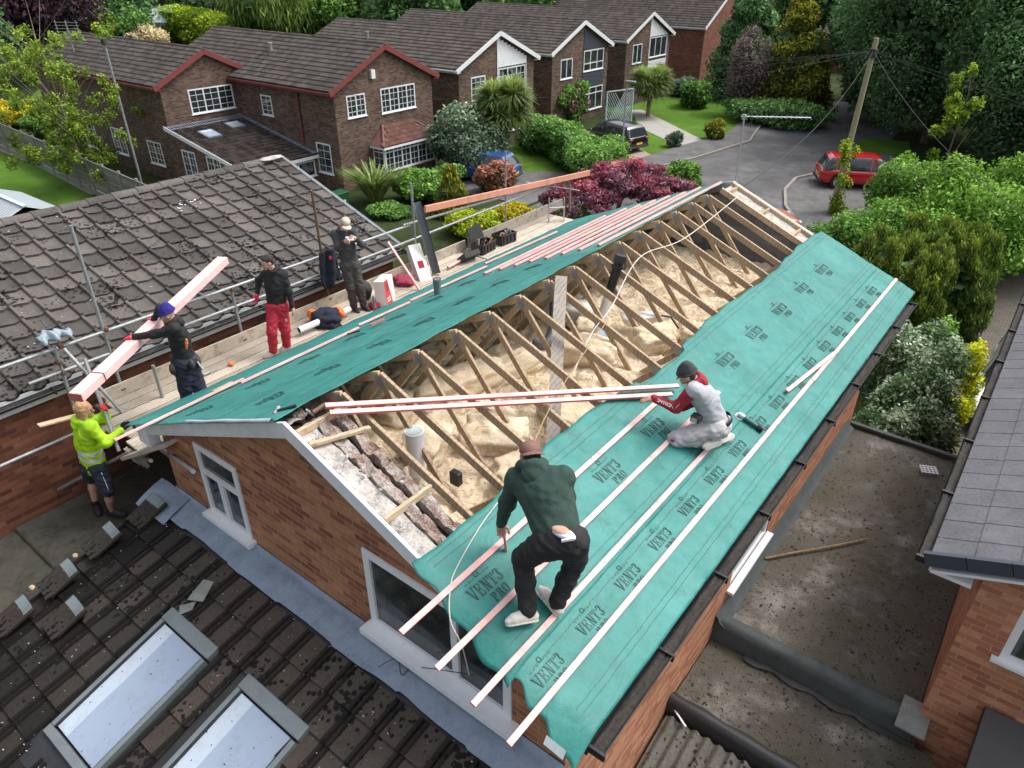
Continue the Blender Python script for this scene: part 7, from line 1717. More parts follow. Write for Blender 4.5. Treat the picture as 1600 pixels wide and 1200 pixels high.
# ---- trees behind on the left
TL = [('purple_tree', 'dark purple-leaved tree at the top left', (78, 128), 12.5, 6.0, 'purple', 9000, .34, 'round'), ('clipped_conifer', 'rounded yellow-green conifer behind the roof-top aerial', (135, 112), 7.6, 3.6, 'cypress', 12000, .22, 'round'),
      ('white_blossom_tree', 'white-flowering tree at the top left corner', (-8, 96), 8.5, 4.2, 'white', 5000, .26, 'round'), ('white_blossom_tree', 'white-flowering tree rising behind the rounded conifer', (150, 62), 9, 5.0, 'white', 6000, .30, 'round'),
      ('willow_tree', 'pale drooping willow behind the largest house roof', (440, 88), 9, 6.2, 'willow', 15000, .34, 'round'), ('flowering_tree', 'tree with scattered white flowers right of the willow', (535, 85), 9.5, 4.4, 'light', 9000, .30, 'round'),
      ('broadleaf_tree', 'green tree between the purple tree and the greenhouse', (196, 86), 6, 3.6, 'mid', 7000, .26, 'round'), ('dark_shrub_tree', 'dark maroon tree left of the greenhouse', (225, 40), 10, 6, 'purple', 6000, .4, 'round'),
      ('broadleaf_tree', 'dull green tree beyond the greenhouse', (345, 10), 12, 10, 'dark', 9000, .55, 'round'), ('broadleaf_tree', 'tree behind the willow at the top', (470, 25), 12, 9, 'mid', 10000, .5, 'round'),
      ('dark_tree', 'dark tree at the left border below the blossom', (-25, 150), 8, 4, 'deep', 6000, .3, 'round')]  # this tree uses the deep green leaf colour
for i, (nm, lb, (px, py), H, R, m_, n, s_, shp) in enumerate(TL):
    g = atz(px, py, GZ); kw = {}
    if 'willow' in nm: kw = dict(droop=.9, aspect=6)
    tree(nm, lb, 'tree', g, H, R, m_, n, s_, .16, shp, seed=20 + i, group='trees beyond the houses on the left', **kw)
g, r, h = bpx(236, 88, 62, 26); shrub('cream_flowering_shrub', 'cream-flowered shrub behind the first house\'s ridge', 'shrub', Vector((g.x, g.y, GZ)), 3.6, 2.6, 'cream', 4000, .22, seed=44)
# hedge bands behind greenhouse
def hedge(pts, w_, h, mat, lab, n, size, seed=0, name='hedge', wob=.12, extra=None):
    t = thing(name, lab, 'hedge', Vector((*pts[0], GZ))); bl = []; rg = random.Random(seed)
    for a, c in zip(pts, pts[1:]):
        a, c = Vector((*a, GZ)), Vector((*c, GZ)); m = max(2, int((c - a).length / (w_ * .55)))
        for i in range(m + 1):
            for zz in (.3, .7): p = a.lerp(c, i / m); bl.append(((p.x + rg.gauss(0, wob * w_), p.y + rg.gauss(0, wob * w_), GZ + h * zz), (w_ * .52, w_ * .52, h * .32)))
    b = MB()
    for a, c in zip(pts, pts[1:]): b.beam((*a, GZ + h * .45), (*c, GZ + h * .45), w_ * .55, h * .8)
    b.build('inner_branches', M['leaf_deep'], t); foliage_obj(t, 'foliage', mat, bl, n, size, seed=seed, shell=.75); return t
a, c = atz(275, 62, GZ), atz(395, 84, GZ); hedge([(a.x, a.y), (c.x, c.y)], 5, 4.2, 'lime', 'long yellow-green hedge to the right of the greenhouse', 16000, .30, 3)
# greenhouse
g = atz(247, 62, GZ); t = thing('greenhouse', 'small glass greenhouse behind the houses', 'greenhouse', g); yaw = rad(25); m4 = Matrix.Translation(g) @ Matrix.Rotation(yaw, 4, 'Z') @ Matrix.Scale(1.5, 4)
def gpx(x, y, z): return m4 @ Vector((x, y, z))
b = MB()
for s in (-1, 1):
    b.face([gpx(-2.2, s * 1.3, 1.5), gpx(2.2, s * 1.3, 1.5), gpx(2.2, 0, 2.6), gpx(-2.2, 0, 2.6)]); b.face([gpx(-2.2, s * 1.3, 0), gpx(2.2, s * 1.3, 0), gpx(2.2, s * 1.3, 1.48), gpx(-2.2, s * 1.3, 1.48)])
for s in (-1, 1): b.face([gpx(s * 2.2, -1.3, 0), gpx(s * 2.2, 1.3, 0), gpx(s * 2.2, 1.3, 1.5), gpx(s * 2.2, 0, 2.6), gpx(s * 2.2, -1.3, 1.5)])
b.build('glazing', M['ghglass'], t); b = MB()
for i in range(8):
    x = -2.2 + 4.4 * i / 7
    for s in (-1, 1): b.beam(gpx(x, s * 1.32, 0), gpx(x, s * 1.32, 1.52), .06, .06, up=(1, 0, 0)); b.beam(gpx(x, s * 1.32, 1.52), gpx(x, 0, 2.63), .06, .06)
for s in (-1, 1): b.beam(gpx(-2.2, s * 1.32, 1.52), gpx(2.2, s * 1.32, 1.52), .08, .08)
b.beam(gpx(-2.2, 0, 2.64), gpx(2.2, 0, 2.64), .1, .1); b.build('frame', M['white'], t)

# ================================================================== ROW OF HOUSES (gables face +X)
def ghouse(name, lab, X, y0, y1, xb, ze, zr, tile, brick, bargem, wins, clad=None, side=(), dblt=True, ov=.35, tw=.30, ga=.345, seed=0, yr=None, backw=True, flues=()):
    yr = yr or (y0 + y1) / 2; t = thing(name, lab, 'house', ((X + xb) / 2, (y0 + y1) / 2, GZ)); hw = yr - y0
    b = MB(); wd = y1 - y0; pr_ = (zr - ze) / (yr - y0 + ov)
    top = [(0, ze + ov * pr_ - .12), (yr - y0, zr - .12), (wd, ze + ov * pr_ - .12)]
    wall(b, (X, y0, 0), (0, 1, 0), wd, GZ, top, [(w[0] - y0, w[1] - y0, w[2], w[3]) for w in wins], nrm=(1, 0, 0), reveal=.09)
    wall(b, (xb, y0, 0), (0, 1, 0), wd, GZ, top, nrm=(-1, 0, 0))
    wall(b, (xb, y0, 0), (1, 0, 0), X - xb, GZ, [(0, ze + .02), (X - xb, ze + .02)], [(w[0] - xb, w[1] - xb, w[2], w[3]) for w in side], nrm=(0, -1, 0), reveal=.09); wall(b, (xb, y1, 0), (1, 0, 0), X - xb, GZ, [(0, ze + .02), (X - xb, ze + .02)], nrm=(0, 1, 0)); b.build('wall', M[brick], t)
    for w in wins: window(t, (X, w[0], w[2]), (0, 1, 0), (1, 0, 0), w[1] - w[0], w[3] - w[2], w[4], w[6] if len(w) > 6 else None, bars=w[5], fw=.07, inset=.03)
    for w in side: window(t, (w[0], y0, w[2]), (1, 0, 0), (0, -1, 0), w[1] - w[0], w[3] - w[2], w[4], None, bars=w[5], fw=.07, inset=.03)
    n = int((X - xb + .5) / tw); sl = math.hypot(yr - y0 + ov, zr - ze); nv = max(3, round(sl / ga)); gg = sl / nv
    for s in (-1, 1):
        b = MB(); ye = y0 - ov if s < 0 else y1 + ov; v = Vector((0, (yr - ye), zr - ze)).normalized(); g2 = math.hypot(yr - ye, zr - ze) / nv
        tile_roof(b, (X + .22 - n * tw, ye, ze) if s < 0 else (X + .22, ye, ze), (1, 0, 0) if s < 0 else (-1, 0, 0), v, n, nv, tw, g2, dbl(tw) if dblt else pan(tw), lift=.055, thick=.05, jit=.004, rng=random.Random(seed + s)); b.build('roof_slope', M[tile], t)
    b = MB(); xl = X + .2; xr = X + .2 - n * tw
    b.hexa([(xr, y0 - ov, ze - .12), (xl, y0 - ov, ze - .12), (xl, y1 + ov, ze - .12), (xr, y1 + ov, ze - .12), (xr, yr - .02, zr - .11), (xl, yr - .02, zr - .11), (xl, yr + .02, zr - .11), (xr, yr + .02, zr - .11)]) if False else None
    for s in (-1, 1):
        ye = y0 - ov if s < 0 else y1 + ov; q = [(xr, ye, ze - .03), (xl, ye, ze - .03), (xl, yr, zr - .03), (xr, yr, zr - .03)]; b.face(q if s < 0 else q[::-1]); q2 = [(x, y, z - .09) for x, y, z in q]; b.face(q2[::-1] if s < 0 else q2)
    b.build('roof_deck', M['felt_dark'], t)
    b = MB(); m = int((xl - xr) / .45)
    for k in range(m): b.tube([(xr + (xl - xr) * k / m, yr, zr + .0), (xr + (xl - xr) * (k + .97) / m, yr, zr + .0)], .105, 8, r=random.random(), caps=True)
    b.build('ridge_tile', M[tile], t)
    for s in (-1, 1):
        ye = y0 - ov - .04 if s < 0 else y1 + ov + .04; b = MB(); b.beam((xl + .03, ye, ze - .10), (xl + .03, yr, zr - .10), .03, .24); b.build('bargeboard', M[bargem], t)
        b = MB(); b.box((xr, ye, ze - .10), (xl, ye + s * .09, ze - .02)); b.build('gutter', M['white' if bargem != 'maroon' else 'maroon'], t)
        b = MB(); yy = sorted((y0 - ov, y0) if s < 0 else (y1, y1 + ov)); b.box((xr + .1, yy[0], ze - .2), (xl, yy[1], ze - .14)); b.build('soffit', M['white_dirty' if bargem != 'maroon' else 'maroon'], t)
    if clad:
        cy0, cy1, cz0, cz1f, cm = clad[:5]; b = MB(); z = cz0; rng_ = random.Random(1)
        holes = [(w[0] - .05, w[1] + .05, w[2] - .08, w[3] + .04) for w in wins]
        while True:
            zt = z + .145; 
            def lim(y): return (zr - .30) - abs(y - yr) * pr_
            if z > max(lim(cy0), lim(cy1), lim(min(max(yr, cy0), cy1))) - .1 or z > cz1f: break
            a0, a1 = cy0, cy1
            if lim(a0) < zt: a0 = yr - (zr - .30 - zt) / pr_
            if lim(a1) < zt: a1 = yr + (zr - .30 - zt) / pr_
            segs = [(max(a0, cy0), min(a1, cy1))]
            for h in holes:
                if h[2] < zt and h[3] > z:
                    segs = [q for s_ in segs for q in ((s_[0], min(s_[1], h[0])), (max(s_[0], h[1]), s_[1])) if q[1] - q[0] > .03]
            for s0, s1 in segs:
                if s1 - s0 > .03: b.hexa([(X + .02, s0, z), (X + .045, s0, z), (X + .045, s1, z), (X + .02, s1, z), (X + .02, s0, zt - .006), (X + .03, s0, zt - .006), (X + .03, s1, zt - .006), (X + .02, s1, zt - .006)], 0, rng_.random())
            z = zt
        b.build('cladding', M[cm], t)
    for (x, s, d) in flues:
        y = yr - s * (yr - y0) ; z = zr - (zr - ze) * abs(yr - y) / (yr - y0 + ov); b = MB(); b.tube([(x, y, z - .1), (x, y, z + .42)], .10, 12); b.tube([(x, y, z + .40), (x, y, z + .48)], .13, 12); b.build('flue', M['steel'], t)
    return t
R3 = (1, 3)
H1 = ghouse('brick_house', 'dark brick house with maroon bargeboards and a tiled bay window, nearest of the row', -24.2, 20.55, 27.3, -38.5, -2.2, -.42, 'tile_h1', 'brick_dark', 'maroon',
   [(21.3, 22.5, -3.55, -2.5, 2, (1, 3)), (23.55, 26.0, -3.65, -2.45, 4, (1, 3))], side=[(-30.1, -29.2, -3.9, -2.9, 1, (1, 3)), (-26.0, -24.9, -6.25, -4.75, 1, (1, 3))], dblt=True, flues=[(-31.2, .45, 1)], seed=1)
# rear wing of the first house
W1H = ghouse('brick_house', 'rear wing of the nearest house, its smaller maroon gable over a three-light window', -32.2, 16.3, 21.6, -46.5, -2.2, -.75, 'tile_h1', 'brick_dark', 'maroon', [(17.75, 20.3, -3.75, -2.55, 3, (1, 3))], side=[(-34.8, -33.4, -6.3, -5.1, 2, (1, 3)), (-38.6, -37.2, -6.3, -4.9, 2, (1, 3)), (-42, -40.6, -6.4, -5.0, 2, (1, 3))], seed=5)
# lean-to between them
t = thing('lean_to', 'mottled tiled lean-to with two roof windows between the two maroon gables', 'lean-to', (-29, 18.5, GZ))
x0, x1, y0, y1 = -32.15, -25.9, 16.1, 20.5; za, zb = -4.15, -5.35; b = MB(); v = Vector((x0 - x1, 0, za - zb)).normalized(); sl = math.hypot(x1 - x0, za - zb)
RWN = [(2.9, 1.0, .75, 1.0), (3.9, 3.05, .75, 1.0)]
def kp(cx, cy): return not any(abs(cy - (a_ + q / 2)) < q / 2 + .05 and abs(cx - (b_ + w_ / 2)) < w_ / 2 + .05 for a_, b_, w_, q in [(4.1, .95, .8, 1.0), (4.7, 2.75, .8, .8)])
tile_roof(b, (x1, y0, zb), (0, 1, 0), v, 15, 18, .30, sl / 18, dbl(.3), lift=.055, thick=.05, jit=.008, rng=random.Random(4), keep=kp); b.build('roof_slope', M['tile_moss'], t)
n_ = Vector((0, 1, 0)).cross(v).normalized(); n_ = -n_ if n_.z < 0 else n_
b = MB(); b.face([(x1, y0, zb - .03), (x1, y1, zb - .03), (x0, y1, za - .03), (x0, y0, za - .03)]); b.build('roof_deck', M['felt_dark'], t)
for a_, b_, w_, q in [(4.1, .95, .8, 1.0), (4.7, 2.75, .8, .8)]:
    o = Vector((x1, y0 + b_, zb)) + v * a_; bb = MB(); bb.obox(o, (0, w_, 0), v * q, n_ * .10); f_ = bb.build('roof_window', M['frame_grey'], t); bb = MB(); bb.obox(o + Vector((0, .09, 0)) + v * .09 + n_ * .104, (0, w_ - .18, 0), v * (q - .18), n_ * .004); bb.build('pane', M['skyglass'], f_)
b = MB(); b.beam((x1 - .02, y0 - .06, zb), (x0 - .05, y0 - .06, za), .03, .2); b.build('bargeboard', M['white'], t)
b = MB(); b.box((x1, y0, zb - .16), (x1 + .08, y1, zb - .02)); b.build('gutter', M['white'], t)
b = MB(); b.obox((x0 + .02, y0, za + .03), (.5, 0, -.10), (0, y1 - y0, 0), (0, 0, .02)); b.obox((x1, y1 - .25, zb + .05), Vector((x0 - x1, 0, za - zb)), (0, .25, 0), (0, 0, .03)); b.build('lead_flashing', M['lead'], t)
b = MB(); wall(b, (x0, y0 + .05, 0), (1, 0, 0), x1 - x0 - .1, GZ, [(0, za - .1), (x1 - x0 - .1, zb - .1)], [(1.0, 2.2, -6.4, -5.0), (3.2, 4.4, -6.4, -5.1)], nrm=(0, -1, 0)); b.build('wall', M['brick_dark'], t)
for xx in (x0 + 1.0, x0 + 3.2): window(t, (xx, y0 + .05, -6.4), (1, 0, 0), (0, -1, 0), 1.2, 1.35, 2, bars=(1, 3), fw=.07, inset=.03)
b = MB(); wall(b, (x1 - .15, y0 + .05, 0), (0, 1, 0), 4.4, GZ, [(0, zb - .1), (4.4, zb - .1)], [(2.2, 3.1, GZ + .1, -5.6), (3.15, 4.2, GZ + .6, -5.6)], nrm=(1, 0, 0)); b.build('wall', M['brick_dark'], t)
window(t, (x1 - .15, y0 + 2.25, GZ + .1), (0, 1, 0), (1, 0, 0), .9, 1.3, 1, .6, fw=.09, name='door'); window(t, (x1 - .15, y0 + 3.2, GZ + .6), (0, 1, 0), (1, 0, 0), 1.05, .8, 1, fw=.07)
# bay window of first house
t = thing('bay_window', 'white gridded bay window under its own russet hipped roof', 'bay window', (-23.6, 24.6, GZ)); yb0, yb1, xo = 22.7, 26.3, -23.35
b = MB(); b.box((-24.15, yb0, GZ), (xo, yb1, -6.35)); b.build('base_wall', M['brick_dark'], t)
window(t, (xo, yb0, -6.3), (0, 1, 0), (1, 0, 0), yb1 - yb0, 1.3, 6, .72, bars=(1, 3), fw=.07, inset=0, name='bay_front'); window(t, (-24.15, yb0, -6.3), (1, 0, 0), (0, -1, 0), xo + 24.15, 1.3, 1, .72, bars=(1, 3), fw=.07, inset=0, name='bay_side')
b = MB(); e = .25; z0, z1 = -5.0, -4.2; A = [(-24.15, yb0 - e, z0), (xo + e, yb0 - e, z0), (xo + e, yb1 + e, z0), (-24.15, yb1 + e, z0)]; T = [(-24.15, yb0 + .75, z1), (-24.15, yb1 - .75, z1)]
m_ = 5
tile_roof(b, (xo + e, yb0 - e, z0), (0, 1, 0), Vector((-24.15 - xo - e, 0, z1 - z0)), 13, 5, .315, math.hypot(24.15 + xo + e, z1 - z0) / 5, dbl(.315), lift=.03, thick=.025, rng=random.Random(2), keep=lambda cx, cy: (cy * .95 < cx + .05) and (cy * .95 < 4.1 - cx + .05))
b.face([A[0], A[1], T[0]]); b.face([A[2], A[3], T[1]]); b.face([(p[0], p[1], p[2] - .02) for p in (A[1], A[2], T[1], T[0])])
b.build('roof', M['tile_red'], t); b = MB(); b.tube([A[1], T[0]], .07, 8); b.tube([A[2], T[1]], .07, 8); b.build('hip_tile', M['tile_red'], t)
b = MB(); b.box((-24.15, yb0 - e, z0 - .14), (xo + e + .02, yb1 + e, z0 - .03)); b.build('gutter', M['white'], t)
H2 = ghouse('brick_house', 'second brick house of the row, white-clad panel under its gable', -24.4, 29.75, 36.9, -38.5, -2.2, -.5, 'tile_h2', 'brick_dark', 'white', [(30.8, 32.1, -4.05, -2.75, 1, (2, 3)), (33.35, 36.0, -3.9, -2.55, 3, (1, 2)), (33.4, 36.1, -6.3, -4.95, 3, (1, 3)), (26.6 + 3.3, 30.3, -6, -5.6, 1, (0, 0))][:3],
   clad=(33.2, 36.1, -4.35, 9, 'white'), side=[(-27.8, -26.2, -6.2, -4.9, 2, (1, 3))], seed=11, flues=[(-33.5, .55, 1)])
H3 = ghouse('brick_house', 'third brick house of the row with slate-blue cladding and wisteria', -24.5, 39.1, 46.1, -40.5, -2.2, -.5, 'tile_h1', 'brick_dark', 'white', [(40.1, 41.5, -3.95, -2.7, 2, (0, 0)), (42.9, 45.5, -3.75, -2.4, 3, (0, 0), .35), (42.9, 45.6, -6.4, -4.85, 3, (0, 0), .7)],
   clad=(42.8, 45.6, -4.9, 9, 'navy'), seed=21)
H4 = ghouse('brick_house', 'fourth brick house of the row, white-clad gable beside the dark conifer', -24.6, 48.9, 55.9, -42, -2.2, -.5, 'tile_h2', 'brick_dark', 'white', [(49.9, 51.3, -3.95, -2.6, 2, (0, 0)), (52.5, 55.3, -3.75, -2.3, 3, (0, 0))], clad=(52.4, 55.4, -6, 9, 'white'), seed=31)
H5 = ghouse('brick_house', 'redder brick house beyond the row at the top centre', -24.5, 62.2, 76, -46, -2.2, 1.9, 'tile_h1', 'brick_far', 'white', [(70, 72.4, -5.2, -3.9, 2, (0, 0))], seed=41, dblt=True)
H6 = ghouse('ochre_house', 'ochre-walled house behind the golden conifer at the top', -12, 96, 110, -32, -1.0, 2.5, 'tile_h1', 'stucco', 'white', [(98, 101, -3, -1.2, 2, (0, 0)), (103, 107, -3, -1.2, 3, (0, 0))], seed=51)
t = thing('garage', 'low garage with a dark tiled roof behind the golden conifer', 'garage', (-12, 82, GZ)); b = MB(); b.box((-19, 79, GZ), (-7, 86, GZ + 2.6)); b.build('wall', M['brick_far'], t)
for s in (-1, 1):
    b = MB(); tile_roof(b, (-20, 78.6, GZ + 2.6) if s < 0 else (-6.4, 86.4, GZ + 2.6), (1, 0, 0) if s < 0 else (-1, 0, 0), (0, -s * 3.9, 1.7), 42, 10, .32, .425, dbl(.32), rng=random.Random(3)); b.build('roof_slope', M['tile_h1'], t)
g = atz(1265, 4, GZ); 
t = thing('white_bay_house', 'white-windowed house just visible at the very top between the trees', 'house', (-58, 140, GZ)); b = MB(); b.box((-66, 138, GZ), (-54, 146, GZ + 5.2)); b.build('wall', M['white_dirty'], t); b = MB(); b.hexa([(-67, 137, GZ + 5.2), (-53, 137, GZ + 5.2), (-53, 147, GZ + 5.2), (-67, 147, GZ + 5.2), (-67, 141.9, GZ + 8), (-53, 141.9, GZ + 8), (-53, 142.1, GZ + 8), (-67, 142.1, GZ + 8)]); b.build('roof', M['tile_h2'], t)
# small wall parts: alarm box, drain pipes, satellite dishes
def bit(nm, par, a, c, mt): b = MB(); b.box(a, c); return b.build(nm, M[mt], par)
bit('alarm_box', H1, (-24.2, 22.95, -1.9), (-24.05, 23.2, -1.5), 'white'); b = MB(); b.tube([(-26.9, 20.47, -2.3), (-26.9, 20.47, -5.0)], .05, 8); b.build('downpipe', M['maroon'], H1)
b = MB(); b.tube([(-24.1, 29.9, -4.0), (-23.9, 29.8, -4.05)], .12, 10); b.build('camera_box', M['white'], H2)
b = MB(); b.tube([(-24.3, 27.35, -2.4), (-24.3, 27.35, GZ)], .045, 8); b.build('downpipe', M['black_plastic'], H1)
# ---- planting in front of the row
SH = [('cordyline', None)]
def cordyline(px, py, tall, lab, R=1.5, heads=3, seed=1, n=900):
    g = atz(px, py, GZ); t = thing('cordyline', lab, 'cordyline', g, group='spiky cordylines in the front gardens'); b = MB(); hs_ = []
    rg = random.Random(seed); top = g + Vector((0, 0, tall * .55)); b.tube([g, top], [.16, .13], 9)
    for k in range(heads):
        a = 6.28 * k / heads + .5; h = top + Vector((math.cos(a) * R * .38, math.sin(a) * R * .38, tall * rg.uniform(.02, .32))); b.tube([top, h], [.11, .08], 7); hs_.append(h)
    b.build('trunk', M['bark_pale'], t); V, F, r = [], [], []
    g_ = np.random.default_rng(seed)
    for h in hs_:
        m = n // heads; d = g_.normal(size=(m, 3)); d[:, 2] = np.abs(d[:, 2]) * 1.5 - .35; d /= np.linalg.norm(d, axis=1, keepdims=True); L = R * g_.uniform(.55, .85, m)[:, None]; c = np.array(h)
        sd = np.cross(d, [0, 0, 1.0]); sd /= np.linalg.norm(sd, axis=1, keepdims=True) + 1e-6; w_ = .035
        p0 = c + d * .05; p1 = c + d * L * .55 + [0, 0, .06 * R]; p2 = c + d * L - np.array([0, 0, 1]) * L * .12
        for k in range(m):
            i = len(V); V += [p0[k] - sd[k] * w_, p0[k] + sd[k] * w_, p1[k] + sd[k] * w_, p1[k] - sd[k] * w_, p2[k] + sd[k] * .006, p2[k] - sd[k] * .006]; F += [[i, i + 1, i + 2, i + 3], [i + 3, i + 2, i + 4, i + 5]]; q = .35 + .5 * d[k, 2] + g_.normal(0, .15); r += [q, q]
    np_obj('spiky_leaves', np.array(V), np.array(F), 'leaf_palm', t, smooth=False, rnd=np.clip(np.array(r), 0, 1)); return t
cordyline(787, 262, 4.5, 'tall many-headed cordyline before the second house', 1.75, 11, 1, 6500); cordyline(1012, 182, 2.9, 'darker cordyline at the corner of the fourth house', 1.7, 9, 2, 5000)
def phormium(px, py, R, lab, seed=1, n=260):
    g = atz(px, py, GZ); t = thing('phormium', lab, 'plant', g); V, F, r = [], [], []; g_ = np.random.default_rng(seed); c = np.array(g)
    for k in range(n):
        a = g_.uniform(0, 6.28); tl = g_.uniform(.2, .9); d = np.array([math.cos(a) * tl, math.sin(a) * tl, 1.2]); d /= np.linalg.norm(d); sd = np.array([-math.sin(a), math.cos(a), 0]); L = R * g_.uniform(.8, 1.3); p0 = c + [math.cos(a) * .15, math.sin(a) * .15, 0]; p1 = p0 + d * L * .6; p2 = p0 + d * L + np.array([math.cos(a), math.sin(a), -.6]) * L * .22
        i = len(V); w_ = .04; V += [p0 - sd * w_, p0 + sd * w_, p1 + sd * w_, p1 - sd * w_, p2 + sd * .005, p2 - sd * .005]; F += [[i, i + 1, i + 2, i + 3], [i + 3, i + 2, i + 4, i + 5]]; q = g_.uniform(.2, .9); r += [q, q]
    np_obj('sword_leaves', np.array(V), np.array(F), 'leaf_palm', t, smooth=False, rnd=np.array(r)); b = MB(); b.tube([g, g + Vector((0, 0, .3))], .12, 8); b.build('crown_base', M['bark'], t); return t
phormium(588, 318, 1.8, 'upright sword-leaved plant left of the bay window', 3, 420); 
PL = [('grey_shrub', 'big silvery grey-green shrub beside the bay window', 738, 268, 150, 120, 'grey', 17000, .13), ('pieris', 'bronze red-leaved shrub below the silvery one', 775, 300, 66, 58, 'pieris', 5000, .13), ('green_shrub', 'bushy green shrub beneath the bay window', 660, 312, 90, 62, 'light', 7000, .14),
      ('green_shrub', 'low green shrub beside the wheelie bin', 610, 336, 74, 34, 'mid', 4500, .12), ('golden_conifer', 'conical golden-green conifer before the silvery shrub', 707, 335, 62, 72, 'gold', 9000, .10), ('yellow_shrub', 'bright yellow-green shrub by the handrail above the crates', 738, 368, 96, 58, 'lime', 8000, .10),
      ('yellow_shrub', 'yellow shrub continuing toward the ladder', 800, 352, 80, 46, 'yellow', 5000, .09), ('green_shrub', 'leafy shrub right of the ladder', 890, 352, 60, 40, 'light', 4500, .10), ('green_shrub', 'pale leafy shrub in front of the ladder', 838, 366, 66, 34, 'lime', 4000, .10),
      ('green_shrub', 'glossy shrub left of the silvery one under the house wall', 700, 300, 60, 50, 'mid', 4500, .13), ('round_bush', 'small round green bush on the lawn by the path', 1052, 230, 28, 28, 'grey', 2500, .14), ('golden_ball', 'clipped round golden bush on the lawn', 1115, 218, 36, 34, 'gold', 5000, .12),
      ('green_shrub', 'green shrub to the right of the fourth house\'s cordyline', 1085, 168, 60, 46, 'mid', 5000, .22), ('green_shrub', 'dull green shrub under the purple-twigged one', 1070, 150, 50, 34, 'grey', 4000, .22), ('light_shrub', 'airy pale green shrub beyond the far gable', 1062, 300, 70, 56, 'light', 3500, .12),
      ('green_shrub', 'low planting at the foot of the second house', 880, 232, 60, 30, 'mid', 4000, .16)]
for i, (nm, lb, px, py, w_, h_, m_, n, s_) in enumerate(PL):
    g, r, h = bpx(px, py, w_, h_); kw = dict(updir=.6, aspect=3) if m_ in ('gold',) and 'conif' in nm else {}
    if 'conifer' in nm:
        tree(nm, lb, 'conifer', g, h * 1.12, r, m_, n, s_ * 1.2, .02, 'cone', seed=60 + i, k=.5, nb=40, **kw)
    else: shrub(nm, lb, 'shrub', g, h, r, m_, n, s_ * 1.25, seed=60 + i, group='front garden shrubs', extra=('yellow', 2600, .09) if 'yellow-green shrub by' in lb else None, **kw)
q = [atz(x, y, GZ) for x, y in ((838, 232), (880, 250), (925, 288))]; hedge([(p.x, p.y) for p in q], 1.9, 2.1, 'mid', 'thick green hedge curving between the second house and the black car', 19000, .14, 5)
q = [atz(x, y, GZ) for x, y in ((925, 285), (950, 268))]; hedge([(p.x, p.y) for p in q], 1.9, 1.9, 'light', 'rounded bright end of the hedge by the beige driveway', 9000, .13, 7)
# wisteria on the third house
t = thing('wisteria', 'wisteria climbing the brick of the third house', 'climber', (-24.2, 42, GZ)); b = MB(); b.tube([(-24.3, 41.5, GZ), (-24.3, 41.7, -5), (-24.3, 40.6, -4.2)], .06, 6); b.build('stem', M['bark'], t)
foliage_obj(t, 'foliage', 'light', [((-24.2, 40 + random.random() * 3.1, -4.6 - random.random() * 1.9), (.3, .5, .4)) for k in range(22)], 3500, .18, seed=3); foliage_obj(t, 'blossom', 'acer_grey', [((-24.1, 40.2 + random.random() * 2.8, -4.6 - random.random() * 1.4), (.3, .3, .4)) for k in range(9)], 350, .16, seed=5)
# trellis
t = thing('trellis', 'pale green lattice screen beside the black car', 'trellis', (-21.5, 41, GZ)); A, B = atz(945, 205, GZ), atz(985, 198, GZ); u_ = B - A; b = MB()
for k in range(13):
    for s in (0, 1):
        s0 = k / 12; p = A + u_ * s0 + Vector((0, 0, .2)); q_ = A + u_ * min(max(s0 + (.7 if s else -.7), 0), 1) + Vector((0, 0, .2 + 2.2 * (abs(min(max(s0 + (.7 if s else -.7), 0), 1) - s0) / .7))); b.beam(p, q_, .03, .03, up=(0, 1, 0))
b.build('lattice', M['ghglass'], t); b = MB(); 
for s in (0, 1): b.beam(A + u_ * s, A + u_ * s + Vector((0, 0, 2.5)), .08, .08, up=(1, 0, 0))
b.beam(A + Vector((0, 0, 2.5)), B + Vector((0, 0, 2.5)), .07, .07); b.build('frame', M['ghglass'], t)
# wheelie bin
g = atz(534, 336, GZ); t = thing('wheelie_bin', 'green wheelie bin by the end of the brown tiled roof', 'wheelie bin', g); b = MB(); b.hexa([g + Vector(p) for p in ((-.24, -.26, .05), (.24, -.26, .05), (.24, .26, .05), (-.24, .26, .05), (-.3, -.34, 1.0), (.3, -.34, 1.0), (.3, .34, 1.0), (-.3, .34, 1.0))]); bevel(b.build('body', M['bin_green'], t), .02, 2)
b = MB(); b.obox(g + Vector((-.33, -.38, 1.01)), (.66, 0, 0), (0, .76, .02), (0, 0, .07)); bevel(b.build('lid', M['bin_green'], t), .02, 2); b = MB(); b.tube([g + Vector((-.3, .3, .1)), g + Vector((.3, .3, .1))], .1, 12); b.build('wheel', M['rubber'], t); b = MB(); b.obox(g + Vector((.275, -.12, .62)), (.01, 0, 0), (0, .24, 0), (0, 0, .18)); b.build('sticker', M['paint_white'], t)
# acer
g, r, h = bpx(955, 348, 225, 76); A = Vector((-10.6, 24.6, GZ)); z_ = depth(A)
t = thing('red_acer', 'wide purple-red Japanese maple half covering the pink-red car', 'tree', A); trunk(t, A, A + Vector((0, 0, 2.6)), .12, .04, 7, 12, 'bark', 1.3)
rg = random.Random(12); bl = []
for k in range(120):
    a, rr = rg.uniform(0, 6.28), rg.random() ** .6; l_ = math.cos(a) * rr * 3.6; m_ = math.sin(a) * rr * 1.9
    bl.append(((A.x + l_ * .59 - m_ * .8, A.y + l_ * .8 + m_ * .59, A.z + .9 + 1.5 * (1 - rr ** 2) ** .5 * rg.uniform(.5, 1.05) + rg.gauss(0, .18)), (rg.uniform(.3, .55), rg.uniform(.3, .55), rg.uniform(.16, .32))))
foliage_obj(t, 'crown', 'acer_grey', bl, 15000, .12, seed=3, shell=.1, aspect=3); foliage_obj(t, 'red_crown_tips', 'acer', bl[::2], 9000, .12, seed=8, shell=.3, aspect=3)
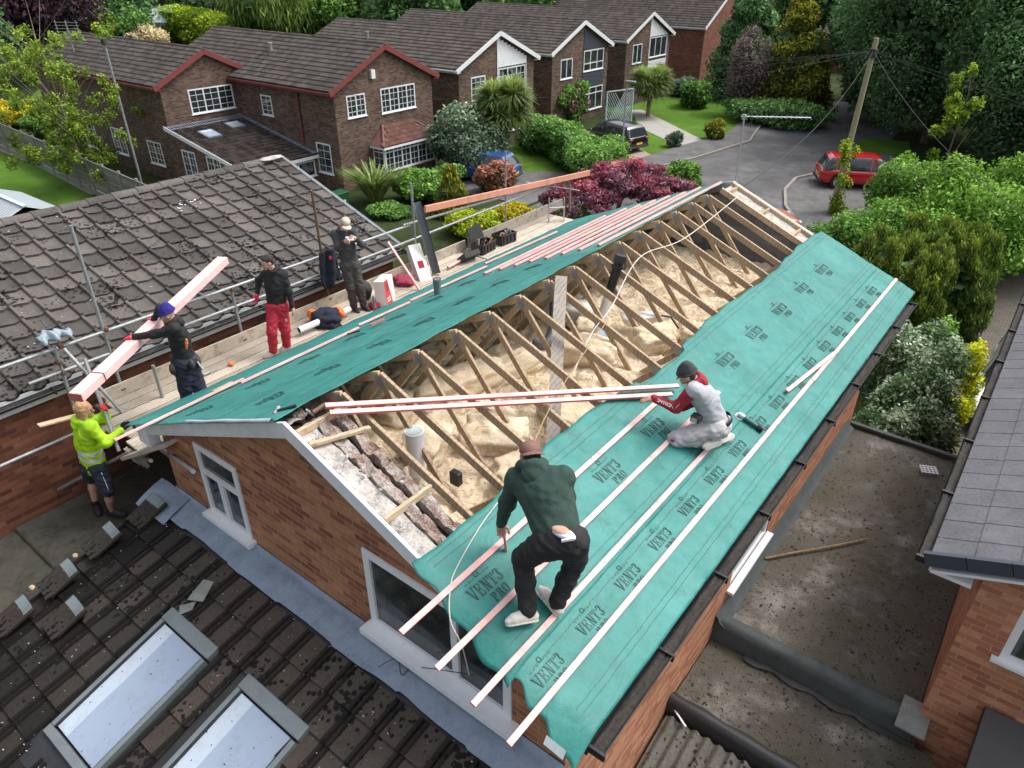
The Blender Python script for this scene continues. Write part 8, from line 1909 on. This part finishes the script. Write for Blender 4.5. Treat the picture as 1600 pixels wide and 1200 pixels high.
# ---- right side vegetation
TR = [('conifer', 'tall dark green conifer beside the fourth house', 1155, 152, 112, 190, 'deep', 34000, .19, 'cone', {}), ('golden_conifer', 'tall golden-green conifer by the street', 1226, 180, 128, 176, 'gold', 42000, .19, 'cone', {}), ('bare_shrub', 'purplish bare-twigged tree between the two conifers', 1160, 180, 64, 112, 'bare', 14000, .13, 'round', {})]
for i, (nm, lb, px, py, w_, h_, m_, n, s_, shp, kw) in enumerate(TR):
    g, r, h = bpx(px, py, w_, h_); tree(nm, lb, 'tree', g, h * 1.05, r, m_, n, s_, .04, shp, seed=90 + i, k=.45, nb=60 if shp == 'cone' else 26, **kw)
g = atz(1215, 195, GZ); shrub('dark_hedge', 'dark clipped shrubs at the base of the golden conifer', 'hedge', g, 1.6, (4.6, 2.2), 'dark', 9000, .2, seed=31)
BT = [(-3.4, 50.5, 14, 7.4, 'deep', 'huge dark broadleaf tree spreading over the street behind the wooden pole'), (2.0, 46.0, 12, 4.8, 'deep', 'dark tree right of the wooden pole'), (7.5, 53, 17, 5.8, 'deep', 'dark tree at the right border behind the willow'), (-8.5, 62, 14, 5.5, 'dark', 'dark green tree behind the golden conifer'), (-7.2, 55.5, 12, 4.6, 'deep', 'low-branched dark tree closing the end of the road'), (-2, 68, 17, 7, 'dark', 'tall tree over the head of the street'), (9, 66, 18, 8, 'deep', 'tall tree at the top right corner')]
for i, (x, y, H, R, m_, lb) in enumerate(BT): tree('broadleaf_tree', lb, 'tree', (x, y, GZ), H, R, m_, 95000 if i < 3 else 26000, .15 if i < 3 else .34, .02, 'round', seed=120 + i, group='dark trees on the right', nb=46, k=.34, rb=.25)
t = tree('weeping_willow', 'weeping willow curtain hanging at the right border', 'tree', (7.0, 41.5, GZ), 13.5, 3.6, 'willow', 100, .2, .3, 'round', seed=140, core=False)
bl = [((7.0 + math.cos(a) * r_, 41.5 + math.sin(a) * r_ * .9, GZ + 10.5 - k * 1.1 - random.random()), (.30, .30, .75)) for a in np.linspace(0, 6.28, 22) for r_ in (2.1, 3.2) for k in range(8)]
foliage_obj(t, 'hanging_fronds', 'cypress', bl, 22000, .28, seed=4, shell=.1, droop=1.0, aspect=9)
RS_ = [('light_bush', 'large fresh green bush filling the corner by the red car', 2.1, 26.5, 4.4, 2.9, 'field_maple', 42000, .115), ('light_bush', 'fresh green bush at the right of the large one', 4.2, 29.5, 4.6, 2.6, 'field_maple', 34000, .115), ('light_bush', 'fresh green bush in front, left above the far gable corner', -.6, 24.6, 3.0, 1.9, 'light', 22000, .10), ('light_bush', 'tall bush with a fresh shoot standing before the wooden pole', -.3, 29.8, 3.6, 1.5, 'light', 14000, .11), ('light_bush', 'fresh green bush hiding the front of the red car', -.9, 32.9, 3.0, 1.3, 'field_maple', 14000, .12)]
for i, (nm, lb, x, y, H, R, m_, n, s_) in enumerate(RS_): shrub(nm, lb, 'bush', (x, y, GZ), H, R, m_, n, s_, seed=150 + i, group='light green bushes on the right', nb=34, k=.36)
t = thing('sapling', 'thin sapling shoot rising above the light green bushes', 'tree', (.6, 29.2, GZ)); trunk(t, (.6, 29.2, GZ), (.9, 29.2, GZ + 6.9), .05, .015, 5, 8, 'bark', .6); foliage_obj(t, 'crown', 'lime', [((.75 + random.gauss(0, .35), 29.2 + random.gauss(0, .3), GZ + 3.8 + random.random() * 3.1), (.22, .22, .25)) for k in range(16)], 900, .14, seed=5, shell=.1)
t = thing('ivy_clump', 'yellow-green ivy climbing the foot of the wooden pole', 'climber', (-3.5, 32.3, GZ)); foliage_obj(t, 'foliage', 'lime', [((-3.5 + random.gauss(0, .20), 32.2 + random.gauss(0, .20), GZ + 3.3 * random.random() ** 1.6), (.24, .24, .3)) for k in range(26)], 1500, .11, seed=5)
# cypress hedge, three fused columns
CY = [(1.4, 19.2, 3.7, 1.25, 'left-hand mass of the dark golden cypress hedge nearest the teal corner'), (2.2, 18.0, 3.9, 1.2, 'front mass of the dark golden cypress hedge'), (3.05, 20.0, 4.0, 1.15, 'right-hand mass of the dark golden cypress hedge by the driveway'), (2.2, 21.0, 3.8, 1.3, 'rear mass of the dark golden cypress hedge')]
for i, (x, y, H, R, lb) in enumerate(CY):
    t = thing('cypress', lb, 'conifer', (x, y, GZ), group='dark golden cypress hedge'); b = MB(); b.tube([(x, y, GZ), (x, y, GZ + H * .8)], [.10, .03], 8); b.build('trunk', M['bark'], t)
    bl = []; rg = random.Random(i)
    for k in range(240):
        h = rg.random(); a = rg.uniform(0, 6.28); rr = R * (1 - .35 * h ** 2) * rg.uniform(.5, 1.0); bl.append(((x + math.cos(a) * rr, y + math.sin(a) * rr, GZ + .3 + h * H * .88), (.15, .15, .30)))
    foliage_obj(t, 'crown', 'cypress', bl, 46000, .062, seed=170 + i, shell=.25, updir=.8, aspect=3.2, clump=.4); P, F, r = leaves([((x, y, GZ + H * .45), (R * .62, R * .62, H * .42))], 3200, .20, shell=.6, seed=i); np_obj('inner_foliage', P, F, 'leaf_deep', t, smooth=False, rnd=r * .3)  # inner leaves darkened, shade put into their colour
SR_ = [('variegated_shrub', 'variegated shrub standing nearest the flat roof corner', 3.45, 11.3, 2.7, .85, 'variegated', 13000, .07), ('variegated_shrub', 'white and green variegated shrub against the house corner', 3.62, 12.7, 3.3, 1.0, 'variegated', 19000, .075), ('variegated_shrub', 'taller variegated shrub behind the first', 3.35, 14.5, 3.5, 1.1, 'variegated', 17000, .08), ('yellow_shrub', 'yellow-leaved shrub between the variegated ones and the driveway', 4.15, 15.6, 2.7, .66, 'gold_lime', 12000, .07), ('yellow_shrub', 'lower yellow-leaved shrub by the driveway', 4.2, 14.3, 2.0, .58, 'gold_lime', 10000, .07),
       ('green_shrub', 'plain green shrub under the cypress hedge', 3.35, 16.6, 2.6, .7, 'light', 7000, .08), ('green_shrub', 'low green ground shrub by the garage roof edge', 3.95, 11.7, 1.7, .6, 'light', 5500, .07)]
for i, (nm, lb, x, y, H, R, m_, n, s_) in enumerate(SR_): shrub(nm, lb, 'shrub', (x, y, GZ), H, R, m_, n, s_, seed=190 + i, group='shrubs in the border along the side drive', nb=26, k=.36)
# distant woodland as one mass
rg = random.Random(3); bl = []
for k in range(230):
    a = rg.random(); x = lerp(-170, 50, a); y = 95 + rg.random() * 85 + max(0, -(x + 60)) * -.25; hh = rg.uniform(9, 17)
    if -60 < x < -30 and y < 130: y += 45
    bl.append(((x, y, GZ + hh * .5), (rg.uniform(5, 8), rg.uniform(5, 8), hh * .55)))
P, F, r = leaves(bl, 90000, .85, shell=.75, seed=77, clump=.7); o = np_obj('woodland', P, F, 'leaf_dark', None, smooth=False, rnd=r); tag(o, 'dark belt of distant trees behind the houses', 'woodland', kind='stuff')
MT = [(-60, 62, 11, 6, 'dark'), (-66, 78, 13, 7, 'mid'), (-52, 74, 12, 6, 'dark'), (-47, 88, 14, 7, 'mid'), (-38, 82, 12, 5, 'dark'), (-36, 96, 14, 7, 'mid'), (-24, 88, 12, 5.5, 'dark'), (-84, 60, 13, 8, 'deep'), (-95, 45, 13, 8, 'deep'), (-18, 100, 15, 7, 'dark'), (-75, 95, 15, 8, 'light'), (-45, 63, 9, 4.5, 'mid'), (-110, 30, 14, 9, 'deep'), (-118, 62, 15, 10, 'dark')]  # last value of each entry is the tree's own leaf colour
MN = ['rounded tree behind the second house roof', 'tree behind the second house, farther back', 'darker tree between the second and third roofs', 'tree above the third house ridge', 'tree behind the third house ridge', 'tree over the fourth house', 'tree behind the red brick house', 'deep green tree above the first house', 'deep green tree behind the greenhouse', 'tree above the ochre house', 'pale tree near the top centre left', 'low tree just behind the second house', 'deep green tree at the far left top', 'far tree above the purple one']
for i, (x, y, H, R, m_) in enumerate(MT): tree('broadleaf_tree', MN[i], 'tree', (x, y, GZ), H, R, m_, 7500, .45, .12, 'round', seed=210 + i, group='trees behind the row of houses', nb=30, k=.38)

# ================================================================== CARS
def car(name, label, loc, rz, L, W, H, paint, suv=False, seed=0, plate_rear=True):
    m4 = Matrix.Translation(loc) @ Matrix.Rotation(rz, 4, 'Z'); t = thing(name, label, 'car', mat=m4)   # +X is forward
    hl = L / 2; belt = H * .60; z0 = .26
    top = [(-hl, .62 * belt), (-hl + .04, .92 * belt), (-hl + .15, belt * 1.0), (hl * .28, belt * .99), (hl * .52, belt * .93), (hl * .82, belt * .84), (hl * .96, belt * .72), (hl, belt * .5)]
    def prof(x):
        for (a, za), (b_, zb) in zip(top, top[1:]):
            if a <= x <= b_: return lerp(za, zb, (x - a) / (b_ - a))
        return top[-1][1]
    wl = [(-hl * .62), (hl * .62)]; wr_ = H * .215; b = MB(); P = []; N = 56
    for i in range(N + 1):
        x = lerp(-hl, hl, i / N); e = abs(x) / hl; w_ = W / 2 * (1 - .16 * max(0, (e - .72) / .28) ** 2); zt = prof(x); zb = z0 + .10 * max(0, (e - .85) / .15)
        for xw in wl:
            dx = abs(x - xw); 
            if dx < wr_ * 1.12: zb = max(zb, wr_ + math.sqrt((wr_ * 1.12) ** 2 - dx * dx))
        zb = min(zb, zt - .1); row = []
        for (fy, fz) in ((.90, 0), (.985, .12), (1.0, .45), (.975, .80), (.93, .95), (.80, 1.0), (.4, 1.03), (0, 1.04)): row.append((x, -w_ * fy, lerp(zb, zt, min(fz, 1)) + (.04 * (fz - 1) * 10 * .1 if fz > 1 else 0)))
        row += [(x, -y, z) for x, y, z in row[-2::-1]]; P.append(row)
    b.grid(P, sm=True); b.face([P[0][k] for k in range(len(P[0]))]); b.face([P[-1][k] for k in reversed(range(len(P[-1])))]); body = b.build('body', M[paint], t, local=True)
    cab = [(-hl + .12, belt * .97), (-hl + (.42 if suv else .55), H * .955), (-hl * .15, H), (hl * .18, H * .975), (hl * .56, belt * .93)]
    def rf(x):
        for (a, za), (b_, zb) in zip(cab, cab[1:]):
            if a <= x <= b_: return lerp(za, zb, (x - a) / (b_ - a))
        return cab[-1][1]
    xa, xb = cab[0][0], cab[-1][0]; P = []; N = 30
    for i in range(N + 1):
        x = lerp(xa, xb, i / N); zt = rf(x); zl = prof(x) - .03; k = (zt - zl) / (H - belt) if H > belt else 0; wb = W / 2 * .93; wt = W / 2 * (.93 - .20 * min(1, max(k, 0))); P.append([(x, -wb, zl), (x, -lerp(wb, wt, .55), lerp(zl, zt, .6)), (x, -wt, zt - .02), (x, -wt * .8, zt + .01), (x, 0, zt + .025), (x, wt * .8, zt + .01), (x, wt, zt - .02), (x, lerp(wb, wt, .55), lerp(zl, zt, .6)), (x, wb, zl)])
    b = MB(); b.grid(P); b.build('window_glass', M['glass'], t, local=True)
    b = MB(); x0, x1 = cab[1][0] + .02, hl * .18 - .02; Q = [[(p[0], p[1], p[2] + .012) for p in row[2:7]] for row in P if x0 - .15 <= row[0][0] <= x1 + .1]; b.grid(Q); b.build('roof', M[paint], t, local=True)
    for sg in (-1, 1):
        for xp in (xa + .05, cab[1][0] + .28, -.02, hl * .22):
            i = min(range(len(P)), key=lambda j: abs(P[j][0][0] - xp)); r_ = P[i]; j2 = min(i + (3 if xp > 0.1 else 0), N)
            pa, pc = Vector(r_[0] if sg < 0 else r_[8]), Vector(P[max(0, i - (3 if xp > .1 else 0))][2] if sg < 0 else P[max(0, i - (3 if xp > .1 else 0))][6]); b = MB(); b.beam(pa + Vector((0, sg * .012, 0)), pc + Vector((0, sg * .012, 0)), .07, .02, up=(0, 1, 0)); b.build('window_pillar', M[paint], t, local=True)
        for xw in wl:
            c = Vector((xw, sg * (W / 2 - .11), wr_)); b = MB(); b.tube([c - Vector((0, .11, 0)), c - Vector((0, .10, 0)), c + Vector((0, .10, 0)), c + Vector((0, .11, 0))], [wr_ * .93, wr_, wr_, wr_ * .93], 24); wh = b.build('wheel', M['rubber'], t, local=True)
            b = MB(); b.tube([c + Vector((0, sg * .108, 0)), c + Vector((0, sg * .118, 0))], wr_ * .62, 20)
            for k in range(5): a = k * 1.2566; b.beam(c + Vector((0, sg * .122, 0)), c + Vector((math.cos(a) * wr_ * .6, sg * .122, math.sin(a) * wr_ * .6)), .05, .012, up=(0, 1, 0))
            b.build('rim', M['alu'] if paint != 'paint_black' else M['charcoal'], wh, local=True)
        b = MB(); b.ball((hl * .42, sg * (W / 2 + .08), belt + .05), .10, .09, .07); b.build('wing_mirror', M[paint], t, local=True)
        b = MB(); b.ball((hl * .93, sg * W * .36, belt * .66), .13, .16, .07); b.build('headlight', M['lamp_clear'], t, local=True)
        b = MB(); b.ball((-hl + .05, sg * W * .385, belt * .84), .07, .15, .075); b.build('tail_light', M['lamp_red'], t, local=True)
        b = MB(); b.beam((-hl * .3, sg * W * .497, belt * .80), (-hl * .3 + .16, sg * W * .497, belt * .80), .02, .025); b.beam((hl * .12, sg * W * .497, belt * .80), (hl * .12 + .16, sg * W * .497, belt * .80), .02, .025); b.build('door_handle', M[paint], t, local=True)
    b = MB(); b.box((-hl - .012, -.26, belt * .52), (-hl - .004, .26, belt * .52 + .115)); b.build('number_plate', M['plate_yellow'], t, local=True)
    b = MB(); b.box((-hl - .03, -W * .44, z0 + .02), (-hl + .12, W * .44, z0 + .16)); b.box((hl - .14, -W * .42, z0 + .02), (hl + .02, W * .42, z0 + .18)); bevel(b.build('bumper_trim', M['charcoal'], t, local=True), .02)
    b = MB(); b.box((hl - .03, -.34, belt * .48), (hl + .014, .34, belt * .66)); b.build('grille', M['black_plastic'], t, local=True)
    return t
a, c = atz(1268, 284, GZ), atz(1396, 290, GZ)
car('suv', 'red car with a pale window trim parked sideways behind the wooden pole', Vector((-3.75, 37.9, GZ + .02)), math.atan2(2.0, 3.9), 4.7, 1.9, 1.58, 'paint_red', True)
car('suv', 'black car seen from behind on the beige driveway beside the lattice', Vector((-18.6, 37.4, GZ + .04)), math.atan2(.5, -2.2) , 4.5, 1.85, 1.55, 'paint_black', True)
car('hatchback', 'blue car showing its rear beyond the silvery shrub', Vector((-20.2, 26.6, GZ + .04)), rad(195), 4.1, 1.75, 1.48, 'paint_blue')
car('hatchback', 'red car mostly hidden behind the purple-red maple', Vector((-12.7, 29.4, GZ + .04)), rad(55), 4.2, 1.75, 1.5, 'paint_red')
car('hatchback', 'copper-coloured car nose showing past the far gable', Vector((-5.7, 27.3, GZ + .04)), rad(42), 4.2, 1.75, 1.45, 'paint_copper')
car('suv', 'white car half hidden by the grey-tiled roof on the right', Vector((5.45, 18.3, GZ + .04)), rad(-91), 4.5, 1.8, 1.6, 'paint_white', True)

# ================================================================== STREET THINGS
A = Vector((-14.7, 31.8, GZ)); t = thing('street_lamp', 'grey street lamp with a short flat head by the pavement', 'street lamp', A); b = MB(); b.tube([A, A + Vector((0, 0, 1.1)), A + Vector((0, 0, 1.15)), A + Vector((0, 0, 4.75))], [.075, .075, .05, .04], 12); b.build('column', M['steel'], t); b = MB(); b.box(A + Vector((-.1, -.1, 4.75)), A + Vector((.45, .15, 4.84))); bevel(b.build('lamp_head', M['frame_grey'], t), .02)
A = Vector((-3.65, 32.6, GZ)); T = Vector((-3.5, 32.6, GZ + 7.4)); t = thing('telegraph_pole', 'tall wooden telegraph pole above the red car', 'telegraph pole', A); b = MB(); b.tube([A, T], [.15, .105], 14); b.build('timber_shaft', M['pole_wood'], t)
b = MB(); b.tube([T - Vector((0, 0, .75)), T - Vector((0, 0, .42))], .17, 12); b.build('cable_box', M['charcoal'], t)
hub = T - Vector((0, 0, .5))
for k, (e, sg) in enumerate([(Vector((-24.3, 29.9, -2.4)), .5), (Vector((-24.4, 39.3, -2.4)), .5), (Vector((-24.4, 49, -2.4)), .6), (Vector((14, 30, -2)), .5), (Vector((16, 24, -2)), .6), (Vector((-.2, 9.9, -.4)), .7), (Vector((-24.2, 20.6, -2.3)), .9), (Vector((4.9, 14.6, -1.4)), .5)]):
    b = MB(); b.tube([hub.lerp(e, i / 16) - Vector((0, 0, sg * 4 * (i / 16) * (1 - i / 16))) for i in range(17)], .009, 5); o = b.build('overhead_wire', M['wire'], t)
# rooftop aerials at the far left
A = Vector((-33.4, 12.9, GZ)); 
def pole_(px0, py0, px1, py1, r, name, lab, mat, head):
    A = atz(px0, py0, GZ) ; z = depth(A); H = 0
    t = thing(name, lab, 'aerial', A); lo, hi = 0, 25
    for _ in range(40):
        m = (lo + hi) / 2; P_ = A + Vector((0, 0, m)) - CAM; y = 600 - FPX * P_.dot(U_) / P_.dot(F_)
        if y > py1: lo = m
        else: hi = m
    T = A + Vector((0, 0, lo)); b = MB(); b.tube([A, T], r, 8); b.build('mast', M[mat], t); return t, T
t, T = pole_(225, 300, 150, 70, .06, 'metal_pole', 'tall grey pole with a dark cap rising beside the wing wall', 'steel', None); b = MB(); b.tube([T, T + Vector((0, 0, .25))], .14, 8); b.build('cap', M['charcoal'], t)
t, T = pole_(160, 235, 108, 35, .045, 'tv_aerial', 'comb-shaped TV aerial on a mast at the top left', 'steel', None); b = MB()
for k in range(7): b.beam(T + Vector((-.7, -.35, -.08 * k * 2)), T + Vector((.7, .35, -.08 * k * 2)), .025, .025)
for s in (-1, 0, 1): b.beam(T + Vector((.6 * s, .3 * s, .1)), T + Vector((.6 * s, .3 * s, -1.1)), .03, .03)
b.build('comb_array', M['alu'], t)

# loose fibres teased out of the glass wool
g = np.random.default_rng(9); n = 42000; X = g.uniform(-2.2, 2.75, n); Y = g.uniform(.7, 9.2, n); Z = np.array([wz(float(a), float(c)) for a, c in zip(X, Y)]) + g.uniform(-.005, .022, n)
C = np.stack([X, Y, Z], 1); ax = g.normal(size=(n, 3)); ax[:, 2] *= .55; ax /= np.linalg.norm(ax, axis=1, keepdims=True); sd = np.cross(ax, g.normal(size=(n, 3))); sd /= np.linalg.norm(sd, axis=1, keepdims=True)
L = g.uniform(.012, .04, n)[:, None]; W = g.uniform(.002, .006, n)[:, None]
P = np.stack([C - ax * L, C + sd * W, C + ax * L, C - sd * W], 1).reshape(-1, 3); o = np_obj('insulation_fibres', P, np.arange(4 * n).reshape(-1, 4), 'insul', None, smooth=False); tag(o, 'loose fibres teased out of the glass wool', 'insulation', kind='stuff')
